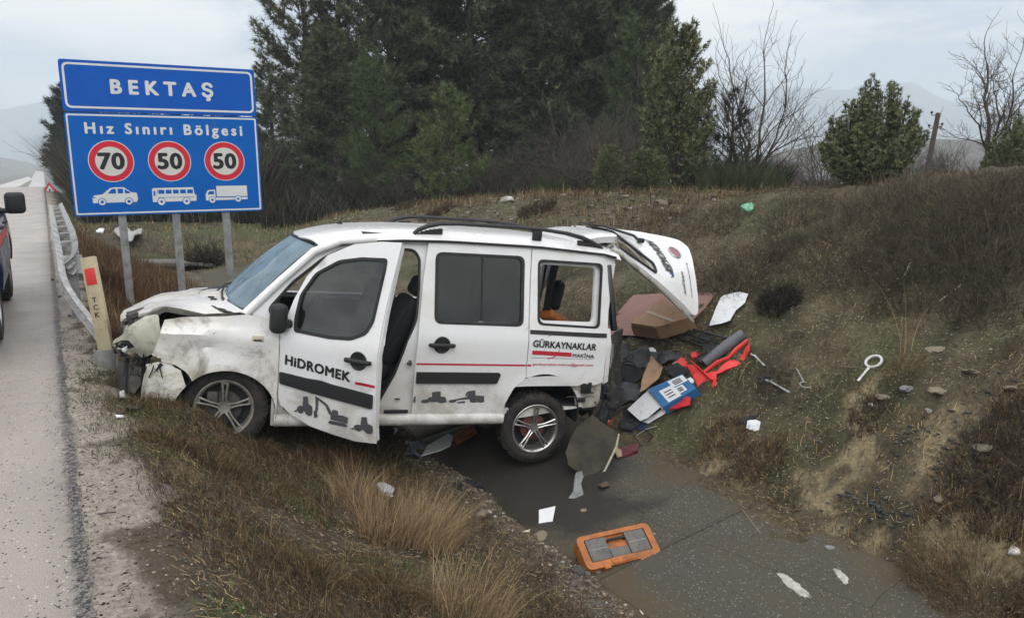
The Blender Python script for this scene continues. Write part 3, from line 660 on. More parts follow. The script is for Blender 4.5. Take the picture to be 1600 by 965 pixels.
def handle(par, x, z, fn, nm='door_handle'):
    """round recess with a horizontal pull across it"""
    bm = bmesh.new(); C0 = Vector(fn(x, z, .0)); 
    def P(a, b, c): return Vector(fn(x + a, z + b, c))
    n = 28; ring = [bm.verts.new(P(.072 * math.cos(2 * math.pi * k / n), .072 * math.sin(2 * math.pi * k / n), .002)) for k in range(n)]
    r2 = [bm.verts.new(P(.066 * math.cos(2 * math.pi * k / n), .066 * math.sin(2 * math.pi * k / n), .010)) for k in range(n)]
    r3 = [bm.verts.new(P(.05 * math.cos(2 * math.pi * k / n), .05 * math.sin(2 * math.pi * k / n), .003)) for k in range(n)]
    for A, B in ((ring, r2), (r2, r3)):
        for k in range(n): bm.faces.new((A[k], A[(k + 1) % n], B[(k + 1) % n], B[k]))
    bm.faces.new(r3); finish(nm + '_bowl', bm, BLACK, par)
    bm = bmesh.new(); tube(bm, [P(-.105, 0, .004), P(-.09, .001, .03), P(-.03, .002, .036), P(.05, .002, .036), P(.09, .001, .032), P(.105, 0, .004)], [.014, .018, .019, .02, .019, .014], 10, flat=.9); finish(nm, bm, BLACK, par)
handle(sd, -.365, .577, lambda a, b, c: (a, side(0)(a, b)[1] + c, b))
def strip(name, poly, off, par, m, fn=None, th=.012): return sheet(name, poly, [], fn or side(off), m, par, th, out=OUTL)
strip('side_moulding', [(-.168, .350), (-.885, .350), (-.898, .335), (-.872, .264), (-.855, .258), (-.168, .258)], .022, sd, BLACK, th=.022)
strip('red_stripe', [(-.162, .424), (-1.128, .424), (-1.128, .408), (-.162, .408)], .002, sd, REDM, th=.001)

# ---- rear quarter panel (its lower edge torn, lettering on it)
quar = [(-1.160, 1.425), (-1.75, 1.425), (-1.985, 1.40), (-2.0, 1.32), (-1.965, 1.165), (-1.915, .90), (-1.905, .72), (-1.90, .50), (-1.892, .27), (-1.80, .245), (-1.70, .262), (-1.64, .238)] + arc(-1.32, -.03, .372, 44, 108) + [(-1.138, .31), (-1.138, .804), (-1.147, 1.127)]
def qside(off=0):
    f0 = side(off)
    def f(x, z):
        p = f0(x, z); k = sstep(-1.3, -1.7, x) if False else max(0, min(1, (-1.5 - x) / .35))
        return (p[0], p[1] + .018 * k * math.exp(-((z - .27) / .09) ** 2) + .010 * float(fbm(np.array([x * 4]), np.array([z * 4]), 2, 15)[0]) * (z < .66), p[2])
    return f
rq = sheet('rear_quarter_panel', quar, [rnd([(-1.218, 1.318), (-1.848, 1.318), (-1.812, .757), (-1.218, .772)], .05)], qside(), WHITE, VAN, .012, out=OUTL)
ring_seal('window_seal', rnd([(-1.212, 1.325), (-1.855, 1.325), (-1.818, .750), (-1.212, .766)], .055), .004, rq, .026)
strip('side_moulding', [(-1.145, .725), (-1.895, .710), (-1.893, .672), (-1.145, .690)], .006, rq, BLACK, th=.01)
strip('red_stripe', [(-1.140, .424), (-1.178, .424), (-1.178, .408), (-1.140, .408)], .0025, rq, REDM, qside(.0025), th=.001)
def van_text(s, x0, x1, z0, z1, m, par, fn, bold=.0, space=1.0, slope=0.0, shear=0, nm='lettering'):
    V, F, _ = text_geo(s, bold, space, shear)
    return decal(nm, (V, F), lambda a, b: fn(x0 + (x1 - x0) * a, z0 + (z1 - z0) * b + slope * a), m, par, True)
q3 = qside(.0035)
van_text('G\u00dcRKAYNAKLAR', -1.173, -1.786, .578, .655, LETB, rq, q3, .03, 1.0, slope=-.020)
strip('red_bar', [(-1.176, .548), (-1.55, .536), (-1.55, .500), (-1.176, .512)], 0, rq, REDM, qside(.0025), th=.001)
van_text('MAK\u0130NA', -1.562, -1.775, .497, .540, LETB, rq, q3, .02, 1.05, slope=-.008)
van_text('H\u0130DROL\u0130K S\u0130STEMLER\u0130 OTO\u0130M\u00c7.SAN. ve T\u0130C. LTD.\u015eT\u0130.', -1.165, -1.775, .478, .492, GREYV, rq, q3, .0, 1.0, slope=-.004)
van_text('gurkaynaklarmakina@gmail.com', -1.190, -1.775, .412, .442, REDM, rq, q3, .012, 1.08, slope=-.002)
# the thin arcs of the logo behind the lettering
bm = bmesh.new(); a_ = arc(-1.36, .60, .085, -60, 80, 16); o_ = arc(-1.35, .60, .078, -60, 80, 16)
decal('logo_arc', polygeo([a_ + o_[::-1]]), lambda a, b: q3(-2.72 - a if False else a, b), GREYV, rq); bm.free()
decal('logo_arc', polygeo([arc(-1.33, .575, .10, 190, 275, 14) + arc(-1.33, .578, .094, 190, 275, 14)[::-1]]), lambda a, b: q3(a, b), REDM, rq)
strip('pillar_edge', [(-1.892, .76), (-1.935, .75), (-1.95, .55), (-1.955, .27), (-1.905, .25), (-1.905, .50)], .006, rq, WHITE, th=.03)
# exposed inner panel where the bumper tore away
def inner_panel(x, z): return (x, Wd(x, z) - .03 + .02 * float(fbm(np.array([x * 7]), np.array([z * 7]), 3, 25)[0]), z)
sheet('torn_inner_panel', [(-1.52, .29), (-1.90, .27), (-1.905, .10), (-1.88, .035), (-1.74, .02), (-1.67, .045), (-1.64, .16)], [], inner_panel, PRIMER, VAN, .02, du=.05, dv=.05, out=OUTL)
bm = bmesh.new()
bx(bm, (-1.735, .845, .215), (.09, .03, .10), bev=.006); bx(bm, (-1.76, .862, .225), (.035, .02, .09), bev=.004); bx(bm, (-1.78, .86, .175), (.05, .02, .012), bev=.003); bx(bm, (-1.70, .852, .105), (.075, .02, .04), bev=.01)
finish('vent_grille', bm, BLACK, VAN)
bm = bmesh.new()
for k in range(9):
    x = -1.55 - .03 * k; tube(bm, [(x, .85, .13 + .008 * math.sin(k)), (x - .033, .853, .13 + .008 * math.sin(k + 1.4))], .004, 5)
tube(bm, [(-1.84, .845, .09), (-1.86, .85, .05), (-1.88, .84, .08), (-1.9, .83, .06)], .006, 5); finish('torn_edge', bm, STEEL, VAN)['kind'] = 'stuff'

# ---- roof, rails, spoiler
def roofz(x, y):
    zc = np.interp(x, [-2.03, -1.9, -1.2, -.4, 0, .35, .55, .70, .80], [1.475, 1.505, 1.53, 1.52, 1.50, 1.462, 1.42, 1.375, 1.335])
    k = min(1, abs(y) / .69)
    return float(zc - .022 * k ** 2 - .085 * k ** 7)
def roof_fn(u, v):
    x = u; y = v; sc = 1.0
    xe = x
    if x > .3: xe = x - (.16 * (abs(y) / .66) ** 2) * (x - .3) / .5
    return (xe, y, roofz(xe, y))
bm = sheet_bm([(.80, -.69), (.80, .69), (-2.03, .69), (-2.03, -.69)], [], roof_fn, .012, .12, .06, out=(0, 0, 1)); finish('roof', bm, WHITE, VAN)
for s in (1, -1):
    bm = bmesh.new(); tube(bm, [(x, s * (.685), roofz(x, .69) + .004) for x in np.linspace(.60, -1.98, 22)], .011, 6); finish('gutter_strip', bm, RUB, VAN)
def rail(s):
    bm = bmesh.new(); y = s * .60
    r = lambda x: roofz(x, y)
    xs_ = [-.12, -.16, -.24, -.34, -.5, -.9, -1.25, -1.5, -1.66, -1.76, -1.84, -1.87]; h = [.0, .035, .068, .088, .095, .10, .10, .092, .07, .04, .008, -.005]
    tube(bm, [(x, y, r(x) + hh) for x, hh in zip(xs_, h)], [.022, .024, .026, .024, .022, .021, .022, .025, .028, .028, .024, .016], 10, flat=.75, up=(0, 1, 0))
    bx(bm, (-1.22, y, r(-1.2) + .045), (.09, .035, .10), bev=.012)
    # the fairing that fills the foot of the rail
    for x0, x1 in ((-.14, -.36), (-1.62, -1.85)):
        n = 6
        for k in range(n):
            xa = x0 + (x1 - x0) * k / n; xb = x0 + (x1 - x0) * (k + 1) / n; ha = max(.012, float(np.interp(-xa, [-q for q in xs_], h))); bx(bm, ((xa + xb) / 2, y, r(xa) + ha * .30), (abs(xb - xa) * 1.05, .03, ha * .55), bev=.003, seg=1)
    finish('roof_rail', bm, BLACK, VAN)
rail(1); rail(-1)
def spoil(u, v):
    k = abs(v) / .62; return (-1.70 - u + .03 * k * k, v, 1.545 + .06 * math.sin(min(1, u / .32) * math.pi * .55) - .045 * k ** 6)
bm = sheet_bm(rnd([(0, -.60), (0, .60), (.36, .60), (.36, -.60)], .08), [], spoil, .06, .04, .08, out=(0, 0, 1)); sp_ = finish('spoiler', bm, WHITE, VAN)
bm = bmesh.new(); bx(bm, (.42, .1, 1.475), (.05, .03, .02), bev=.006); tube(bm, [(.42, .1, 1.48), (.39, .1, 1.52)], .006, 6); finish('antenna_base', bm, BLACK, VAN)

# ---- windscreen and cowl
def wind(u, v):      # u -1..1 across, v 0..1 up
    xb = 1.345 - .20 * u * u; zb = .79 - .02 * u * u; yb = .70 * u
    xt = .80 - .15 * u * u; zt = 1.335 - .035 * u * u; yt = .60 * u
    b = .03 * math.sin(v * math.pi)
    return (xb + (xt - xb) * v + b * .7, yb + (yt - yb) * v, zb + (zt - zb) * v + b * .7)
wfn = lambda a, b: wind(a, b)
bm = sheet_bm(rnd([(-1, .0), (1, .0), (1, 1), (-1, 1)], .06), [], wfn, .005, .1, .1, out=(1, 0, .6)); ws = finish('windscreen', bm, GL_WIND, VAN)
bm = bmesh.new()
for s in (-1, 1): tube(bm, [wind(s * 1.01, v) for v in np.linspace(0, 1, 9)], .018, 6)
tube(bm, [wind(u, 1.01) for u in np.linspace(-1, 1, 11)], .014, 6); tube(bm, [wind(u, -.005) for u in np.linspace(-1, 1, 11)], .016, 6); finish('windscreen_seal', bm, RUB, ws)
for s in (1, -1):   # A pillars
    bm = bmesh.new(); tube(bm, [(1.17, s * .775, .765), (.92, s * .735, 1.03), (.68, s * .69, 1.265), (.48, s * .675, 1.355), (.2, s * .675, 1.39)], [.036, .034, .034, .032, .03], 10, flat=.9); finish('windscreen_pillar', bm, WHITE, VAN)
def cowl(u, v): p = wind(u, 0); return (p[0] + .02 + v * .16, p[1] * 1.03, p[2] - .015 + .02 * v + .004 * math.sin(u * 60))
bm = sheet_bm([(-1, 0), (1, 0), (1, 1), (-1, 1)], [], cowl, .01, .04, .25, out=(0, 0, 1)); finish('cowl', bm, BLACK, VAN)
bm = bmesh.new()
for a, b in ((.62, -.15), (-.05, -.80)):
    p = Vector(wind(a, 0)) + Vector((.06, 0, .0)); q = Vector(wind(b, .10)) + Vector((.02, 0, .015)); tube(bm, [p, p.lerp(q, .5) + Vector((.02, 0, .02)), q], [.012, .009, .006], 6)
bm2 = bm; finish('wiper', bm2, BLACK, VAN)

# ---- bonnet, buckled along its near edge
def nose_x(y): 
    k = min(1, abs(y) / .845); return 1.5 + .60 * max(0, 1 - k ** 2.5) ** (1 / 2.6)
def bonnet(u, v):   # u: x, v: y
    x, y = u, v
    zl = np.interp(x, [1.15, 1.32, 1.46, 1.55, 1.63, 1.74, 1.87, 2.05, 2.14], [.775, .765, .755, .768, .795, .795, .735, .64, .585])
    zc = np.interp(x, [1.15, 1.27, 1.6, 1.86, 2.0, 2.14], [.815, .815, .79, .742, .665, .585])
    k = y / .70; z = zc + (zl - zc) * max(0, k) ** 3 if k > 0 else zc - .07 * (-k) ** 2
    z += .012 * float(fbm(np.array([x * 5]), np.array([y * 5]), 3, 61)[0])
    xe = min(x, nose_x(y * 1.06) - .015) if x > 1.75 else x
    if x < 1.3: xe = x + .20 * (1 - (abs(y) / .72) ** 2) * (1.3 - x) / .14
    return (xe, y * (1.0 if x < 1.6 else 1 - .10 * (x - 1.6)), float(z))
bm = sheet_bm([(1.16, -.70), (1.16, .715), (1.5, .73), (1.7, .745), (1.9, .70), (2.05, .56), (2.13, .3), (2.15, 0), (2.13, -.3), (2.05, -.54), (1.9, -.66), (1.5, -.70)], [], bonnet, .012, .05, .05, out=(0, 0, 1)); bon = finish('bonnet', bm, WHITEF, VAN, smooth=50)
bm = bmesh.new()    # the folded lip under the buckle
pts = [bonnet(x, y) for x, y in ((1.2, .72), (1.45, .735), (1.6, .745), (1.72, .75), (1.88, .71), (2.04, .58), (2.13, .30))]
for k in range(len(pts) - 1):
    a, b = Vector(pts[k]), Vector(pts[k + 1]); dz = Vector((0, -.02, -.045)); bm.faces.new([bm.verts.new(q) for q in (a, b, b + dz, a + dz)])
bmesh.ops.solidify(bm, geom=bm.faces[:], thickness=.008); finish('bonnet_lip', bm, PRIMER, bon)
bm = bmesh.new()
for a, b in ((1.40, .35), (1.42, .22)):
    p = bonnet(a, b); bx(bm, (p[0], p[1], p[2] + .006), (.05, .025, .012), bev=.005)
finish('washer_jet', bm, BLACK, bon)['kind'] = 'stuff'

# ---- front wing, torn at the arch
fend = [(.915, -.06), (.915, .393), (.925, .70), (1.06, .765), (1.16, .772), (1.32, .752), (1.46, .742), (1.60, .735), (1.72, .712), (1.735, .66), (1.755, .58), (1.785, .48), (1.80, .445), (1.72, .40), (1.637, .385), (1.567, .335), (1.54, .30)] + arc(1.283, -.02, .37, 50, 172) + [(.925, -.06)]
fw_ = sheet('front_wing', fend, [], side(.0, 1, 1), WHITEF, VAN, .012, du=.06, dv=.05, out=OUTL)
sheet('front_wing', [(.95, -.02), (.93, .70), (1.16, .77), (1.6, .72), (1.82, .64), (1.82, .02), (1.66, 0)] + arc(1.283, -.02, .37, 5, 172), [], side(0, -1), WHITE, VAN, .012, out=OUTR)
bm = bmesh.new(); f = side(.022); bx(bm, (1.075, f(1.075, .6)[1], .60), (.085, .012, .048), rot=(0, -.05, 0), bev=.006); finish('side_repeater', bm, mat('repeater_lens', (.62, .55, .42), .2, coat=.6), fw_)
bm = bmesh.new(); bx(bm, (1.075, f(1.075, .6)[1] + .006, .588), (.06, .006, .012), bev=.002); finish('repeater_lettering', bm, LETB, fw_)
# ---- bumper corner hanging below the tear
bump = [(1.835, .376), (1.76, .40), (1.70, .395), (1.60, .345)] + arc(1.283, -.02, .375, 42, 5, 10) + [(1.70, .0), (1.78, .015), (1.87, .02), (1.862, .20)]
def bfn(x, z): y = Wd(min(x, 2.05), z) + .012 + .02 * float(fbm(np.array([x * 5]), np.array([z * 5]), 3, 71)[0]) + .05 * math.exp(-(((x - 1.62) / .09) ** 2)) * (.3 - z); return (x, y, z)
sheet('front_bumper', bump, [], bfn, WHITEF, VAN, .012, du=.05, dv=.05, out=OUTL)
BMPG = mat('scraped_bumper', (.065, .062, .056), .7, noise=.3, nscale=8, dirt=((.20, .185, .14), .45, 6), bump=.4, bscale=40)
def nosefn(y, z, off=0): k = .012 * float(fbm(np.array([y * 6]), np.array([z * 6]), 3, 81)[0]); return (nose_x(y) + off + k, y, z)
def nf(off): return lambda a, b: nosefn(a, b, off)
NO = (1, .3, 0)
sheet('bumper_skirt', [(.745, .385), (.45, .365), (0, .36), (-.78, .34), (-.78, .06), (0, .06), (.5, .085), (.70, .13), (.74, .20)], [], nf(.005), BMPG, VAN, .02, du=.05, dv=.05, out=NO)
sheet('nose_panel', [(.70, .62), (.3, .60), (-.78, .58), (-.78, .36), (.0, .38), (.45, .37), (.55, .40), (.70, .56)], [], nf(-.04), WHITEF, VAN, .015, du=.05, dv=.05, out=NO)
sheet('grille', rnd([(.30, .52), (-.30, .52), (-.28, .43), (.28, .43)], .03), [], nf(-.02), BLACK, VAN, .02, du=.05, out=NO)
# headlamp: bulging housing pushed back, with a dark broken hole in the lens
HOUS = mat('headlamp_housing', (.52, .51, .42), .35, noise=.25, nscale=7, dirt=((.13, .10, .065), .45, 9), coat=.4)
def lampfn(u, v):    # u across from nose 0 to wing 1, v 0..1 up
    x = 2.075 - .335 * u; z = .42 + .03 * u + v * (.13 + .15 * min(1, u * 1.6)) ; y0 = Wd(min(x, 2.12), .5)
    b = .05 * math.sin(math.pi * min(1, max(0, v))) ** .6 * math.sin(math.pi * min(.95, .12 + u * .8)) ** .5
    return (x + b * .25 + .012 * math.sin(9 * u + 5 * v), y0 - .055 + b, z)
hole = rnd([(.02, .30), (.16, .52), (.34, .46), (.46, .20), (.30, .10), (.10, .06)], .05)
bm = sheet_bm(rnd([(0, .0), (.03, .62), (.3, .86), (.62, 1.0), (.96, 1.06), (.99, .55), (.90, 0), (.6, -.12), (.3, -.1)], .10), [hole], lampfn, .012, .05, .08, out=(.3, 1, 0)); hl = finish('headlamp', bm, HOUS, VAN)
bm = bmesh.new(); 
for k in range(14):
    a = Vector(lampfn(random.uniform(.08, .45), random.uniform(.05, .5))) + Vector((0, -.05, -.03)); bx(bm, a, (random.uniform(.02, .06), random.uniform(.01, .04), random.uniform(.02, .05)), rot=(random.random() * 3, random.random() * 3, 0))
finish('broken_lamp_pieces', bm, DARK, hl)
bm = bmesh.new(); bx(bm, Vector(lampfn(.28, .12)) + Vector((0, .0, 0)), (.05, .02, .03), rot=(.3, .4, .8), bev=.004); finish('lens_shard', bm, mat('clear_shard', (.75, .76, .74), .1, spec=.8), hl)
# crushed engine bay behind: dark mass with pipes and torn metal
bm = bmesh.new(); bx(bm, (1.50, -.02, .34), (.98, 1.34, .60), bev=.05); finish('engine_bay', bm, DARK, VAN)
bm = bmesh.new()
for k in range(22):
    x = random.uniform(1.2, 2.0); y = random.uniform(.25, .62); a = Vector((x, y, random.uniform(.62, .70)))
    bx(bm, a, (random.uniform(.04, .14), random.uniform(.04, .12), random.uniform(.03, .08)), rot=(random.random(), random.random(), random.random()), bev=.006, seg=1)
finish('engine_parts', bm, STEEL, VAN)
bm = bmesh.new()
for k in range(5):
    a = Vector((1.75 + .05 * k, .62 - .02 * k, .38)); tube(bm, [a, a + Vector((.05, .05, -.03)), a + Vector((.12, .02, -.05 + .03 * k))], .008, 6)
finish('torn_bracket', bm, STEEL, VAN)
bm = bmesh.new()
for k in range(34):
    x = random.uniform(1.74, 2.08); z = random.uniform(.375, .44); a = Vector((x, Wd(min(x, 2.1), z) + random.uniform(-.03, .025), z)); L_ = random.uniform(.03, .11); d1 = Vector((random.gauss(0, .5), random.uniform(-.1, .5), random.gauss(-.4, .6))).normalized() * L_; d2 = Vector((random.uniform(-.03, .03), .005, random.uniform(-.02, .02)))
    f_ = bm.faces.new([bm.verts.new(v) for v in (a, a + d2, a + d1)])
bmesh.ops.solidify(bm, geom=bm.faces[:], thickness=.003); finish('torn_plastic', bm, DARK, VAN, smooth=0)['kind'] = 'stuff'
bm = bmesh.new()
for k in range(6):
    x = 1.72 + .05 * k; a = Vector((x, Wd(x, .4) - .01, .42)); tube(bm, [a, a + Vector((.02, .03, -.06 - .02 * k)), a + Vector((.05 * math.sin(k), .02, -.14))], .005, 5)
finish('loose_wiring', bm, BLACK, VAN)['kind'] = 'stuff'
# mud packed into the tear
bm = bmesh.new()
for k in range(26):
    x = random.uniform(1.62, 2.03); a = Vector((x, Wd(x, .4) - .015, .385 + random.uniform(-.02, .03))); bmesh.ops.create_icosphere(bm, subdivisions=1, radius=random.uniform(.012, .032), matrix=Matrix.Translation(a))
finish('packed_mud', bm, mat('mud', (.10, .075, .045), .95, noise=.5, nscale=30), VAN)['kind'] = 'stuff'

# ---- driver's door, forced open and dropped
DPH = R_(40)
def doorfn(off=0):
    d = Vector((-math.cos(DPH), math.sin(DPH), 0)); n = Vector((math.sin(DPH), math.cos(DPH), 0)); h = Vector((.91, .855, 0))
    def f(s, z, c=0.0):
        w = -(.24 * (z - .62) if z > .62 else 0) - (.05 * (.05 - z) if z < .05 else 0) + .006 * math.exp(-((z - .62) / .03) ** 2)
        return tuple(h + d * s + n * (w + off + c) + Vector((0, 0, z)))
    return f
DOUT = (math.sin(DPH), math.cos(DPH), 0)
dout = [(.006, .14), (.0, .333), (-.006, .645), (.053, .901), (.125, 1.085), (.270, 1.262), (.479, 1.367), (.70, 1.408), (.868, 1.418), (.862, 1.316), (.846, 1.10), (.836, .95), (.833, .80), (.836, .545), (.845, .30), (.873, -.062), (.70, -.078), (.498, -.062), (.30, -.035), (.12, .03), (.03, .085)]
dwin = rnd([(.113, .672), (.096, .773), (.105, .945), (.200, 1.118), (.378, 1.232), (.56, 1.272), (.772, 1.288), (.775, 1.20), (.757, .826), (.715, .735), (.60, .678), (.419, .664)], .03)
fd = sheet('front_door', dout, [dwin], doorfn(0), WHITE, VAN, .012, out=DOUT)
# its inner trim makes it a real thickness
sheet('door_trim', [(.03, .12), (.02, .64), (.80, .66), (.80, .0), (.5, -.02), (.2, .03)], [], doorfn(-.05), DARK, fd, .02, out=DOUT)
sheet('door_edge', [(.828, -.05), (.818, .6), (.838, 1.30), (.855, 1.40), (.862, 1.40), (.842, .9), (.85, .1), (.866, -.05)], [], doorfn(-.014), WHITE, fd, .05, out=DOUT)
cx_, cz_ = .44, .97
inn = [(p[0] + (cx_ - p[0]) * .055, p[1] + (cz_ - p[1]) * .06) for p in dwin]; o2 = [(p[0] - (cx_ - p[0]) * .02, p[1] - (cz_ - p[1]) * .022) for p in dwin]
sheet('window_seal', o2, [inn], doorfn(.005), RUB, fd, .014, out=DOUT)
sheet('window', [(p[0] + (cx_ - p[0]) * .03, p[1] + (cz_ - p[1]) * .03) for p in dwin], [], doorfn(-.012), GL_DOOR, fd, .004, out=DOUT)
handle(fd, .682, .532, doorfn(0))
sheet('side_moulding', rnd([(.012, .345), (.60, .316), (.825, .300), (.828, .195), (.40, .222), (.02, .254)], .015), [], doorfn(.016), BLACK, fd, .014, out=DOUT)
sheet('red_stripe', [(.668, .376), (.832, .373), (.833, .352), (.668, .355)], [], doorfn(.002), REDM, fd, .001, out=DOUT)
V_, F_, _ = text_geo('HiDROMEK', .045, 1.08)
df = doorfn(.004); decal('lettering', (V_, F_), lambda a, b: df(.052 + .575 * a, .408 + .078 * b - .046 * a), LETB, fd, True)
# mirror
bm = bmesh.new(); bx(bm, (0, 0, 0), (.13, .11, .23), bev=.05, seg=4); bmesh.ops.translate(bm, vec=Vector(doorfn(.10)(.02, .765)), verts=bm.verts[:]); mi_ = finish('door_mirror', bm, BLACK, fd)
bm = bmesh.new(); a = Vector(doorfn(.0)(.06, .72)); b = Vector(doorfn(.1)(.03, .72)); tube(bm, [a, b], .035, 8); finish('mirror_arm', bm, BLACK, mi_)

# ---- grey machine silhouettes printed low on the doors
def roller(n=0):
    return [disc(.2, .16, .15, 14), disc(.80, .18, .17, 14), [(.06, .26), (.26, .34), (.34, .52), (.42, .52), (.42, .92), (.72, .98), (.74, .55), (.90, .52), (.95, .30), (.8, .12), (.5, .10), (.3, .14)]]
def grader():
    return [disc(.10, .17, .105, 12), disc(.70, .17, .11, 12), disc(.90, .17, .11, 12), [(.02, .26), (.16, .32), (.50, .50), (.52, .62), (.52, .95), (.72, 1.0), (.74, .62), (.98, .58), (1.0, .24), (.60, .16), (.56, .34), (.28, .26), (.2, .2)], [(.22, .12), (.46, .20), (.45, .05), (.26, .02)], [(.44, .62), (.48, .9), (.53, .9), (.5, .55)]]
def loader():
    return [disc(.36, .17, .17, 12), disc(.80, .19, .19, 12), [(.0, .04), (.17, .0), (.20, .30), (.34, .42), (.46, .42), (.48, .92), (.70, 1.0), (.76, .62), (.96, .55), (1.0, .25), (.60, .16), (.2, .2), (.12, .10)]]
def excav():
    return [[(.46, .0), (.96, .02), (1.0, .08), (.94, .16), (.5, .15), (.44, .06)], [(.50, .19), (1.0, .17), (1.0, .42), (.86, .46), (.72, .44), (.70, .60), (.56, .62), (.50, .42)], [(.52, .50), (.40, .76), (.10, .97), (.06, .90), (.34, .68), (.46, .36)], [(.02, 1.0), (.12, .95), (.12, .50), (.09, .26), (.04, .36), (.05, .60)], [(.0, .40), (.10, .34), (.13, .18), (.02, .10)]]
def machine(polys, x0, x1, z0, z1, fn, par, tilt=0):
    g = polygeo(polys); n = [0]
    for k, pl in enumerate(polys):
        decal('machine_silhouette', polygeo([pl]), lambda a, b, k=k: fn(x0 + (x1 - x0) * a, z0 + (z1 - z0) * b + tilt * a, .0005 * k) if fn is df else (lambda p: (p[0], p[1] + .0005 * k, p[2]))(fn(x0 + (x1 - x0) * a, z0 + (z1 - z0) * b + tilt * a)), GREYV, par)
def merge_machine(polys, x0, x1, z0, z1, fn, par, tilt=0):
    bm = bmesh.new()
    for k, pl in enumerate(polys):
        V, F = polygeo([pl]); vs = []
        for a, b in V:
            p = Vector(fn(x0 + (x1 - x0) * a, z0 + (z1 - z0) * b + tilt * a)); vs.append(bm.verts.new(p + Vector((0, .0007 * k, 0))))
        for f in F:
            try: bm.faces.new([vs[i] for i in f])
            except Exception: pass
    bm.normal_update(); finish('machine_silhouette', bm, GREYV, par, smooth=0)
sf = side(.0025)
merge_machine(roller(), -.212, -.452, .085, .190, sf, sd); merge_machine(grader(), -.462, -.775, .082, .196, sf, sd)
merge_machine([[(.0, .1), (1, .0), (1, 1), (.2, .8)]], -.158, -.178, .09, .15, sf, sd)
merge_machine(loader()[::1], .150, .322, .055, .205, df, fd, -.012); merge_machine(excav(), .330, .628, .020, .21, df, fd, -.006); merge_machine(loader(), .645, .845, .010, .135, df, fd, -.01)

# ---- cabin: floor, dash, wheel, seats, load bay
bm = bmesh.new(); bx(bm, (-.46, 0, .02), (2.86, 1.56, .06)); bx(bm, (-.46, 0, -.06), (2.7, 1.2, .10), bev=.03); finish('floor_pan', bm, DARK, VAN)
bm = bmesh.new(); bx(bm, (1.02, 0, .58), (.36, 1.46, .34), bev=.07, seg=3); bx(bm, (.90, .36, .66), (.22, .36, .14), bev=.05, seg=3); bx(bm, (.9, -.1, .3), (.3, .3, .5), bev=.04); finish('dashboard', bm, TRIM, VAN)
bm = bmesh.new(); ctr = Vector((.66, .36, .72)); M_ = Matrix.Translation(ctr) @ Euler((0, R_(62), 0)).to_matrix().to_4x4()
n = 28; pp = [M_ @ Vector((.185 * math.cos(2 * math.pi * k / n), .185 * math.sin(2 * math.pi * k / n), 0)) for k in range(n + 1)]; tube(bm, pp, .014, 8, cap=False)
for a in (90, 210, 330): tube(bm, [M_ @ Vector((0, 0, -.02)), M_ @ Vector((.18 * math.cos(R_(a)), .18 * math.sin(R_(a)), 0))], .014, 6)
bx(bm, M_ @ Vector((0, 0, -.015)), (.06, .11, .11), rot=(0, R_(-28), 0), bev=.02); tube(bm, [M_ @ Vector((0, 0, -.02)), (.9, .36, .6)], .03, 8); finish('steering_wheel', bm, BLACK, VAN)
def seat(x, y, tilt=0):
    s = empty('seat'); s.parent = VAN; s.location = (x, y, 0); s.rotation_euler = (0, R_(tilt), 0)
    def pc(nm, c, sz, rot, bev):
        b = bmesh.new(); bx(b, c, sz, rot=rot, bev=bev, seg=4); finish(nm, b, SEATM, s)
    pc('seat_cushion', (0, 0, .33), (.50, .48, .16), (0, R_(-6), 0), .06); pc('seat_back', (-.27, 0, .66), (.15, .48, .62), (0, R_(-15), 0), .065); pc('headrest', (-.375, 0, 1.06), (.10, .26, .17), (0, R_(-15), 0), .045)
    for q in (-.2, .2):
        b = bmesh.new(); bx(b, (-.235, q, .66), (.10, .07, .50), rot=(0, R_(-15), 0), bev=.03, seg=3); finish('side_bolster', b, SEATM, s)
seat(.28, .37, -8); seat(.28, -.37); 
bm = bmesh.new(); bx(bm, (-.80, 0, .32), (.5, 1.30, .16), bev=.05); bx(bm, (-1.08, 0, .60), (.14, 1.30, .52), rot=(0, R_(-14), 0), bev=.05); finish('rear_bench', bm, SEATM, VAN)
bm = bmesh.new(); bx(bm, (-1.10, .63, .90), (.08, .03, .74), rot=(.2, 0, 0)); finish('belt_pillar', bm, BLACK, VAN)
bm = bmesh.new(); bx(bm, (-.8, 0, 1.432), (2.2, 1.18, .02), bev=.005); finish('headliner', bm, TRIM, VAN)
bm = bmesh.new(); tube(bm, [(-1.22, .45, .5), (-1.42, .35, .95), (-1.46, .32, 1.30)], .012, 6); finish('seat_belt', bm, BLACK, VAN)
# D pillar cavity and the mangled tail
bm = bmesh.new()
bx(bm, (-1.955, .715, 1.02), (.045, .07, .60), rot=(.235, R_(6), 0), bev=.012); finish('tail_lamp_recess', bm, mat('gloss_black', (.015, .015, .016), .35, noise=.5, nscale=12, coat=.3), VAN)  # near-black box filling the lamp recess
bm = bmesh.new(); tube(bm, [(-1.93, -.70, .3), (-1.97, -.67, 1.0), (-2.0, -.62, 1.36)], .045, 8, flat=.7); finish('rear_pillar', bm, BLACK, VAN)
bm = bmesh.new(); bx(bm, (-1.90, 0, -.0), (.10, 1.5, .16), rot=(0, 0, .04), bev=.02); bx(bm, (-1.84, .55, .16), (.10, .3, .18), rot=(.2, .1, .3), bev=.03); finish('rear_beam', bm, STEEL, VAN)
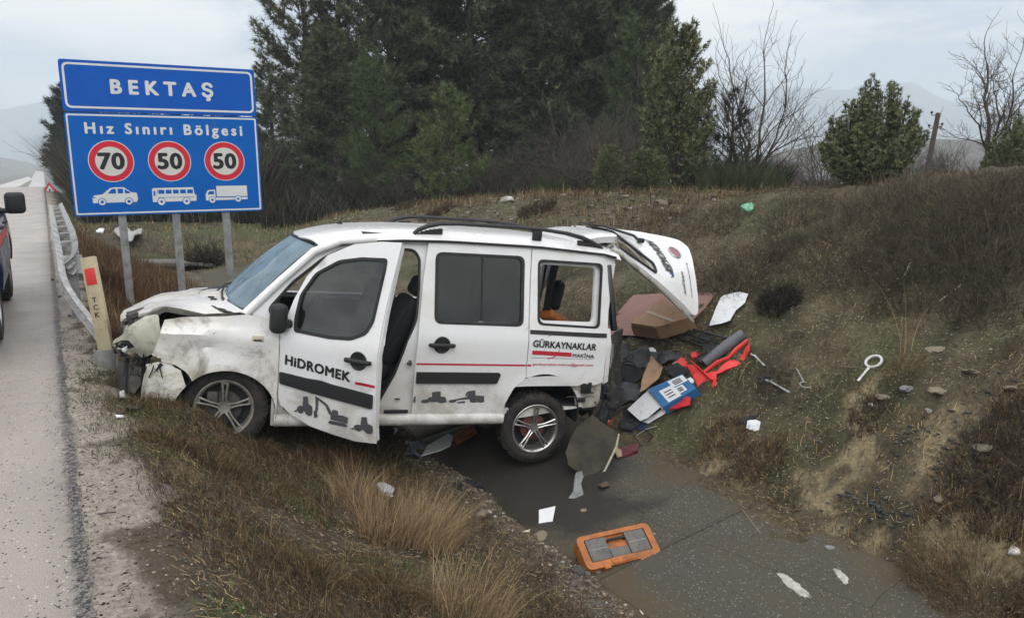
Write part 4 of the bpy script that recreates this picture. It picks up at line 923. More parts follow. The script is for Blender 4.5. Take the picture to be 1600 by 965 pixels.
# black plastic bumper end standing on its edge at the tail corner
bm = bmesh.new()
def bumpend(u, v): return (-1.975 - .11 * u - .02 * math.sin(v * 6) , .80 + .02 * math.sin(u * 3) - .03 * v, -.10 + .82 * v + .03 * u)
b2 = sheet_bm(rnd([(0, 0), (1.1, .02), (1.25, .5), (1.15, 1.0), (.15, .98), (.1, .5)], .1), [], bumpend, .03, .2, .08, out=(0, 1, 0)); be = finish('rear_bumper_end', b2, mat('scuffed_black', (.028, .027, .026), .6, noise=.5, nscale=9, dirt=((.12, .11, .09), .4, 14), bump=.5, bscale=30), VAN); bm.free()
b2 = bmesh.new(); tube(b2, [(-1.955, .84, .62), (-1.965, .845, .52), (-1.96, .84, .40)], [.014, .012, .008], 6); finish('reflector_strip', b2, mat('chrome_scrap', (.6, .6, .6), .25, metal=.9), be)
b2 = bmesh.new()
for k in range(18):
    a = Vector((random.uniform(-2.08, -1.86), random.uniform(.55, .82), random.uniform(-.12, .12))); bx(b2, a, (random.uniform(.03, .16), random.uniform(.02, .09), random.uniform(.02, .09)), rot=(random.random() * 2, random.random() * 2, random.random() * 2), bev=.006, seg=1)
for k in range(6):
    a = Vector((-1.95 - .02 * k, .78, .02 * k)); tube(b2, [a, a + Vector((-.06, .05, -.08)), a + Vector((-.10 - .02 * k, .02, -.05))], .006, 5)
finish('mangled_tail', b2, BLACK, VAN)

# ---- tailgate, burst open and twisted
GA, GB, GC, GD = Vector((-2.0, .62, 1.46)), Vector((-2.09, -.55, 1.62)), Vector((-3.43, -.42, 1.53)), Vector((-3.0, .60, .80))
GN = (GD - GA).cross(GB - GA).normalized()
if GN.z < 0: GN = -GN
def gate(u, v, c=0.0):   # u 0 near side..1 far side, v 0 hinge..1 bottom
    a = GA.lerp(GB, u); b = GD.lerp(GC, u); p = a.lerp(b, v); return p + GN * (.05 * math.sin(v * math.pi * .9) + .05 * math.sin(u * math.pi) + .012 * float(fbm(np.array([u * 5]), np.array([v * 5]), 3, 19)[0]) + c)
gout = rnd([(.03, .0), (.97, .0), (1.0, .35), (1.0, .92), (.90, 1.0), (.08, 1.0), (.0, .92), (.0, .4)], .06)
ghole = rnd([(.12, .07), (.86, .05), (.88, .20), (.78, .25), (.22, .47), (.09, .46)], .04)
bm = sheet_bm(gout, [ghole], gate, .035, .08, .08, out=tuple(GN)); gt = finish('tailgate', bm, paint_mat('tailgate_paint', (.80, .80, .79), .3, -5, -4, 0, .5), VAN)
bm = sheet_bm(gout, [ghole], lambda a, b: gate(a, b, -.045), .02, .08, .08, out=tuple(GN)); finish('tailgate_lining', bm, PRIMER, gt)
bm = bmesh.new(); P = [gate(a, b, .008) for a, b in ghole]; tube(bm, P + [P[0]], .014, 6, cap=False); finish('window_seal', bm, RUB, gt)
bm = bmesh.new(); tube(bm, [gate(.60, .42, .02), gate(.64, .36, .05), gate(.80, .16, .05), gate(.93, .02, .04)], [.018, .014, .011, .008], 8); bx(bm, gate(.60, .42, .035), (.07, .06, .05), bev=.015); finish('rear_wiper', bm, BLACK, gt)
bm = bmesh.new(); tube(bm, [(-1.96, .60, 1.45), gate(.0, .06, -.02), gate(.0, .5, -.04), gate(.02, .97, -.05)], .016, 6); tube(bm, [(-1.95, .55, 1.47), (-2.02, .58, 1.52), (-2.06, .56, 1.46)], .012, 6); tube(bm, [(-1.9, -.45, 1.5), gate(1, .02, -.03)], .02, 6); finish('hinge_arm', bm, PRIMER, gt)['kind'] = 'stuff'
# badge with a dark crimson centre, plate lettering, tape scraps, all turned with the gate
def gd(u0, v0, su, sv): return lambda a, b: gate(u0 + su * b, v0 + sv * a, .006)
decal('badge', polygeo([disc(0, 0, 1, 28)]), lambda a, b: gate(.70 + .07 * a, .805 + .055 * b, .010), mat('badge_red', (.20, .02, .03), .3, coat=.6), gt)
bm = bmesh.new(); P = [gate(.70 + .075 * math.cos(k * math.pi / 14), .805 + .06 * math.sin(k * math.pi / 14), .010) for k in range(29)]; tube(bm, P, .006, 6, cap=False); finish('badge_ring', bm, mat('badge_chrome', (.5, .5, .52), .2, metal=1), gt)
V_, F_, _ = text_geo('HiDROMEK', .04, 1.0)
decal('lettering', (V_, F_), lambda a, b: gate(.78 - .52 * a, .52 + .10 * (1 - b) + .09 * a, .006), LETB, gt, True, (-.3, .2, 1))
V_, F_, _ = text_geo('MAK\u0130NA', .02, 1.0)
decal('lettering', (V_, F_), lambda a, b: gate(.42 - .28 * a, .80 + .04 * (1 - b), .006), GREYV, gt)
decal('blue_sticker', polygeo([rect(0, 0, 1, 1)]), lambda a, b: gate(.27 + .05 * a, .66 + .05 * b, .006), mat('blue_sticker', (.04, .10, .45), .5), gt)
decal('logo_arc', polygeo([arc(0, 0, 1, 200, 330, 12) + arc(0, .06, .93, 200, 330, 12)[::-1]]), lambda a, b: gate(.34 + .13 * a, .64 - .07 * b, .006), LETB, gt)
V_, F_, _ = text_geo('gurkaynaklarmakina', .01, 1.0)
decal('lettering', (V_, F_), lambda a, b: gate(.62 - .44 * a, .905 + .022 * (1 - b), .006), GREYV, gt)

# ---- wheels
TYRE = mat('tyre_rubber', (.022, .021, .020), .8, noise=.4, nscale=18, dirt=((.075, .06, .042), .55, 11), bump=.5, bscale=90)
ALLOY = mat('alloy', (.55, .54, .52), .32, metal=.85, noise=.35, nscale=14, dirt=((.09, .075, .055), .35, 16))
ALLOYM = mat('alloy_muddy', (.50, .47, .42), .5, metal=.5, noise=.4, nscale=14, dirt=((.13, .105, .075), .8, 9))
WELL = mat('rim_barrel', (.03, .03, .03), .5, metal=.3, noise=.5, nscale=10)
def wheel(loc, alloy, sgn=1, brake=False, yaw=0, tilt=0):
    w = empty('wheel'); w.parent = VAN; w.location = loc; w.rotation_euler = (R_(tilt), 0, R_(yaw) + (0 if sgn > 0 else math.pi))
    bm = bmesh.new()
    lathe(bm, [(.212, .085), (.235, .096), (.27, .099), (.296, .090), (.307, .074), (.311, .05), (.312, 0), (.311, -.05), (.307, -.074), (.29, -.095), (.23, -.096), (.205, -.08)], 64)
    for k in range(60):
        a = 2 * math.pi * k / 60
        for yy_, off in ((.062, 0), (.022, .05), (-.022, 0), (-.062, .05)):
            bx(bm, ((.3125) * math.cos(a + off), yy_, .3125 * math.sin(a + off)), (.011, .03, .021), rot=Matrix.Rotation(-(a + off), 3, 'Y'))
    for k in range(40):
        a = 2 * math.pi * k / 40; bx(bm, (.300 * math.cos(a), .089, .300 * math.sin(a)), (.016, .006, .012), rot=Matrix.Rotation(-a, 3, 'Y'))
    finish('tyre', bm, TYRE, w)
    bm = bmesh.new(); lathe(bm, [(.214, .088), (.219, .094), (.214, .098), (.204, .094), (.196, .082), (.188, .05), (.180, -.08), (.20, -.085), (.208, -.06), (.205, .07)], 56)
    for k in range(5):
        a = 2 * math.pi * k / 5 + R_(18)
        for q in (-1, 1):
            d0 = Vector((math.cos(a + q * .34), 0, math.sin(a + q * .34))); d1 = Vector((math.cos(a + q * .105), 0, math.sin(a + q * .105)))
            tube(bm, [d0 * .040 + Vector((0, .058, 0)), d1 * .10 + Vector((0, .072, 0)), d1 * .16 + Vector((0, .082, 0)), d1 * .203 + Vector((0, .083, 0))], [.013, .0125, .012, .015], 8, flat=.7, up=(0, 1, 0))
        m = Vector((math.cos(a), 0, math.sin(a))); tube(bm, [m * .19 + Vector((0, .07, 0)), m * .205 + Vector((0, .078, 0))], .022, 6)
    finish('rim', bm, alloy, w)
    bm = bmesh.new(); lathe(bm, [(.0001, .070), (.022, .070), (.024, .064), (.03, .066), (.046, .064), (.052, .05), (.05, .0), (.0001, 0)], 28)
    for k in range(4):
        a = k * math.pi / 2 + .4; bx(bm, (.037 * math.cos(a), .066, .037 * math.sin(a)), (.012, .01, .012), bev=.003)
    finish('hub', bm, alloy, w)
    bm = bmesh.new(); lathe(bm, [(.0001, -.02), (.186, -.02), (.186, -.03), (.0001, -.03)], 40); finish('rim_barrel', bm, WELL, w)
    if brake:
        bm = bmesh.new(); lathe(bm, [(.0001, .03), (.115, .03), (.118, .02), (.118, -.02), (.0001, -.02)], 36); finish('brake_drum', bm, mat('rusty_drum', (.16, .055, .04), .8, noise=.5, nscale=20), w)
    else:
        bm = bmesh.new(); lathe(bm, [(.0001, .02), (.125, .02), (.125, .0), (.0001, .0)], 36); bx(bm, (.09, .02, .07), (.08, .06, .10), bev=.01); finish('brake_disc', bm, STEEL, w)
    return w
w1 = wheel((1.283, .725, .035), ALLOYM, 1, False, -6, 4)
w2 = wheel((-1.283, .745, -.158), ALLOY, 1, True)
w3 = wheel((1.283, -.745, -.02), ALLOY, -1, False); w4 = wheel((-1.283, -.745, -.05), ALLOY, -1, True)
for wx, cz, a in ((1.283, -.02, 1), (-1.32, -.03, 1)):
    for s in (1, -1):
        bm = bmesh.new(); pr = arc(wx, cz, .372, -12, 192, 20)
        for k in range(len(pr) - 1):
            (x0, z0), (x1, z1) = pr[k], pr[k + 1]; ya, yb = s * .838, s * .40; bm.faces.new([bm.verts.new(q) for q in ((x0, ya, z0), (x1, ya, z1), (x1, yb, z1), (x0, yb, z0))])
        bmesh.ops.remove_doubles(bm, verts=bm.verts[:], dist=1e-4); bm.faces.new([bm.verts.new((x, s * .42, z)) for x, z in pr])
        bmesh.ops.solidify(bm, geom=bm.faces[:], thickness=.008); finish('wheel_arch_liner', bm, DARK, VAN, smooth=30)
bm = bmesh.new(); tube(bm, [(-1.283, -.72, -.12), (-1.283, .70, -.155)], .04, 10); tube(bm, [(-1.28, .5, -.15), (-.7, .45, -.1)], .03, 8); tube(bm, [(-.9, .3, -.12), (.6, .3, -.12)], .028, 8); bx(bm, (-.5, -.1, -.13), (.7, .5, .14), bev=.04); tube(bm, [(1.2, .2, -.05), (1.26, .7, .0)], .03, 8)
finish('underbody', bm, STEEL, VAN)
bm = bmesh.new()
for k in range(3): tube(bm, [(-.55 - .1 * k, .78, -.09), (-.75 - .05 * k, .80, -.13 - .01 * k), (-.98, .78, -.10)], .006, 6)
finish('hanging_cable', bm, BLACK, VAN)

# ================================================================== ROAD FURNITURE
GALV = mat('galvanised', (.40, .41, .40), .5, metal=.35, noise=.35, nscale=5, dirt=((.16, .14, .11), .45, 6), bump=.15, bscale=80)
GALVW = mat('pale_rail', (.60, .60, .59), .5, metal=.2, noise=.3, nscale=6, dirt=((.16, .14, .11), .55, 9), bump=.15, bscale=80)
def wbeam(path, m, par, sgn=1, name='rail_beam', flat=None):
    prof = [(0, .155), (.012, .14), (.055, .115), (.075, .085), (.055, .05), (.012, .018), (.0, 0), (.012, -.018), (.055, -.05), (.075, -.085), (.055, -.115), (.012, -.14), (0, -.155)]
    bm = bmesh.new(); rings = []
    for i, (x, y, z, tl) in enumerate(path):
        d = Vector(path[min(i + 1, len(path) - 1)][:3]) - Vector(path[max(i - 1, 0)][:3]); d.normalize(); side_ = d.cross(Vector((0, 0, 1))).normalized() * -sgn; up_ = side_.cross(d).normalized() * sgn
        if up_.z < 0: up_ = -up_
        ca, sa = math.cos(tl), math.sin(tl); s2 = side_ * ca + up_ * sa; u2 = up_ * ca - side_ * sa
        rings.append([bm.verts.new(Vector((x, y, z)) + s2 * a * .8 + u2 * b * (.32 + .40 * float(sstep(7.5, 10.5, y)))) for a, b in prof])
    for a, b in zip(rings, rings[1:]):
        for k in range(len(prof) - 1): bm.faces.new((a[k], a[k + 1], b[k + 1], b[k]))
    bmesh.ops.recalc_face_normals(bm, faces=bm.faces[:]); bm.normal_update(); dup = {v: bm.verts.new(v.co + v.normal * .006) for v in bm.verts[:]}
    be = [e for e in bm.edges if len(e.link_faces) == 1]; fs = [f for f in bm.faces]
    for e_ in be:
        a, b = e_.verts; bm.faces.new((a, b, dup[b], dup[a]))
    for f in fs: bm.faces.new([dup[v] for v in f.verts])
    bmesh.ops.recalc_face_normals(bm, faces=bm.faces[:])
    return finish(name, bm, m, par, smooth=30)
rail_ = empty('guardrail', (0, 0, 0), label='double-faced steel guardrail along the wet road with its near end bent down', cat='guardrail')
gzr = lambda y: float(base_h(0, y))
path = [(.02 + .25 * (1 - sstep(6.9, 8.6, y)), y, .64 - .57 * float(1 - sstep(6.7, 9.6, y)) + .0 + gzr(y), 0) for y in list(np.arange(6.92, 10, .22)) + list(np.arange(10.2, 18.2, .8))]
wbeam(path, GALVW, rail_, -1)
path = [(.12, 8.75, .52, 0), (.18, 8.80, .57, 0), (.22, 8.95, .61, 0), (.24, 9.3, .63, 0), (.25, 9.8, .64, 0)] + [(.26, y, .64 + gzr(y), 0) for y in np.arange(11, 18.4, 1.0)]
wbeam(path, GALV, rail_, 1)
pbm = bmesh.new(); bx(pbm, (0, 0, 0), (.09, .008, 1.1)); bx(pbm, (.045, .02, 0), (.006, .05, 1.1)); bx(pbm, (-.045, .02, 0), (.006, .05, 1.1)); p0 = finish('rail_post', pbm, GALV, rail_, smooth=0)
sbm = bmesh.new(); bx(sbm, (0, 0, 0), (.20, .07, .04)); bx(sbm, (0, -.03, -.08), (.20, .008, .16)); s0 = finish('spacer_bar', sbm, GALVW, rail_, smooth=0)
k = 0
for y in [8.9] + [9.9 + 1.15 * i for i in range(8)]:
    z = gzr(y)
    for src, off in ((p0, .10), (s0, .68)):
        o = src if k == 0 else src.copy()
        if k: COL.objects.link(o); o.parent = rail_
        o.location = (.15, y, z + off - (.06 if y < 9.2 else 0) * (src is s0))
    k += 1
bm = bmesh.new()
for q in ((-.045, 7.8), (.02, 8.6), (-.09, 9.6)): pass
for (x, y, z) in ((.13, 7.8, .22), (.07, 8.2, .34), (.03, 8.6, .45)): bx(bm, (x - .06, y, z), (.03, .03, .02), bev=.006)
finish('rail_bolt', bm, STEEL, rail_)['kind'] = 'stuff'
# curled end shoe that cups the marker post
bm = bmesh.new()
def shoe(u, v): a = R_(150 + 240 * u); return (.30 + .105 * math.cos(a), 6.78 + .11 * math.sin(a) - .02 * v, -.10 + .20 * v + .02 * math.sin(u * 3))
b2 = sheet_bm([(0, 0), (1, 0), (1, 1), (0, 1)], [], shoe, .008, .05, .3); finish('end_shoe', b2, GALV, rail_); bm.free()

# marker post leaning in the rail end
mk = empty('marker_post', (.30, 6.80, -.04), label='leaning cream marker post with a red reflector at the bent guardrail end', cat='marker post')
tip = Vector((.235, 7.00, .875)); zdir = (tip - Vector(mk.location)).normalized(); xdir = (Vector((.854, -.521, 0)).normalized() - zdir * zdir.dot(Vector((.854, -.521, 0)))).normalized(); ydir = zdir.cross(xdir)
mk.rotation_euler = Matrix((xdir, ydir, zdir)).transposed().to_euler()
CREAM = mat('weathered_cream', (.47, .40, .26), .75, noise=.25, nscale=9, dirt=((.22, .18, .12), .4, 8), bump=.3, bscale=50)
bm = bmesh.new(); bx(bm, (0, 0, .44), (.118, .05, .90), bev=.008); finish('post_body', bm, CREAM, mk)
bm = bmesh.new(); bx(bm, (.005, -.027, .73), (.082, .006, .135), bev=.002); finish('reflector', bm, mat('red_reflector', (.62, .03, .025), .35, noise=.2, nscale=60), mk)
for i, ch in enumerate('TCK'):
    V, F, _ = text_geo(ch, .02); decal('stencil_letter', (V, F), lambda a, b: (-.022 + .038 * a, -.0262, .52 - .062 * i + .042 * b), LETB, mk, True, (0, -1, 0))

# ================================================================== TOWN SIGN
sg = empty('road_sign', (.265, 10.435, .95), rot=(0, 0, R_(-1.1)), label='large blue town sign with speed-limit panel on three steel posts', cat='road sign')
BLUE = mat('sign_blue', (.005, .105, .50), .38, noise=.14, nscale=2.2, dirt=((.03, .12, .34), .12, 5), spec=.2); BLUE2 = mat('sign_blue_panel', (.002, .125, .50), .38, noise=.12, nscale=2.2, dirt=((.03, .14, .34), .12, 5), spec=.2)
SW = mat('sign_white', (.72, .74, .73), .45, noise=.10, nscale=5); SR = mat('sign_red', (.62, .012, .035), .4); SC_ = mat('sign_cream', (.68, .67, .61), .45, noise=.08, nscale=6); SB = mat('sign_black', (.012, .012, .013), .45)
def plate(name, x0, x1, z0, z1, m, r=.035):
    bm = sheet_bm(rnd([(x0, z0), (x1, z0), (x1, z1), (x0, z1)], r), [], lambda a, b: (a, .0, b), .02, 0, 0, out=(0, -1, 0)); o = finish(name, bm, m, sg); return o
tp = plate('name_plate', 0, 2.18, 1.208, 1.79, BLUE); lp = plate('limit_plate', 0, 2.18, -.012, 1.196, BLUE2)
def flat(name, polys, m, par, lay=1, hole=None):
    if hole:
        bm = sheet_bm(polys, [hole], lambda a, b: (a, -.0012 * lay, b), 0, 0, 0, out=(0, -1, 0)); return finish(name, bm, m, par, smooth=0)
    return decal(name, polygeo(polys), lambda a, b: (a, -.0012 * lay, b), m, par)
def border(par, x0, x1, z0, z1, r, w): flat('border', rnd([(x0, z0), (x1, z0), (x1, z1), (x0, z1)], r, 6), SW, par, 1, rnd([(x0 + w, z0 + w), (x1 - w, z0 + w), (x1 - w, z1 - w), (x0 + w, z1 - w)], r * .7, 6))
border(tp, .030, 2.150, 1.245, 1.758, .07, .024); border(lp, .018, 2.163, .006, 1.180, .02, .019)
def stext(s, x0, x1, z0, z1, m, par, bold, space, lay=2):
    V, F, _ = text_geo(s, bold, space); decal('lettering', (V, F), lambda a, b: (x0 + (x1 - x0) * a, -.0012 * lay, z0 + (z1 - z0) * b), m, par, True, (0, -1, 0))
stext('BEKTA\u015e', .51, 1.665, 1.375, 1.603, SW, tp, .045, 1.62)
stext('H\u0131z S\u0131n\u0131r\u0131 B\u00f6lgesi', .197, 1.985, .915, 1.088, SW, lp, .04, 1.42)
for cx, n_ in ((.445, '70'), (1.092, '50'), (1.742, '50')):
    r = empty('limit_roundel'); r.parent = lp; r.location = (cx, -.001, .634)
    flat('white_rim', [disc(0, 0, .247, 56)], SW, r, 1); flat('red_ring', [disc(0, 0, .238, 56)], SR, r, 2); flat('cream_face', [disc(0, 0, .172, 48)], SC_, r, 3)
    V, F, _ = text_geo(n_, .045, 1.06); decal('numeral', (V, F), lambda a, b: (-.145 + .29 * a, -.0052, -.10 + .205 * b), SB, r, True, (0, -1, 0))
    for o in r.children: o.parent = r
# pictograms
def pic(name, x0, x1, z0, z1, polys, par):
    sym = None
    for m_, lay, pls in polys:
        for p in pls:
            o = flat(name if sym is None else 'symbol_piece', [[(x0 + (x1 - x0) * a, z0 + (z1 - z0) * b) for a, b in p]], m_, par, lay)
            sym = sym or o
def dd(cx, cy, r, asp): return disc(cx, cy, r, 22, r * asp)
A = (.697 - .205) / (.325 - .120)
pic('car_symbol', .205, .697, .120, .325, [(SW, 2, [[(.0, .10), (.0, .40), (.04, .55), (.22, .60), (.40, .96), (.50, 1.0), (.70, 1.0), (.86, .70), (.98, .66), (1.0, .28), (.96, .12)]]),
  (BLUE2, 3, [dd(.20, .16, .095, A), dd(.79, .16, .095, A), [(.34, .64), (.43, .90), (.52, .92), (.52, .64)], [(.56, .64), (.56, .92), (.68, .92), (.68, .64)], [(.72, .64), (.71, .90), (.84, .70), (.84, .64)], [(.02, .34), (.02, .44), (.08, .46)]]),
  (SW, 4, [dd(.20, .16, .078, A), dd(.79, .16, .078, A)]), (BLUE2, 5, [dd(.20, .16, .036, A), dd(.79, .16, .036, A)])], lp)
A = (1.372 - .86) / (.304 - .112)
pic('bus_symbol', .86, 1.372, .112, .312, [(SW, 2, [[(.0, .12), (.0, .92), (.04, .98), (.93, 1.0), (.96, .55), (1.0, .50), (.99, .14)]]),
  (BLUE2, 3, [dd(.19, .14, .095, A), dd(.76, .14, .095, A), rect(.11, .60, .11 + .01, .9)] + [[(.14 + .163 * k, .62), (.14 + .163 * k, .86), (.27 + .163 * k, .86), (.27 + .163 * k, .62)] for k in range(5)] + [[(.03, .5), (.03, .8), (.07, .8), (.07, .5)], [(.12, .40), (.95, .40), (.95, .375), (.12, .375)]]),
  (SW, 4, [dd(.19, .14, .082, A), dd(.76, .14, .082, A)]), (BLUE2, 5, [dd(.19, .14, .03, A), dd(.76, .14, .03, A)])], lp)
A = (1.996 - 1.481) / (.322 - .110)
pic('lorry_symbol', 1.481, 1.996, .110, .322, [(SW, 2, [rect(.26, .36, 1.0, 1.0), [(.0, .14), (.0, .52), (.06, .76), (.23, .78), (.23, .30), (1.0, .30), (1.0, .16)]]),
  (BLUE2, 3, [dd(.15, .17, .088, A), dd(.77, .20, .088, A), [(.045, .50), (.085, .70), (.20, .70), (.20, .50)]]), (SW, 4, [dd(.15, .17, .074, A), dd(.77, .20, .074, A)]), (BLUE2, 5, [dd(.15, .17, .03, A), dd(.77, .20, .03, A)])], lp)
for s_ in (.505, 1.118, 1.722):
    x = .265 + s_; y = 10.46; z0 = gz(x, y) - .3
    bm = bmesh.new()
    for c, sz in (((0, 0, 0), (.085, .008, 1)), ((-.040, .03, 0), (.008, .06, 1)), ((.040, .03, 0), (.008, .06, 1)), ((0, -.008, 0), (.030, .012, 1))): bx(bm, (s_ + c[0], .032 + c[1], (z0 - .95 + 1.74) / 2 - .0), (sz[0], sz[1], 1.74 - (z0 - .95)))
    finish('sign_post', bm, GALV, sg, smooth=0)
for z_ in (.2, .95, 1.35, 1.65):
    bm = bmesh.new(); bx(bm, (1.09, .026, z_), (2.1, .012, .05)); finish('back_rail', bm, GALV, sg, smooth=0)

# small warning triangle sign far down the road
ws_ = atz(78, 308, .3); wx, wy = .75, 48.0
P = CC + ray(78, 299) * 40.0
wt = empty('warning_sign', (P[0], P[1], P[2] - .9), label='small red-bordered warning triangle standing far off where the guardrail vanishes', cat='warning sign'); wt.rotation_euler = (0, 0, R_(-3))
for nm, r, m_, yy_ in (('red_border', .50, SR, 0), ('white_face', .33, SW, -.012)):
    bm = bmesh.new(); vs = [bm.verts.new((r * math.cos(R_(a)), yy_, .9 + r * math.sin(R_(a)))) for a in (90, 210, 330)]; bm.faces.new(vs); g = bmesh.ops.extrude_face_region(bm, geom=bm.faces[:]); bmesh.ops.translate(bm, vec=(0, .01, 0), verts=[v for v in g['geom'] if isinstance(v, bmesh.types.BMVert)]); finish(nm, bm, m_, wt, smooth=0)
bm = bmesh.new(); bx(bm, (0, -.02, .88), (.07, .008, .28)); finish('symbol', bm, SB, wt, smooth=0)
bm = bmesh.new(); tube(bm, [(0, .03, -1.6), (0, .03, 1.2)], .03, 8); finish('pole', bm, GALV, wt)

# ================================================================== BLUE VEHICLE at the left edge
BV = empty('pickup_truck', (-.44, 9.2, .006), label='dark blue pickup with a red side stripe parked at the left edge of the photo', cat='pickup truck')
NAVY = mat('navy_paint', (.02, .05, .17), .25, noise=.2, nscale=5, coat=.7, dirt=((.14, .12, .10), .35, 5)); GREYLOW = mat('mottled_grey', (.36, .36, .37), .55, noise=.5, nscale=4, dirt=((.05, .045, .04), .6, 6))
def bvs(x0=0, bulge=.03):
    def f(y, z):
        t = 0 if z < .95 else (z - .95) * .30
        nb = -.10 * max(0, (y - 1.7) / .6) ** 2 if y > 1.7 else 0
        return (x0 - t + bulge * math.sin(min(1, max(0, (z - .35) / .6)) * math.pi) + nb, y, z)
    return f
arF = arc(1.28, .36, .42, 0, 180, 12); arR = arc(-1.22, .36, .42, 0, 180, 12)
up_ = [(-2.2, .55), (-1.64, .55)] + [p for p in arR[::-1] if p[1] > .54] + [(-.8, .40), (.86, .40)] + [p for p in arF[::-1] if p[1] > .40] + [(1.72, .42), (2.1, .45), (2.15, .9), (1.95, 1.02), (1.0, 1.08), (.45, 1.62), (-.9, 1.66), (-1.0, 1.10), (-2.25, 1.08)]
for s, x0, out_ in ((1, 0, (1, 0, 0)), (-1, -1.8, (-1, 0, 0))):
    f0 = bvs(0); fn = (lambda y, z: f0(y, z)) if s > 0 else (lambda y, z: (-1.8 - f0(y, z)[0], y, z))
    bm = sheet_bm(up_, [rnd([(-.78, 1.12), (-.78, 1.56), (-.08, 1.56), (-.08, 1.12)], .05), rnd([(.0, 1.12), (.0, 1.56), (.40, 1.55), (.80, 1.14)], .05)], fn, .02, .12, .1, out=out_); bd = finish('body_side', bm, NAVY, BV)
    bm = sheet_bm(rnd([(-.80, 1.10), (-.80, 1.58), (.42, 1.57), (.84, 1.12)], .05), [], lambda y, z: (fn(y, z)[0] - s * .015, y, z), .005, .2, .2, out=out_); finish('window', bm, GL_DARK, BV)
    if s > 0:
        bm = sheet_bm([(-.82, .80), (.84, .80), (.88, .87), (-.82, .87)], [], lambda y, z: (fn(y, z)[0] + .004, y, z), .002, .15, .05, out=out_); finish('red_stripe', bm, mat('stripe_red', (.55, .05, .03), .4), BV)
        bm = sheet_bm([(-.80, .42), (.84, .42), (.84, .79), (-.82, .79)], [], lambda y, z: (fn(y, z)[0] + .003, y, z), .002, .15, .05, out=out_); finish('grey_panel', bm, GREYLOW, BV)  # pale grey panel with dark noise across the lower doors
        for y in (-.62, .15): bm = bmesh.new(); tube(bm, [(.03, y, .96), (.06, y + .02, .97), (.06, y + .14, .97), (.03, y + .16, .96)], .012, 6); finish('door_handle', bm, BLACK, BV)
        bm = bmesh.new(); bx(bm, (.13, 1.04, 1.12), (.20, .11, .24), bev=.05, seg=4); o = finish('door_mirror', bm, BLACK, BV); bm = bmesh.new(); tube(bm, [(-.02, 1.05, 1.03), (.06, 1.04, 1.04)], .03, 8); finish('mirror_arm', bm, BLACK, o)
bm = bmesh.new(); bx(bm, (-.9, -.22, 1.655), (1.36, 1.3, .04), bev=.015); bx(bm, (-.9, 1.55, 1.02), (1.66, 1.1, .06), rot=(R_(-5), 0, 0), bev=.02); bx(bm, (-.9, 2.16, .68), (1.62, .06, .5), bev=.02); bx(bm, (-.9, -2.2, .80), (1.72, .06, .55), bev=.02); bx(bm, (-.9, -1.6, .7), (1.6, 1.2, .04)); bx(bm, (-.9, 0, .45), (1.6, 2.6, .1)); finish('body_shell', bm, NAVY, BV)
bm = bmesh.new(); bx(bm, (-.9, -.95, 1.1), (1.6, .05, .5)); bx(bm, (-.9, .3, .85), (1.5, 1.2, .5), bev=.1); finish('cabin_interior', bm, DARK, BV)
bm = bmesh.new(); bx(bm, (-.9, .77, 1.34), (1.4, .02, .70), rot=(R_(45), 0, 0)); finish('windscreen', bm, GL_DARK, BV)
for x in (-.06, -1.74):
    bm = bmesh.new(); bx(bm, (x, -2.21, .92), (.12, .06, .30), bev=.02); finish('tail_lamp', bm, SR, BV)
bm = bmesh.new(); bx(bm, (-.9, -2.3, .5), (1.6, .14, .16), bev=.03); finish('rear_bumper', bm, BLACK, BV)
for y in (1.28, -1.22):
    for s, x in ((1, -.13), (-1, -1.67)):
        w = empty('wheel'); w.parent = BV; w.location = (x, y, .355); w.rotation_euler = (0, 0, R_(-90 if s > 0 else 90))
        bm = bmesh.new(); lathe(bm, [(.22, .11), (.27, .125), (.325, .115), (.35, .08), (.355, 0), (.35, -.08), (.325, -.115), (.22, -.11)], 40)
        for k in range(44):
            a = 2 * math.pi * k / 44
            for yy_ in (-.05, .05): bx(bm, (.354 * math.cos(a), yy_, .354 * math.sin(a)), (.014, .07, .028), rot=Matrix.Rotation(-a, 3, 'Y'))
        finish('tyre', bm, TYRE, w)
        bm = bmesh.new(); lathe(bm, [(.225, .10), (.215, .115), (.20, .10), (.19, .04), (.0001, .06), (.0001, .03), (.2, .0), (.22, .0)], 32)
        for k in range(6):
            a = k * math.pi / 3; tube(bm, [(.04 * math.cos(a), .075, .04 * math.sin(a)), (.2 * math.cos(a), .085, .2 * math.sin(a))], .022, 6)
        finish('rim', bm, ALLOY, w)
    for s in (1, -1):
        bm = bmesh.new(); pr = arc(y, .36, .42, 0, 180, 14); xa, xb = (-.01, -.35) if s > 0 else (-1.79, -1.45)
        for k in range(14): bm.faces.new([bm.verts.new(q) for q in ((xa, pr[k][0], pr[k][1]), (xa, pr[k + 1][0], pr[k + 1][1]), (xb, pr[k + 1][0], pr[k + 1][1]), (xb, pr[k][0], pr[k][1]))])
        finish('wheel_arch_liner', bm, DARK, BV)

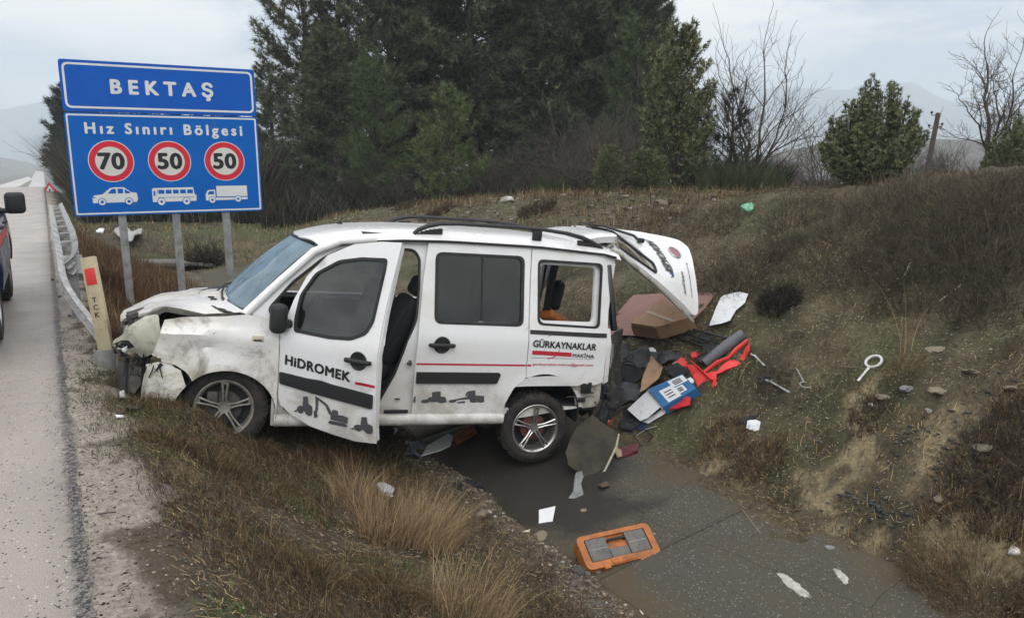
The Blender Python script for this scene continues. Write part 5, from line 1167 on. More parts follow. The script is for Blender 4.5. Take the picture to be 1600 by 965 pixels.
# ================================================================== SCATTERED LOAD
def plane_of(pxs, lift=.0):
    H = [ghit(*p) for p in pxs]; c = sum(H, Vector()) / len(H)
    A_ = np.array([[h.x - c.x, h.y - c.y, 1] for h in H]); b_ = np.array([h.z - c.z for h in H])
    A2 = np.vstack([A_, [[.4, 0, 0], [0, .4, 0]]]); g1 = (base_h(c.x + .3, c.y) - base_h(c.x - .3, c.y)) / .6; g2 = (base_h(c.x, c.y + .3) - base_h(c.x, c.y - .3)) / .6
    s_, *_ = np.linalg.lstsq(A2, np.append(b_, [.4 * float(g1), .4 * float(g2)]), rcond=None)
    n = Vector((-s_[0], -s_[1], 1)).normalized(); return c + n * lift + Vector((0, 0, s_[2])), n
def pray(px, c, n):
    r = Vector(ray(*px)); o = Vector(CC); t = (c - o).dot(n) / r.dot(n); return o + r * t
def piece(name, px, m, label, cat, lift=.03, thick=.01, bend=0, tiltn=None, grid=.05, group=None, par=None, seed=1, top=None):
    """a rigid or limp sheet whose outline was measured in the photograph, laid on the ground with its own thickness"""
    c, n = plane_of(px, lift) if top is None else top
    if tiltn is not None: n = (n + Vector(tiltn)).normalized()
    ux = Vector(RT); ux = (ux - n * ux.dot(n)).normalized(); uy = n.cross(ux); P2 = []
    for p in px: q = pray(p, c, n) - c; P2.append((q.dot(ux), q.dot(uy)))
    def fn(a, b):
        q = c + ux * a + uy * b
        if bend: q = q + n * (bend * float(fbm(np.array([a * 5 + seed]), np.array([b * 5 + seed * 3]), 4, seed)[0]))
        return q
    bm = sheet_bm(P2, [], fn, thick, grid if bend else 0, grid if bend else 0, out=tuple(n))
    o = finish(name, bm, m, par, smooth=30 if bend else 0)
    if label: tag(o, label, cat, group)
    return o, c, n
PAPER = mat('white_board', (.74, .75, .76), .6, noise=.12, nscale=7, dirt=((.35, .32, .28), .15, 14)); PAPER2 = mat('paper', (.78, .79, .80), .7, noise=.08, nscale=12)
PINK = mat('pinkish_hardboard', (.30, .165, .14), .75, noise=.2, nscale=5, dirt=((.20, .13, .10), .3, 9)); CARD = mat('cardboard', (.46, .29, .175), .8, noise=.15, nscale=14, dirt=((.22, .14, .08), .25, 10)); CARDD = mat('cardboard_edge', (.20, .12, .07), .85, noise=.2, nscale=20)
FELT = mat('grey_felt', (.075, .08, .088), .9, noise=.45, nscale=10, bump=.4, bscale=80); FELTD = mat('charcoal_felt', (.03, .032, .035), .9, noise=.4, nscale=14, bump=.4, bscale=80)
FLUO = mat('fluorescent_red', (.85, .055, .05), .5, noise=.2, nscale=9); ORNG = mat('orange_plastic', (.52, .16, .028), .5, noise=.3, nscale=9, dirt=((.17, .09, .05), .65, 12)); BLUEB = mat('blue_card', (.03, .16, .38), .5, noise=.2, nscale=8)
# big pinkish board
piece('hardboard_sheet', [(951, 523), (950, 505), (989, 461), (1030, 458), (1120, 457), (1098, 484), (1085, 497), (1040, 530), (1000, 524)], PINK, 'large pinkish hardboard sheet lying behind the cardboard box', 'board', .04, .008)
# cardboard box
def slopebox(name, N_, L_, R2_, h, m, label, cat, below=.0, lift=0.0):
    g = ghit(*N_); zt = g.z + h + lift; n_, l_, r_ = (Vector(atz(p[0], p[1] - h * CAMF / ((Vector(g) - Vector(CC)).dot(Vector(FW))) * .97 - lift * 150, zt)) for p in (N_, L_, R2_))
    a = l_ - n_; b = r_ - n_; b = b - a.normalized() * b.dot(a.normalized()) * .6
    e_ = empty(name, tuple(n_ + (a + b) / 2 - Vector((0, 0, h)))); tag(e_, label, cat); o_ = Vector(e_.location)
    V = [n_, n_ + a, n_ + a + b, n_ + b]; return e_, [v - o_ for v in V], h
h = .17; c, n = plane_of([(1020, 541), (985, 520), (1040, 495), (1088, 512)], h + .05); cbn = n; V = [pray(p, c, n) for p in ((1024, 511), (985, 506), (1034, 469), (1082, 496))]
o_ = sum(V, Vector()) / 4 - n * h; e_ = empty('cardboard_box', tuple(o_), label='crumpled brown cardboard box under the open tailgate', cat='box'); V = [v - o_ for v in V]
bm = bmesh.new(); t_ = [bm.verts.new(v + Vector((0, 0, .01 * ((i * 7) % 3)))) for i, v in enumerate(V)]; u_ = [bm.verts.new(v - cbn * h + Vector((.015 * ((i * 5) % 3 - 1), .01, 0))) for i, v in enumerate(V)]
for q in ((0, 1, 2, 3),): bm.faces.new([t_[i] for i in q])
for i in range(4): bm.faces.new((t_[i], u_[i], u_[(i + 1) % 4], t_[(i + 1) % 4]))
bm.faces.new(u_[::-1]); bmesh.ops.recalc_face_normals(bm, faces=bm.faces[:]); bmesh.ops.subdivide_edges(bm, edges=bm.edges[:], cuts=5, use_grid_fill=True)
for v in bm.verts: v.co += Vector((1, 1, 1)) * .014 * float(fbm(np.array([v.co.x * 9 + v.co.z * 5]), np.array([v.co.y * 9]), 3, 4)[0])
finish('carton', bm, CARD, e_, smooth=20)
bm = bmesh.new(); a, b = V[0], V[1]; d = Vector((-.03, -.10, -.10)); bm.faces.new([bm.verts.new(q) for q in (a + Vector((0, -.004, -.02)), b + Vector((0, -.004, -.02)), b + d, a + d * 1.1)]); bmesh.ops.solidify(bm, geom=bm.faces[:], thickness=.005); finish('flap', bm, CARDD, e_, smooth=0)
bm = bmesh.new(); m0 = (V[0] + V[3]) / 2; m1 = (V[1] + V[2]) / 2; w_ = (V[3] - V[0]).normalized() * .022; bm.faces.new([bm.verts.new(q + Vector((0, 0, .014))) for q in (m0 - w_, m0 + w_, m1 + w_, m1 - w_)]); finish('packing_tape', bm, mat('packing_tape', (.42, .30, .19), .3), e_, smooth=0)
# white sheet further up the bank
piece('torn_board', [(1108, 508), (1126, 464), (1131, 460), (1157, 456), (1169, 459), (1164, 472), (1150, 483), (1140, 500), (1124, 505)], PAPER, 'torn white board on the bank, right of the tailgate', 'board', .05, .006, bend=.015, seed=3)
# black crate lid with cut-out ribs
c, n = plane_of([(1058, 527), (1080, 514), (1145, 530), (1110, 545)], .06); cr4 = [pray(p, c, n) for p in ((1058, 528), (1081, 514), (1146, 531), (1114, 545))]
lid = empty('crate_lid', tuple(c), label='black ribbed plastic crate lid lying right of the cardboard box', cat='crate lid'); bl = lambda u, v: cr4[0].lerp(cr4[3], u).lerp(cr4[1].lerp(cr4[2], u), v) - c
bm = bmesh.new()
for a, b in (((0, 0), (1, 0)), ((1, 0), (1, 1)), ((1, 1), (0, 1)), ((0, 1), (0, 0))): tube(bm, [bl(*a), bl(*b)], .012, 6)
finish('rim', bm, BLACK, lid)
for u0, v0, u1, v1 in ((.33, 0, .33, 1), (.62, 0, .62, 1), (0, .5, 1, .5), (.15, .5, .15, 1), (.48, 0, .48, .5), (.8, .5, .8, 1), (.33, .25, .62, .25)):
    bm = bmesh.new(); tube(bm, [bl(u0, v0), bl(u1, v1)], .008, 6); finish('rib', bm, BLACK, lid)
bm = bmesh.new(); bm.faces.new([bm.verts.new(bl(*q) - n * .012) for q in ((.35, .2), (.6, .2), (.6, .95), (.35, .95))]); finish('web', bm, FELTD, lid, smooth=0)
# grey roll and fluorescent strip
def gp(px, py, up=.03): return ghit(px, py) + Vector((0, 0, up))
bm = bmesh.new(); a, b = gp(1100, 578, .07), gp(1160, 535, .09); tube(bm, [a, a.lerp(b, .3), a.lerp(b, .7), b, b + (b - a).normalized() * .01], [.045, .056, .058, .05, .02], 14, flat=.75); bx(bm, a.lerp(b, .5) + Vector((0, -.01, .045)), (.01, .01, .01)); tag(finish('rolled_mat', bm, mat('grey_roll', (.16, .165, .18), .45, noise=.4, nscale=16, bump=.3, bscale=60)), 'tight grey foil roll lying above the fluorescent strip', 'roll')
flu, c, n = piece('fluorescent_strip', [(1073, 570), (1092, 572), (1099, 582), (1120, 578), (1140, 560), (1152, 551), (1165, 540), (1171, 537), (1170, 546), (1155, 562), (1148, 567), (1130, 578), (1119, 583), (1117, 603), (1102, 608), (1088, 600), (1084, 590)], FLUO, 'crumpled fluorescent red plastic sheeting under the grey roll', 'plastic sheeting', .035, .012, bend=.10, grid=.03, seed=5)
bm = bmesh.new(); P = [gp(1168, 540, .06), gp(1150, 556, .07), gp(1138, 566, .05), gp(1120, 577, .07), gp(1100, 590, .06), gp(1112, 602, .05), gp(1080, 572, .05)]; tube(bm, P, [.014, .022, .016, .024, .018, .02, .014], 7, flat=.5); finish('fold', bm, FLUO, flu)
# broken fluorescent red bits
for px, lb in (([(1055, 562), (1063, 555), (1069, 560), (1071, 570), (1062, 575), (1056, 572)], 'larger broken red plastic piece by the grey felt'), ([(1078, 550), (1086, 547), (1087, 555), (1080, 557)], 'small square red plastic chip near the crate lid')):
    piece('plastic_fragment', px, FLUO, lb, 'plastic fragment', .07, .03, bend=.03, grid=.03, seed=8)
piece('plastic_fragment', [(1050, 566), (1056, 562), (1058, 574), (1052, 576)], mat('clear_grey', (.5, .5, .5), .3), 'pale grey plastic fragment left of the broken red piece', 'plastic fragment', .06, .02, bend=.02, seed=9)
g = gp(1057, 579, .03); bm = bmesh.new(); bmesh.ops.create_uvsphere(bm, u_segments=14, v_segments=8, radius=.022, matrix=Matrix.Translation(g) @ Matrix.Diagonal((1, 1, .5, 1))); tag(finish('bottle_cap', bm, PAPER2), 'round white cap among the scattered load below the red piece', 'cap')
# felt sheets
felt = (('felt_sheet', [(970, 575), (985, 555), (1014, 543), (1019, 556), (1010, 570), (992, 571)], FELT, 'mid grey felt sheet on top of the heap behind the bumper', .12, 11), ('felt_sheet', [(968, 596), (972, 578), (990, 560), (994, 574), (1008, 572), (1004, 584), (976, 600)], FELTD, 'folded charcoal felt piece below the grey felt', .10, 12),
        ('felt_sheet', [(1016, 552), (1040, 543), (1062, 545), (1056, 560), (1036, 571), (1020, 566)], FELT, 'ragged grey felt scrap left of the red pieces', .08, 13), ('felt_sheet', [(960, 628), (972, 600), (996, 596), (1002, 610), (992, 624), (966, 634)], FELT, 'grey felt piece drooping towards the bumper', .07, 14),
        ('felt_sheet', [(972, 640), (992, 632), (1008, 655), (994, 660), (978, 656), (964, 652)], FELTD, 'black plastic sheet under the white boards', .05, 15))
for nm, px, m_, lb, lf, sd_ in felt: piece(nm, px, m_, lb, 'felt sheet', lf, .008, bend=.14, grid=.04, seed=sd_)
piece('cardboard_piece', [(1000, 612), (1004, 586), (1017, 554), (1036, 574), (1028, 590)], CARD, 'upright scrap of brown cardboard between the felt sheets', 'cardboard', .10, .006, bend=.03, seed=16)
# blue box with labels
e_, V, h = slopebox('blue_box', (1056, 646), (1012, 622), (1090, 615), .10, BLUEB, 'flat blue box with white printed labels', 'box', lift=0)
# rebuilt from its measured top corners
bpy.data.objects.remove(e_)
c, n = plane_of([(1010, 606), (1062, 584), (1088, 612), (1040, 640)], .11); tp4 = [pray(p, c, n) for p in ((1012, 608), (1066, 584), (1088, 606), (1036, 636))]
bb = empty('blue_box', tuple(c), label='flat blue cardboard box with white labels, above the red cloth', cat='box')
bm = bmesh.new(); t_ = [bm.verts.new(p - c) for p in tp4]; u_ = [bm.verts.new(p - c - n * .10) for p in tp4]
bm.faces.new(t_); [bm.faces.new((t_[i], u_[i], u_[(i + 1) % 4], t_[(i + 1) % 4])) for i in range(4)]; bm.faces.new(u_[::-1]); bmesh.ops.recalc_face_normals(bm, faces=bm.faces[:]); finish('carton', bm, BLUEB, bb, smooth=0)
bl = lambda u, v: tp4[0].lerp(tp4[1], u).lerp(tp4[3].lerp(tp4[2], u), v) - c + n * .003
for u0, v0, u1, v1 in ((.55, .05, .98, .45), (.2, .30, .58, .95), (.56, .5, .80, .85)):
    bm = bmesh.new(); bm.faces.new([bm.verts.new(bl(*q)) for q in ((u0, v0), (u1, v0), (u1, v1), (u0, v1))]); lo = finish('label', bm, PAPER2, bb, smooth=0)
    for k in range(3):
        bm = bmesh.new(); ua = u0 + (u1 - u0) * .2; ub = u0 + (u1 - u0) * .75; va = v0 + (v1 - v0) * (.25 + .22 * k); bm.faces.new([bm.verts.new(bl(*q) + n * .002) for q in ((ua, va), (ub, va), (ub, va + .05), (ua, va + .05))]); finish('printed_bar', bm, LETB, lo, smooth=0)
piece('white_board', [(980, 639), (1015, 607), (1040, 628), (1012, 652), (1000, 657)], PAPER, 'broad white board leaning left of the blue box', 'board', .09, .006)
piece('white_board', [(1000, 655), (1043, 636), (1040, 645), (1018, 655), (1012, 660), (1006, 658)], PAPER2, 'narrow white paper sheet below the broad white board', 'paper', .05, .004, bend=.04, seed=21)
piece('red_cloth', [(1041, 640), (1044, 630), (1060, 624), (1080, 622), (1078, 632), (1058, 638)], mat('red_cloth', (.60, .02, .03), .6), 'glossy red cloth bunched below the blue box', 'cloth', .05, .02, bend=.06, grid=.025, seed=22)
piece('navy_scrap', [(974, 664), (986, 662), (989, 670), (980, 675), (974, 672)], mat('navy_scrap', (.03, .04, .09), .5), 'small navy plastic scrap below the black sheet', 'scrap', .03, .02, bend=.03, seed=23)
bm = bmesh.new(); tube(bm, [gp(994, 682, .012), gp(1010, 673, .02), gp(1027, 667, .012)], .006, 6); tag(finish('metal_rod', bm, mat('bright_metal', (.55, .54, .50), .35, metal=.6)), 'thin bright metal rod beside the dark red bag', 'rod')
piece('red_bag', [(961, 712), (966, 700), (978, 696), (998, 693), (996, 702), (975, 711)], mat('dark_red_bag', (.11, .012, .02), .5, noise=.3, nscale=12), 'dark red bag lying right of the fallen grey panel', 'bag', .05, .05, bend=.05, grid=.03, seed=24)
piece('tan_glove', [(958, 702), (963, 698), (971, 704), (972, 711), (964, 713)], mat('tan_leather', (.42, .31, .20), .7), 'tan scrap at the end of the dark red bag', 'scrap', .05, .02, bend=.03, grid=.02, seed=25)
# orange lamp lens under the tail
piece('lamp_lens', [(927, 660), (934, 648), (952, 645), (957, 652), (950, 662), (936, 664)], mat('orange_red_lens', (.60, .07, .025), .2, coat=.6), 'broken orange-red lamp lens under the tail of the van', 'lamp lens', .22, .03, bend=.05, grid=.03, seed=26)
# fallen grey under-panels behind the rear wheel
GP = mat('scuffed_grey_panel', (.062, .058, .046), .85, noise=.4, nscale=6, dirt=((.09, .075, .05), .6, 5), bump=.3, bscale=20, spec=.2)
c0 = ghit(915, 742); nn = Vector((-.10, -.85, .52)).normalized()
pn, c, n = piece('fallen_panel', [(884, 706), (900, 668), (925, 648), (950, 664), (966, 676), (962, 698), (944, 735), (922, 764), (905, 738), (886, 726)], GP, 'curved grey plastic panel torn from the van, leaning behind the rear wheel', 'panel', 0, .008, bend=.05, grid=.04, top=(c0 + Vector((0, 0, .10)), nn), seed=31)
bm = bmesh.new(); tube(bm, [pray(p, c, n) + n * .012 for p in ((966, 678), (962, 698), (944, 735), (921, 763))], [.008, .011, .010, .006], 6); finish('pale_edge', bm, mat('cream_edge', (.48, .44, .34), .7, noise=.3, nscale=20), pn)
piece('bumper_scrap', [(886, 779), (894, 768), (900, 738), (909, 735), (912, 744), (908, 755), (911, 775), (904, 781)], mat('streaked_grey', (.26, .27, .27), .4, noise=.6, nscale=9), 'streaked grey bumper scrap standing on the ditch concrete', 'bumper scrap', 0, .01, bend=.07, grid=.025, top=(ghit(897, 778) + Vector((0, 0, .02)), Vector((-.2, -.8, .6)).normalized()), seed=32)
piece('dark_sheet', [(706, 755), (724, 748), (752, 756), (760, 768), (735, 773), (715, 766)], mat('wet_black_sheet', (.03, .033, .04), .25), 'wet dark plastic sheet flat on the ditch concrete', 'plastic sheet', .01, .004, bend=.03, seed=33)
piece('black_rag', [(1140, 661), (1152, 652), (1172, 648), (1190, 642), (1180, 652), (1168, 660), (1150, 664)], FELTD, 'black rag on the bank beside a crumpled white paper', 'rag', .02, .012, bend=.05, grid=.025, seed=34)
piece('crumpled_paper', [(1166, 668), (1168, 658), (1180, 655), (1188, 658), (1184, 668), (1174, 671)], PAPER2, 'crumpled white paper ball beside the black rag', 'paper', .03, .03, bend=.08, grid=.02, seed=35)
piece('white_card', [(842, 820), (842, 796), (868, 790), (863, 816), (856, 815)], PAPER2, 'clean white card standing on the ditch concrete', 'card', 0, .003, bend=.01, top=(ghit(853, 821), Vector((-.35, -.55, .75)).normalized()), seed=36)
piece('cream_splinter', [(806, 830), (818, 827), (829, 824), (822, 832), (812, 837)], mat('splinter', (.62, .58, .42), .8), 'cream splinter at the rubble line below the white card', 'splinter', .02, .012, bend=.02, seed=37)
piece('white_bag', [(588, 758), (592, 753), (610, 760), (616, 766), (612, 771), (596, 766)], mat('pale_blue_plastic', (.55, .63, .64), .35), 'flattened pale blue plastic bottle in the dry grass', 'bottle', .06, .03, bend=.04, grid=.02, seed=38)
# things below the open door
piece('white_board', [(659, 711), (668, 695), (700, 677), (708, 680), (704, 695), (688, 703)], PAPER, 'white board with the orange organiser at its end', 'board', .07, .008)
piece('crumpled_bag', [(632, 706), (642, 694), (656, 686), (668, 697), (662, 709), (648, 712)], mat('printed_bag', (.30, .32, .40), .5, noise=.85, nscale=26), 'crumpled printed bag at the left end of the white board', 'bag', .03, .02, bend=.09, grid=.02, seed=41)
g = gp(613, 679, .02); bm = bmesh.new(); tube(bm, [g, g + Vector((.05, .02, .02))], .022, 10); tag(finish('white_bottle_top', bm, PAPER2), 'small white bottle top just right of the open door corner', 'bottle top')
g = gp(637, 694, .02); bm = bmesh.new(); bmesh.ops.create_icosphere(bm, subdivisions=2, radius=.026, matrix=Matrix.Translation(g) @ Matrix.Diagonal((1.3, 1, .8, 1))); tag(finish('pale_pebble', bm, mat('pale_stone', (.5, .48, .43), .8)), 'smooth pale pebble above the crumpled printed bag', 'pebble')
c, n = plane_of([(707, 690), (716, 671), (741, 660), (746, 672), (712, 690)], .05); q4 = [pray(p, c, n) for p in ((708, 681), (738, 660), (746, 672), (713, 691))]
org = empty('organiser_tray', tuple(c), label='orange honeycomb organiser tray beside the white board', cat='organiser'); bl = lambda u, v: q4[0].lerp(q4[1], u).lerp(q4[3].lerp(q4[2], u), v) - c
bm = bmesh.new(); b_ = [bm.verts.new(bl(*q) - n * .03) for q in ((0, 0), (1, 0), (1, 1), (0, 1))]; bm.faces.new(b_); tt = [bm.verts.new(bl(*q)) for q in ((0, 0), (1, 0), (1, 1), (0, 1))]
for i in range(4): bm.faces.new((b_[i], b_[(i + 1) % 4], tt[(i + 1) % 4], tt[i]))
finish('tray', bm, mat('dark_orange', (.30, .09, .02), .6), org, smooth=0)
for i in range(8):
    for j in range(3):
        u = (i + .5) / 8; v = (j + .5) / 3; bm = bmesh.new(); ex = (bl(1, 0) - bl(0, 0)) / 8 * .38; ey = (bl(0, 1) - bl(0, 0)) / 3 * .38; p = bl(u, v); vs = [bm.verts.new(p + ex * a + ey * b + n * .012) for a, b in ((-1, -.4), (-.4, -1), (.4, -1), (1, -.4), (1, .4), (.4, 1), (-.4, 1), (-1, .4))]; f = bm.faces.new(vs)
        g_ = bmesh.ops.extrude_face_region(bm, geom=[f]); bmesh.ops.translate(bm, vec=-n * .04, verts=[v_ for v_ in g_['geom'] if isinstance(v_, bmesh.types.BMVert)]); finish('compartment_cap', bm, ORNG, org, smooth=0)
bm = bmesh.new(); bmesh.ops.create_icosphere(bm, subdivisions=3, radius=.13, matrix=Matrix.Translation(gp(596, 682, .06)) @ Matrix.Diagonal((1, 1, .8, 1)))
for v in bm.verts: v.co += Vector((1, 1, 1)) * .05 * float(fbm(np.array([v.co.x * 14]), np.array([v.co.y * 14 + v.co.z * 9]), 3, 4)[0])
tag(finish('black_bag', bm, FELTD), 'crumpled black bag in the shadow under the open door', 'bag')

# orange tool box lying with its lid towards the road
tb = empty('tool_box', label='muddy orange tool box with grey lid trays, lying on the ditch concrete', cat='tool box')
ctr = ghit(968, 872) + Vector((0, 0, .14)); lx = Vector(atz(1024, 842, ctr.z)) - Vector(atz(910, 868, ctr.z)); LX = lx.length; lx.normalize(); toc = (Vector(CC) - ctr).normalized()
up2 = (Vector((0, 0, 1)) - toc * .0); nz = (toc * .95 + Vector((0, 0, .55))).normalized(); nz = (nz - lx * nz.dot(lx)).normalized(); ly = nz.cross(lx)
ctr = Vector(CC) + Vector(ray(966, 853)) * ((ctr - Vector(CC)).dot(Vector(FW)))
M_ = Matrix((lx, ly, nz)).transposed().to_4x4(); M_.translation = ctr; tb.matrix_world = M_; HW = LX / 2 * 1.0
bm = bmesh.new(); bx(bm, (0, 0, -.06), (LX, .235, .10), bev=.028, seg=3); finish('box_body', bm, ORNG, tb)
bm = sheet_bm(rnd([(-HW - .005, -.122), (HW + .005, -.122), (HW + .005, .122), (-HW - .005, .122)], .045), [rnd([(-HW + .045, -.075), (HW - .045, -.075), (HW - .045, .09), (-HW + .045, .09)], .015)], lambda a, b: (a, b, .012), .05, .1, .1, out=(0, 0, 1)); finish('lid_frame', bm, ORNG, tb)
GTR = mat('grey_lid', (.125, .125, .12), .35, noise=.5, nscale=22, dirt=((.20, .17, .13), .45, 12))
for x0, x1 in ((-HW + .052, -.075), (.075, HW - .052)):
    bm = bmesh.new(); bx(bm, ((x0 + x1) / 2, .008, .004), (x1 - x0 - .004, .160, .016), bev=.005); tl_ = finish('tray_lid', bm, GTR, tb)
    bm = bmesh.new(); bx(bm, ((x0 + x1) / 2, .008, .013), (x1 - x0 - .02, .004, .003)); finish('tray_rib', bm, GALV, tl_)
bm = bmesh.new(); bx(bm, (0, -.040, .002), (.146, .07, .014), bev=.005); finish('tray_lid', bm, GTR, tb)
bm = bmesh.new(); bx(bm, (0, .03, -.03), (.145, .07, .01)); finish('handle_well', bm, DARK, tb)
bm = bmesh.new(); tube(bm, [(-.07, .05, -.01), (-.06, .055, .012), (.06, .055, .012), (.07, .05, -.01)], .011, 8); finish('carry_handle', bm, BLACK, tb)
for x in (-.14, .14):
    bm = bmesh.new(); bx(bm, (x, -.128, -.012), (.05, .018, .05), bev=.006); finish('latch', bm, ORNG, tb)
bm = bmesh.new(); bx(bm, (0, -.095, .008), (.20, .045, .026), bev=.01); finish('front_grip', bm, ORNG, tb)
bm = bmesh.new()
for k in range(3): bm.faces.new([bm.verts.new(q) for q in ((-.02 + .014 * k, -.105, .0225), (-.012 + .014 * k, -.105, .0225), (-.010 + .014 * k, -.088, .0225), (-.018 + .014 * k, -.088, .0225))])
finish('embossed_mark', bm, mat('dark_orange', (.30, .09, .02), .6), tb, smooth=0)
bm = bmesh.new(); tube(bm, [(HW, .03, -.01), (HW + .02, .035, .0), (HW + .03, .025, .0)], .006, 6); finish('side_clip', bm, GALV, tb)
# orange case inside the van seen through the broken quarter window
oc = tag(empty('tool_case', label='orange tool case inside the van behind the broken quarter window', cat='tool case'), None)
oc.matrix_world = VM @ Matrix.Translation((-1.66, .18, .70)) @ Euler((.25, R_(-22), .5)).to_matrix().to_4x4()
bm = bmesh.new(); bx(bm, (0, 0, 0), (.40, .22, .09), bev=.03, seg=3); finish('case_body', bm, ORNG, oc)
for q in (-.06, 0, .06): bm = bmesh.new(); bx(bm, (0, q, .048), (.34, .02, .014), bev=.004); finish('case_rib', bm, mat('dark_orange', (.30, .09, .02), .6), oc)
bb_ = bmesh.new(); bx(bb_, VM @ Vector((-1.5, .05, .45)), (.5, .6, .36), rot=(.1, .1, .6), bev=.03); tag(finish('dark_crate', bb_, FELTD), 'dark crate in the load bay under the orange case', 'crate')
bb_ = bmesh.new(); bx(bb_, VM @ Vector((-1.86, -.25, .90)), (.20, .10, .30), rot=(.2, .3, .8), bev=.04, seg=3); tag(finish('loose_headrest', bb_, SEATM), 'black headrest hanging in the open tail of the van', 'headrest')

# ---- spanners and other small ironmongery on the bank
CHR = mat('chrome_tool', (.50, .50, .48), .35, metal=.7, noise=.3, nscale=30)
def stretch(p, q, w, m, name, label, cat, ring=0, openend=True, r2=0):
    a, b = gp(*p, .018), gp(*q, .018); d = (b - a).normalized(); sd_ = d.cross(Vector((0, 0, 1))).normalized(); u_ = sd_.cross(d)
    bm = bmesh.new(); tube(bm, [a, a.lerp(b, .5), b], [w * .85, w * .7, w], 8, flat=.5, up=tuple(sd_))
    def ring_(c, r, t, a0=0, a1=360):
        tube(bm, [c + (d * math.cos(R_(k)) + sd_ * math.sin(R_(k))) * r for k in np.linspace(a0, a1, 22)], t, 7, cap=a1 - a0 < 360)
    if ring: ring_(b + d * ring, ring, w * .8)
    elif openend: ring_(b + d * w * 1.6, w * 1.7, w * .75, 50, 310)
    if r2: ring_(a - d * r2, r2, w * .8)
    return tag(finish(name, bm, m), label, cat)
stretch((1195, 574), (1179, 558), .014, CHR, 'spanner', 'short chrome spanner just right of the fluorescent sheeting', 'spanner')
stretch((1234, 616), (1203, 598), .018, CHR, 'spanner', 'heavier spanner lying lower, left of the looped hook', 'spanner', 0, True)
stretch((1245, 579), (1256, 600), .010, mat('dull_steel', (.24, .25, .22), .5, metal=.5), 'hook', 'thin dark steel hook with a looped end', 'hook', ring=.045)
stretch((1340, 598), (1358, 576), .015, mat('pale_metal', (.62, .61, .58), .4, metal=.2), 'ring_handle_tool', 'pale metal tool with a wide ring end on the bank', 'tool', ring=.063)
stretch((1468, 473), (1501, 448), .012, mat('pale_stick', (.60, .56, .48), .8), 'pale_stick', 'straight pale stick high on the right of the bank', 'stick', openend=False)
stretch((1413, 433), (1422, 413), .008, mat('pale_stick', (.60, .56, .48), .8), 'pale_stick', 'short pale stick further up the bank, left of the straight one', 'stick', openend=False)
stretch((1312, 575), (1341, 577), .006, mat('brown_twig', (.22, .16, .10), .9), 'twig', 'brown twig left of the ring-ended tool', 'twig', openend=False)
stretch((1160, 800), (1190, 838), .005, mat('brown_twig', (.22, .16, .10), .9), 'twig', 'thin curved twig lying on the ditch concrete', 'twig', openend=False)
stretch((154, 808), (182, 805), .006, mat('black_twig', (.03, .025, .02), .9), 'twig', 'black twig lying on the gravel shoulder', 'twig', openend=False)
stretch((1005, 963), (985, 940), .007, mat('pale_stick', (.60, .56, .48), .8), 'pale_stick', 'pale stick at the bottom edge of the ditch', 'stick', openend=False)
piece('black_strap', [(1186, 596), (1192, 584), (1202, 584), (1206, 590), (1196, 590), (1190, 600)], FELTD, 'curled black strap beside the heavier spanner', 'strap', .02, .01, bend=.05, grid=.02, seed=44)
piece('green_bag', [(1157, 324), (1162, 318), (1174, 315), (1178, 322), (1168, 327)], mat('green_plastic', (.12, .42, .25), .4), 'small green plastic bag on the crest of the bank', 'bag', .05, .04, bend=.06, grid=.03, seed=45)
piece('grey_tarpaulin', [(178, 362), (196, 356), (204, 360), (222, 358), (220, 366), (206, 373), (196, 374)], mat('pale_tarp', (.42, .42, .39), .7, noise=.3, nscale=3), 'crumpled pale tarpaulin on the grass behind the sign', 'tarpaulin', .12, .03, bend=.18, grid=.12, seed=46)
piece('white_litter', [(150, 361), (156, 356), (163, 358), (160, 363)], PAPER2, 'white litter on the grass left of the pale tarpaulin', 'litter', .06, .03, bend=.05, seed=47)
# fallen plastic at the nose
piece('broken_trim', [(195, 633), (212, 631), (218, 638), (205, 639)], GP, 'small broken trim strip below the front bumper', 'trim', .03, .01, bend=.03, seed=48)
piece('lens_fragment', [(187, 610), (194, 607), (196, 620), (189, 624)], mat('clear_shard', (.75, .76, .74), .1, spec=.8), 'clear lens fragment hanging by the scraped bumper', 'lens fragment', .05, .01, bend=.03, seed=49)
piece('white_litter', [(180, 647), (192, 648), (194, 651), (182, 651)], PAPER2, 'flat white scrap on the shoulder below the front bumper', 'litter', .02, .005, seed=50)

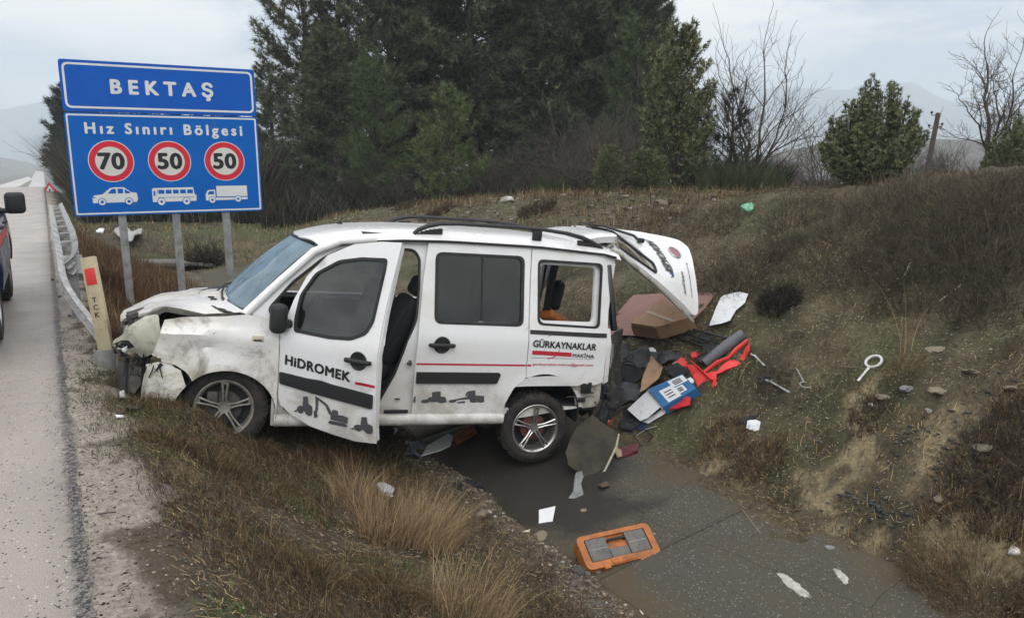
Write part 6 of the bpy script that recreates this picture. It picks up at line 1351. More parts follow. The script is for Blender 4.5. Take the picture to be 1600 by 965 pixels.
# loose small things of the heap, each its own
for i, (px, m_, nm, lb, ct) in enumerate((
    ([(1000, 560), (1030, 548), (1048, 560), (1020, 574)], FELTD, 'felt_sheet', 'charcoal felt flap between the cardboard scrap and the crate lid', 'felt sheet'),
    ([(1040, 575), (1060, 568), (1078, 580), (1062, 590), (1046, 586)], FELTD, 'black_cloth', 'black cloth in the shadow left of the fluorescent sheeting', 'cloth'),
    ([(1088, 560), (1100, 552), (1108, 560), (1096, 570)], BLACK, 'black_disc', 'small black disc under the near end of the grey roll', 'disc'),
    ([(1010, 548), (1022, 544), (1026, 550), (1014, 555)], PAPER2, 'white_tag', 'white tag on the charcoal felt by the cardboard box', 'tag'),
    ([(1028, 628), (1046, 620), (1050, 632), (1034, 640)], PAPER2, 'white_sleeve', 'white paper sleeve over the near corner of the blue box', 'paper'),
    ([(990, 662), (1004, 656), (1012, 663), (998, 670)], mat('navy_scrap', (.03, .04, .09), .5), 'navy_pouch', 'navy pouch under the lower white paper', 'pouch'),
    ([(968, 655), (984, 648), (1000, 662), (984, 672), (970, 668)], FELTD, 'black_sack', 'black sack spilling from under the white boards', 'sack'),
    ([(1072, 596), (1080, 590), (1086, 598), (1078, 604)], PAPER, 'paper_scrap', 'white paper scrap touching the far end of the blue box', 'paper'),
    ([(962, 560), (972, 540), (984, 536), (980, 556)], FELT, 'grey_sheet', 'grey sheet standing right behind the black bumper end', 'sheet'),
    ([(1100, 545), (1118, 540), (1124, 548), (1108, 553)], FELTD, 'black_offcut', 'black offcut under the crate lid', 'offcut'),
    ([(1020, 596), (1034, 588), (1040, 600), (1026, 606)], BLACK, 'black_pad', 'black pad just above the blue box', 'pad'),
    ([(935, 755), (948, 748), (952, 756), (940, 762)], mat('brown_lump', (.12, .08, .05), .9), 'clay_lump', 'brown clay lump right of the fallen grey panel foot', 'clay lump'))):
    piece(nm, px, m_, lb, ct, .05, .014, bend=.07, grid=.03, seed=60 + i)
bm = bmesh.new(); P = [gp(1002, 700, .02), gp(990, 690, .06), gp(1006, 676, .04), gp(1020, 684, .02), gp(1012, 694, .03)]; tube(bm, P, .006, 6); tag(finish('loose_cable', bm, BLACK), 'loose black cable curling right of the dark red bag', 'cable')

# ================================================================== VEGETATION
VEG = vcol_mat('dry_stems', rough=.9); LEAF = vcol_mat('needles', rough=.7, spec=.25)
def ribbons(P, D, H, lean, wdt, col, seg=2, droop=.0, tipcol=None):
    """bent tapering blades: P roots (n,3), D lean directions (n,2), H heights, lean 0..1"""
    n = len(P); wdt = np.broadcast_to(np.asarray(wdt, float), (n,)); r = rng.random(n) * 2 * np.pi; sx = np.cos(r); sy = np.sin(r); V = []; 
    for k in range(seg + 1):
        t = k / seg; w = wdt * (1 - t) ** .7 * .5; off = H * lean * t ** 1.7; z = H * (t - droop * lean * t ** 3) * np.sqrt(np.clip(1 - (lean * .5) ** 2, .2, 1))
        c = P + np.stack([D[:, 0] * off, D[:, 1] * off, z], -1)
        if k < seg: V.append(c - np.stack([sx * w, sy * w, 0 * w], -1)); V.append(c + np.stack([sx * w, sy * w, 0 * w], -1))
        else: V.append(c)
    m = 2 * seg + 1; V = np.stack(V, 1).reshape(-1, 3); b = (np.arange(n) * m)[:, None]; F = []
    for k in range(seg - 1): F += [[2 * k, 2 * k + 1, 2 * k + 3], [2 * k, 2 * k + 3, 2 * k + 2]]
    F.append([2 * seg - 2, 2 * seg - 1, 2 * seg]); F = (b[:, :, None] + np.array(F)[None]).reshape(-1, 3)
    C = np.repeat(col, m, 0)
    if tipcol is not None:
        tt = np.tile(np.array([k // 2 / seg for k in range(m)]), n)[:, None]; C = C * (1 - tt) + np.repeat(tipcol, m, 0) * tt
    return V, F, C
def join(parts):
    V = []; F = []; C = []; b = 0
    for v, f, c in parts: V.append(v); F.append(f + b); C.append(c); b += len(v)
    return np.vstack(V), np.vstack(F), np.vstack(C)
def pal(n, cols, var=.25, w=None):
    cols = np.array(cols) * .86; i = rng.choice(len(cols), n, p=w); return np.clip(cols[i] * (1 + var * rng.normal(size=(n, 1))), .004, .9)
STRAW = (.42, .32, .17); TAN = (.28, .20, .105); BROWN = (.10, .062, .035); DBR = (.048, .032, .020); RUS = (.105, .066, .040); OLIVE = (.075, .085, .03); GREEN = (.07, .13, .03); GREY = (.13, .115, .09)
def scatter(n, x0, x1, y0, y1, dens=None, pow_y=1.0):
    x = x0 + (x1 - x0) * rng.random(n); y = y0 + (y1 - y0) * rng.random(n) ** pow_y
    if dens is not None:
        k = rng.random(n) < dens(x, y); x, y = x[k], y[k]
    return x, y
def unit(n):
    a = rng.random(n) * 2 * np.pi; return np.stack([np.cos(a), np.sin(a)], -1)
def grass_at(x, y, hm, hs, lean, w, cols, var=.3, seg=2, wts=None, biasdir=None, droop=.2):
    n = len(x); P = np.stack([x, y, ground_h(x, y) - .006], -1); D = unit(n)
    if biasdir is not None: D = D * .6 + np.array(biasdir)[None]; D /= np.linalg.norm(D, axis=1)[:, None] + 1e-6
    H = np.clip(hm + hs * rng.normal(size=n), .012, 3); L = np.clip(lean + .3 * rng.normal(size=n), 0, 1.6)
    return ribbons(P, D, H, L, w * (.7 + .6 * rng.random(n)), pal(n, cols, var, wts), seg, droop)
# near slope: matted brown stems, straw bits, green leaves
def dn(x, y): return np.clip(.34 + 1.9 * (fbm(x * 2.2, y * 2.2, 4, 91) + .30), 0, 1) * sstep(.24, .6, x + .4 * fbm(x * 3, y * 3, 2, 4)) * (1 - sstep(2.35, 2.8, x + .3 * vnoise(x * 2, y * 2, 8)))
def shade_ok(x, y): return np.ones_like(x)
G = []
x, y = scatter(110000, .15, 2.9, 1.7, 6.0, dn, 1.0); G.append(grass_at(x, y, .045, .028, .75, .0030, [BROWN, DBR, TAN, RUS, GREY, OLIVE], .35, wts=[.26, .22, .10, .08, .16, .18]))
x, y = scatter(30000, .2, 2.9, 1.7, 9.0, dn, .9); G.append(grass_at(x, y, .09, .05, .55, .0022, [TAN, STRAW, BROWN, GREY], .3, seg=3, wts=[.28, .10, .40, .22]))
x, y = scatter(22000, .15, 2.9, 6.0, 11.0, dn); G.append(grass_at(x, y, .10, .05, .5, .006, [BROWN, TAN, DBR, RUS], .3, wts=[.4, .2, .2, .2]))
gd_ = lambda x, y: (np.clip((fbm(x * 2.2 + 5, y * 2.2, 4, 51) - .0) * 5, 0, 1)) * sstep(.25, .5, x) * (x < 2.3)
x, y = scatter(30000, .2, 2.2, 1.7, 5.6, gd_); G.append(grass_at(x, y, .028, .014, .9, .0065, [GREEN, OLIVE, (.10, .15, .05)], .3))
x, y = scatter(9000, .06, .6, 4.4, 8.6, lambda x, y: np.clip(.5 + 2 * fbm(x * 3, y * 3, 3, 12), 0, 1)); G.append(grass_at(x, y, .045, .025, .7, .004, [OLIVE, GREEN, BROWN, TAN], .3, wts=[.34, .2, .26, .2]))
# rusty slope beyond the rail and round the sign feet
x, y = scatter(26000, .35, 3.0, 8.0, 21.0, lambda x, y: np.clip(.5 + 1.6 * fbm(x, y, 3, 17), 0, 1) * (1 - sstep(1.9, 2.8, x))); G.append(grass_at(x, y, .22, .10, .4, .010, [RUS, TAN, BROWN, (.17, .09, .055)], .25, wts=[.3, .2, .2, .3]))
x, y = scatter(16000, .3, 10, 20, 34, lambda x, y: np.clip(.4 + 1.4 * fbm(x * .7, y * .7, 3, 27), 0, 1)); G.append(grass_at(x, y, .08, .05, .5, .022, [OLIVE, (.12, .14, .05), TAN, STRAW], .25))
V, F, C = join(G); o = npmesh('dry_grass', V, F, VEG, C); tag(o, kind='stuff')
# bank: sparse scrubby grass
G = []
def db(x, y): return np.clip(.22 + 2.0 * fbm(x * 1.1, y * 1.1, 4, 61), .06, 1) * sstep(4.55, 5.2, x)
x, y = scatter(230000, 4.5, 9.4, 1.2, 12, db, 1.0); G.append(grass_at(x, y, .035, .025, .9, .0040, [BROWN, OLIVE, GREY, DBR, TAN, (.19, .155, .095)], .35, wts=[.20, .24, .2, .10, .14, .12]))
x, y = scatter(34000, 6.2, 10.5, 1.5, 20, lambda x, y: np.clip(.2 + 2.2 * (fbm(x * .8, y * .8, 4, 63)), 0, 1) * sstep(6.0, 7.4, x)); G.append(grass_at(x, y, .10, .06, .6, .0065, [BROWN, TAN, GREY, RUS, DBR], .3, wts=[.3, .22, .18, .15, .15]))
x, y = scatter(42000, 7.2, 12.5, 8, 32, lambda x, y: np.clip(.35 + 1.4 * fbm(x * .8, y * .8, 3, 65), 0, 1)); G.append(grass_at(x, y, .13, .07, .5, .014, [TAN, BROWN, STRAW, RUS, GREY], .3, wts=[.32, .28, .1, .15, .15]))
x, y = scatter(16000, 4.3, 7.2, .9, 2.6, lambda x, y: np.clip(.4 + 2 * fbm(x * 2, y * 2, 3, 68), 0, 1) * sstep(4.35, 4.75, x + (2.2 - y) * .2)); G.append(grass_at(x, y, .13, .06, .8, .0035, [BROWN, DBR, TAN, STRAW, RUS], .3, seg=3, wts=[.34, .26, .2, .08, .12]))
V, F, C = join(G); o = npmesh('bank_scrub', V, F, VEG, C); tag(o, kind='stuff')

# fallen stalks and litter lying every way on the ground
def litter(n, x, y, Lm, w, cols, wts):
    m = len(x); a = rng.random(m) * 6.283; L_ = Lm * (.3 + 1.2 * rng.random(m) ** 2); dx, dy = np.cos(a) * L_ / 2, np.sin(a) * L_ / 2; bend = (rng.random(m) - .5) * L_ * .35
    P = []
    for t in (-1, 0, 1):
        px = x + dx * t - (dy / (L_ + 1e-6)) * bend * (t == 0); py = y + dy * t + (dx / (L_ + 1e-6)) * bend * (t == 0); z = ground_h(px, py) + .004 + .012 * rng.random(m); nx, ny = -np.sin(a) * w / 2, np.cos(a) * w / 2
        P += [np.stack([px - nx, py - ny, z], -1), np.stack([px + nx, py + ny, z + w * .3], -1)]
    V = np.stack(P, 1).reshape(-1, 3); F = (np.arange(m) * 6)[:, None, None] + np.array([[0, 1, 3], [0, 3, 2], [2, 3, 5], [2, 5, 4]])[None]; return V, F.reshape(-1, 3), np.repeat(pal(m, cols, .3, wts), 6, 0)
G = []; LC = [BROWN, TAN, STRAW, GREY, DBR]; LW = [.3, .22, .10, .2, .18]
x, y = scatter(60000, 4.3, 9.0, 1.3, 9, lambda x, y: np.clip(.4 + 2 * fbm(x * 1.9, y * 1.9, 3, 88), .05, 1)); G.append(litter(0, x, y, .055, .0035, LC, LW))
x, y = scatter(26000, .3, 2.85, 1.8, 7.0, None); G.append(litter(0, x, y, .06, .0026, LC, LW))
x, y = scatter(1500, SLAB0, SLAB1, 1.5, 6.0, lambda x, y: .15 + .85 * ((x > 4.15) | (x < 3.05))); G.append(litter(0, x, y, .05, .003, LC, LW))
x, y = scatter(900, -.15, .4, 1.8, 6.5, None); G.append(litter(0, x, y, .035, .0025, [DBR, BROWN, GREY], [.5, .3, .2]))
V, F, C = join(G); o = npmesh('fallen_stalks', V, F, VEG, C); tag(o, kind='stuff')

# countable tufts and bushes ------------------------------------------------
def tuft(px, py, rad, n, h, label, cols, wts, lean=.7, bias=None, w=.0026, cat='grass tuft', nm='grass_tuft', group=None, seg=4, at=None, hs=.42):
    c = ghit(px, py) if at is None else Vector(at); a = rng.random(n) * 2 * np.pi; r = rad * np.sqrt(rng.random(n))
    x = c.x + r * np.cos(a); y = c.y + r * np.sin(a); P = np.stack([x - c.x, y - c.y, ground_h(x, y) - c.z - .01], -1)
    D = np.stack([np.cos(a), np.sin(a)], -1) + .7 * unit(n)
    if bias is not None: D = D * .55 + np.array(bias)[None]
    D /= np.linalg.norm(D, axis=1)[:, None] + 1e-6; H = h * np.clip(1 + hs * rng.normal(size=n), .25, 1.7) * (1 - .3 * (r / rad) ** 2); L = np.clip(lean + .25 * rng.normal(size=n), .05, 1.5)
    V, F, C = ribbons(P, D, H, L, w * (.7 + .6 * rng.random(n)), pal(n, cols, .25, wts), seg, .35); o = npmesh(nm, V, F, VEG, C); o.location = c; return tag(o, label, cat, group)
SR_ = [STRAW, TAN, BROWN, (.27, .17, .10)]; bR = (1.0, .55)
tuft(668, 850, .20, 1100, .33, 'largest blond grass tuft, in the middle of the near slope', SR_, [.36, .34, .1, .2], .75, bR)
tuft(600, 840, .18, 800, .30, 'blond grass tuft just left of the largest one', SR_, [.2, .3, .25, .25], .7, (.5, .5))
tuft(560, 785, .18, 700, .28, 'brown and straw tuft below the hanging door', SR_, [.2, .35, .25, .2], .8, (.3, .7))
tuft(522, 735, .18, 800, .22, 'low rusty tuft under the bottom edge of the open door', [TAN, BROWN, RUS, DBR], [.25, .3, .25, .2], .8, (.3, .7))
tuft(735, 965, .22, 700, .32, 'blond tuft at the bottom edge of the photo beside the rubble', SR_, [.35, .3, .15, .2], .7, (.7, .35))
tuft(610, 930, .20, 1100, .16, 'brown tuft at the bottom of the near slope', [TAN, BROWN, RUS, DBR], [.25, .3, .25, .2], .8)
tuft(470, 890, .22, 1000, .13, 'matted reddish tuft left of the blond grass', [TAN, BROWN, RUS, DBR], [.15, .3, .3, .25], .8)
tuft(330, 720, .20, 1300, .12, 'dark matted tuft pushed up by the front wheel', [TAN, BROWN, RUS, DBR], [.15, .3, .2, .35], .9)
tuft(255, 690, .14, 700, .10, 'dark tuft below the torn front bumper', [TAN, BROWN, DBR], [.2, .4, .4], .9)
tuft(405, 705, .14, 800, .12, 'dark tuft right behind the front wheel', [TAN, BROWN, DBR], [.2, .4, .4], .9)
tuft(1412, 585, .13, 320, .16, 'brown tuft right of the ring-ended tool', [TAN, BROWN, RUS], [.3, .4, .3], .8)
tuft(1412, 560, .05, 14, .62, 'few tall bare stalks rising on the bank above the brown tuft', [TAN, STRAW], [.7, .3], .35, w=.005)
tuft(1540, 920, .35, 1500, .24, 'tangled brown tuft in the bottom right corner', [TAN, BROWN, RUS, DBR, STRAW], [.2, .3, .2, .2, .1], .9)
tuft(1450, 905, .16, 500, .15, 'small brown tuft beside the clay patch', [TAN, BROWN, RUS], [.25, .45, .3], .9)
tuft(170, 772, .03, 60, .02, 'tiny green weed growing on the gravel shoulder', [GREEN], [1], .8, w=.006, cat='weed', nm='green_weed')
tuft(150, 480, .2, 900, .30, 'rusty brush behind the leaning marker post', [RUS, TAN, (.17, .09, .055), BROWN], [.3, .2, .3, .2], .5, w=.006, at=tuple(Vector((.55, 7.6, gz(.55, 7.6)))))
tuft(230, 450, .45, 2000, .38, 'rusty brush round the left and middle sign posts', [RUS, TAN, (.17, .09, .055), BROWN], [.3, .2, .3, .2], .5, w=.008, at=(1.15, 9.6, gz(1.15, 9.6)))
tuft(175, 430, .35, 1300, .36, 'rusty brush between the guardrail and the left sign post', [RUS, TAN, (.17, .09, .055), BROWN], [.3, .2, .3, .2], .5, w=.008, at=(.75, 12.2, gz(.75, 12.2)))

def twigbush(c, rad, h, n, cols, wts, label, w=.0055, group=None, cat='bush', nm='heather_bush', sub=4):
    """dome of forking fine twigs"""
    c = Vector(c); a = rng.random(n) * 2 * np.pi; el = np.arccos(.30 + .68 * rng.random(n)); D = np.stack([np.cos(a) * np.sin(el), np.sin(a) * np.sin(el), np.cos(el)], -1)
    rr_ = np.sqrt(rng.random(n)); root = np.stack([np.cos(a), np.sin(a), 0 * a], -1) * (rad * .92 * rr_)[:, None]; ln = (.55 + .6 * rng.random(n)) * (1 - .45 * rr_ ** 2)
    sc = np.array([rad, rad, h]); tip = root + (D * np.array([.45, .45, 1]) + .22 * rng.normal(size=(n, 3)) * np.array([1, 1, .3])) * np.array([h, h, h]) * ln[:, None]; parts = []
    def seg(A, B, w0, w1, col):
        m = len(A); d = B - A; s = np.cross(d, rng.normal(size=(m, 3))); s /= np.linalg.norm(s, axis=1)[:, None] + 1e-9
        V = np.stack([A - s * w0 / 2, A + s * w0 / 2, B + s * w1 / 2, B - s * w1 / 2], 1).reshape(-1, 3); b = (np.arange(m) * 4)[:, None, None]; F = (b + np.array([[0, 1, 2], [0, 2, 3]])[None]).reshape(-1, 3); return V, F, np.repeat(col, 4, 0)
    gz0 = ground_h(root[:, 0] + c.x, root[:, 1] + c.y) - c.z; root[:, 2] = gz0 - .01
    gt_ = ground_h(tip[:, 0] + c.x, tip[:, 1] + c.y) - c.z; tip[:, 2] = np.maximum(tip[:, 2] + gz0, gt_ + .03); mid = root + (tip - root) * .5 + rng.normal(size=(n, 3)) * h * .10
    col = pal(n, cols, .25, wts); parts += [seg(root, mid, w * 1.4, w, col), seg(mid, tip, w, w * .5, col)]
    for k in range(sub):
        t = .35 + .6 * rng.random((n, 1)); A = root + (tip - root) * t; dd_ = (tip - root); L_ = np.linalg.norm(dd_, axis=1)[:, None]; B = A + (dd_ / (L_ + 1e-6) + .65 * rng.normal(size=(n, 3))) * L_ * .26; parts.append(seg(A, B, w * .7, w * .35, pal(n, cols, .3, wts)))
    V, F, C = join(parts); o = npmesh(nm, V, F, VEG, C); o.location = c; return tag(o, label, cat, group)
HC = [(.105, .076, .055), (.07, .055, .042), (.14, .108, .075), (.09, .09, .06)]; HW_ = [.35, .3, .2, .15]
def hb(px, py, rad, h, n, label, cols=HC, at=None, w=.0042):
    c = ghit(px, py) if at is None else at
    if at is None and py < 470: h *= .75; rad *= 1.05; n = int(n * .50)
    return twigbush(c, rad, h, n, cols, HW_, label, w)
hb(1168, 430, .42, .42, 800, 'reddish twig bush above the torn white board')
hb(1216, 478, .20, .22, 420, 'small round dark bush right of the torn white board', [(.035, .028, .022)] * 4)
hb(1228, 385, .20, .20, 260, 'grey-green low bush high on the bank above the round dark bush', [(.06, .065, .05), (.045, .05, .04), (.08, .08, .06), (.05, .045, .035)])
hb(1320, 385, .65, .48, 1300, 'broad dark reddish bush below the right juniper')
hb(1420, 420, .60, .42, 1300, 'dark reddish bush spreading down the middle of the upper bank')
hb(1520, 420, .60, .45, 1400, 'dark brown bush near the right edge, upper bank')
hb(1590, 455, .50, .45, 1100, 'dark bush cut by the right edge halfway up')
hb(1400, 315, .55, .42, 1000, 'rusty bush on the crest right of the round juniper', [(.13, .10, .072), (.09, .074, .054), (.17, .135, .09), (.085, .08, .06)])
hb(1485, 330, .65, .50, 1300, 'rusty bush on the crest in front of the bare tree', [(.13, .10, .072), (.09, .074, .054), (.17, .135, .09), (.085, .08, .06)])
hb(1565, 325, .60, .55, 1300, 'tall rusty bush on the crest at the right edge', [(.13, .10, .072), (.09, .074, .054), (.17, .135, .09), (.085, .08, .06)])
hb(1545, 380, .50, .40, 900, 'reddish bush just under the crest at the right')
hb(1240, 340, .45, .32, 700, 'brown bush on the crest left of the round juniper')
hb(1125, 345, .45, .25, 600, 'low dark bush on the crest left of the green plastic bag')
hb(1040, 350, .50, .25, 600, 'low brown bush on the crest behind the tailgate')
hb(1550, 730, .34, .13, 450, 'dark reddish bush low on the bank at the right edge')
hb(1595, 690, .30, .16, 380, 'dark bush cut by the right edge above the corner tuft')
hb(1580, 790, .25, .12, 300, 'blackish brush at the right edge below the reddish bush', [(.035, .028, .022)] * 4)
hb(1210, 600, .16, .08, 200, 'flat brown brush below the heavier spanner')
hb(1130, 690, .22, .10, 420, 'flat tangle of dry stems below the black rag', [TAN, BROWN, DBR, GREY], w=.004)
hb(1190, 720, .22, .10, 400, 'flat tangle of dry stems above the concrete edge', [TAN, BROWN, DBR, GREY], w=.004)
hb(1360, 655, .16, .09, 260, 'small dark tuft between the flat stones')
hb(460, 380, .5, .35, 500, 'dark bush on the far bank right of the sign posts', w=.02, at=Vector((5.6, 17.0, gz(5.6, 17))))
hb(0, 0, .35, .9, 260, 'thin dark bush standing between two sign posts beyond the ditch', [(.05, .038, .03)] * 4, w=.014, at=Vector((3.3, 20.6, gz(3.3, 20.6))))
for i, (x, y) in enumerate(((6.6, 12.5), (7.4, 15.2), (6.9, 9.6), (8.1, 18.5), (6.1, 20.0), (7.9, 12.0))):
    hb(0, 0, .38, .22, 300, ['low brown bush on the far bank above the windscreen', 'brown bush above the roof rails of the van', 'brown bush on the bank behind the sliding door', 'brown bush at the foot of the pines', 'faint bush on the far bank right of the third sign post', 'brown bush on the bank above the van roof middle'][i], [(.09, .06, .04), (.06, .045, .03), (.12, .085, .05), (.05, .04, .03)], w=.010, at=Vector((x, y, gz(x, y))))

# ---- pebbles and slate
def stones(n, x, y, s, cols, name='gravel', sink=.35, flatness=.6):
    m = len(x); base = np.array([[1, 0, 0], [0, 1, 0], [-1, 0, 0], [0, -1, 0], [0, 0, 1], [0, 0, -1], [.65, .65, .5], [-.65, .6, .55], [-.6, -.65, .5], [.65, -.6, .55]], float)
    Fb = np.array([[0, 1, 6], [1, 4, 6], [4, 0, 6], [1, 2, 7], [2, 4, 7], [4, 1, 7], [2, 3, 8], [3, 4, 8], [4, 2, 8], [3, 0, 9], [0, 4, 9], [4, 3, 9], [0, 3, 5], [3, 2, 5], [2, 1, 5], [1, 0, 5]])
    V = base[None] * (1 + .25 * rng.normal(size=(m, 10, 1))); sc = s[:, None] * np.stack([np.ones(m), .6 + .4 * rng.random(m), flatness * (.6 + .5 * rng.random(m))], -1); V = V * sc[:, None, :]
    a = rng.random(m) * 6.28; c_, s_ = np.cos(a)[:, None], np.sin(a)[:, None]; X = V[..., 0] * c_ - V[..., 1] * s_; Y = V[..., 0] * s_ + V[..., 1] * c_; V = np.stack([X, Y, V[..., 2]], -1)
    z = ground_h(x, y) + s * flatness * (1 - 2 * sink) * .5; V += np.stack([x, y, z], -1)[:, None, :]; F = (np.arange(m) * 10)[:, None, None] + Fb[None]
    return V.reshape(-1, 3), F.reshape(-1, 3), np.repeat(cols, 10, 0)
S = []
PAL = [(.36, .32, .25), (.24, .205, .155), (.16, .135, .10), (.50, .47, .42), (.11, .09, .07)]; PW = [.12, .26, .32, .05, .25]
x, y = scatter(45000, 4.5, 8.2, 1.2, 9, lambda x, y: np.clip(.25 + 1.8 * fbm(x * 1.3, y * 1.3, 3, 71), .04, 1)); S.append(stones(0, x, y, .004 + .009 * rng.random(len(x)) ** 2.2, pal(len(x), PAL, .2, PW)))
x, y = scatter(7000, 4.7, 7.2, 1.5, 6, lambda x, y: np.clip(.1 + 2 * fbm(x * 1.1 + 3, y * 1.1, 3, 73), 0, 1)); S.append(stones(0, x, y, .007 + .018 * rng.random(len(x)) ** 3, pal(len(x), PAL, .2, PW)))
x, y = scatter(14000, 2.35, 3.15, 1.5, 7.5, lambda x, y: np.exp(-((x - 2.76) / .16) ** 2)); S.append(stones(0, x, y, .005 + .016 * rng.random(len(x)) ** 2.5, pal(len(x), PAL, .25, PW)))
x, y = scatter(9000, .4, 2.7, 1.7, 5.5, lambda x, y: np.clip(.15 + 1.5 * fbm(x * 1.7, y * 1.7, 3, 75), 0, 1)); S.append(stones(0, x, y, .004 + .008 * rng.random(len(x)) ** 2.5, pal(len(x), PAL, .2, PW)))
x, y = scatter(9000, -.16, .42, 1.5, 8.5, lambda x, y: np.exp(-((x + .04) / .06) ** 2) + .35 * (x > 0)); S.append(stones(0, x, y, .003 + .007 * rng.random(len(x)) ** 3, pal(len(x), [(.05, .045, .04), (.34, .31, .28), (.10, .09, .08), (.42, .39, .35)], .2, [.36, .26, .26, .12])))
x, y = scatter(9000, SLAB0, SLAB1, 1.2, 5.5, lambda x, y: .18 + .8 * (x > 4.1) + .5 * (x < 3.0)); S.append(stones(0, x, y, .002 + .007 * rng.random(len(x)) ** 4, pal(len(x), PAL, .2, PW), sink=.1))
x, y = scatter(3000, 6.5, 9.5, 8, 22, None); S.append(stones(0, x, y, .012 + .05 * rng.random(len(x)) ** 4, pal(len(x), PAL, .2, PW)))
V, F, C = join(S); STONE = vcol_mat('stones', rough=.85); o = npmesh('gravel', V, F, STONE, C); tag(o, kind='stuff')
x, y = scatter(9000, 4.45, 6.2, 1.7, 4.0, lambda x, y: (np.exp(-(((x - 4.95) / .28) ** 2 + ((y - 2.75) / .38) ** 2)) + .8 * np.exp(-(((x - 5.4) / .25) ** 2 + ((y - 2.35) / .25) ** 2))) * np.clip(.3 + 2.5 * fbm(x * 4, y * 4, 3, 33), 0, 1))
V, F, C = stones(0, x, y,     .009 + .020 * rng.random(len(x)) ** 1.5, pal(len(x), [(.075, .085, .085), (.05, .055, .06), (.11, .115, .11)], .2, [.4, .3, .3]), sink=.2, flatness=.25); o = npmesh('slate_chips', V, F, STONE, C); tag(o, kind='stuff')
ROCK = mat('field_stone', (.24, .20, .145), .85, noise=.35, nscale=14, bump=.5, bscale=40); ROCKG = mat('grey_stone', (.25, .25, .24), .85, noise=.35, nscale=14, bump=.5, bscale=40)
def rock(px, py, r, label, m=ROCK, fl=.5, sx=1.3):
    c = ghit(px, py); bm = bmesh.new(); bmesh.ops.create_icosphere(bm, subdivisions=2, radius=r)
    sd = random.random() * 50
    for v in bm.verts: v.co *= 1 + .9 * float(fbm(np.array([v.co.x / r * 1.1 + sd]), np.array([v.co.y / r * 1.1 + v.co.z / r]), 3, 9)[0]); v.co.x *= sx; v.co.z *= fl
    o = finish('rock', bm, m, smooth=12); o.location = c + Vector((0, 0, r * fl * .35)); o.rotation_euler = (random.uniform(-.3, .3), random.uniform(-.3, .3), random.random() * 6); return tag(o, label, 'rock')
for px, py, r, lb, m_, fl, sx in ((1468, 612, .075, 'broad flat brown rock, largest of the stones on the bank', ROCK, .35, 1.6), (1520, 583, .055, 'tan flat rock up and right of the broad one', ROCK, .35, 1.3), (1462, 546, .05, 'thin tan rock tilted near the tall stalks', ROCK, .3, 1.4),
    (1380, 622, .045, 'small orange-tan stone below the ring-ended tool', ROCK, .5, 1.1), (1416, 610, .045, 'rounded grey stone left of the broad brown rock', ROCKG, .6, 1.2), (1362, 634, .03, 'small white stone below the orange-tan one', mat('white_stone', (.55, .53, .48), .8), .6, 1.2), (1455, 643, .035, 'dark slate stone below the broad brown rock', ROCKG, .35, 1.3),
    (1582, 607, .05, 'tan rock at the right edge', ROCK, .4, 1.3), (1582, 862, .04, 'pale rounded stone in the bottom right brush', mat('white_stone', (.55, .53, .48), .8), .6, 1.3), (1500, 883, .035, 'flat tan stone at the end of the clay patch', ROCK, .4, 1.3), (1466, 780, .045, 'tan stone at the right of the slate chips', ROCK, .5, 1.2),
    (932, 895, .035, 'pinkish stone at the lower left corner of the tool box', ROCK, .7, 1.1), (917, 897, .028, 'smaller stone left of the pinkish one by the tool box', ROCKG, .7, 1.1), (905, 893, .045, 'dark round stone under the left end of the tool box', mat('dark_stone', (.06, .055, .05), .85), .6, 1.2), (915, 800, .03, 'brown stone between the white card and the fallen panel', ROCK, .6, 1.3),
    (752, 805, .055, 'brown stone in the rubble line beside the blond grass', ROCK, .5, 1.3), (846, 838, .06, 'flat brown stone below the cream splinter', ROCK, .4, 1.4), (792, 314, .13, 'pale boulder on the crest at the foot of the pines', mat('white_stone', (.55, .53, .48), .8), .5, 1.4), (1034, 318, .07, 'pale stone on the crest left of the leaning juniper', ROCK, .5, 1.3),
    (1175, 835, .03, 'small stone on the ditch concrete edge', ROCKG, .6, 1.1), (1297, 858, .03, 'tiny grey stone above the plaster smears', ROCKG, .6, 1.1), (936, 845, .028, 'greenish stone behind the tool box', ROCKG, .5, 1.5), (1535, 700, .05, 'tan stone in the brush at the right', ROCK, .4, 1.3)):
    rock(px, py, r, lb, m_, fl, sx)
# broken concrete edge of the culvert in the far ditch
for i, (x, y, sz, rt_) in enumerate(((2.2, 20.2, (1.3, .5, .10), (.1, .1, .3)), (3.0, 20.5, (1.0, .4, .09), (-.2, .1, -.3)))):
    bm = bmesh.new(); bx(bm, (0, 0, 0), sz, bev=.02); o = finish('concrete_block', bm, mat('old_concrete', (.17, .165, .15), .9, noise=.4, nscale=4, bump=.4, bscale=20), loc=(x, y, gz(x, y) + .12), rot=rt_); tag(o, ['broken concrete slab at the end of the ditch behind the middle sign post', 'second broken concrete slab, further right at the ditch end'][i], 'concrete slab')

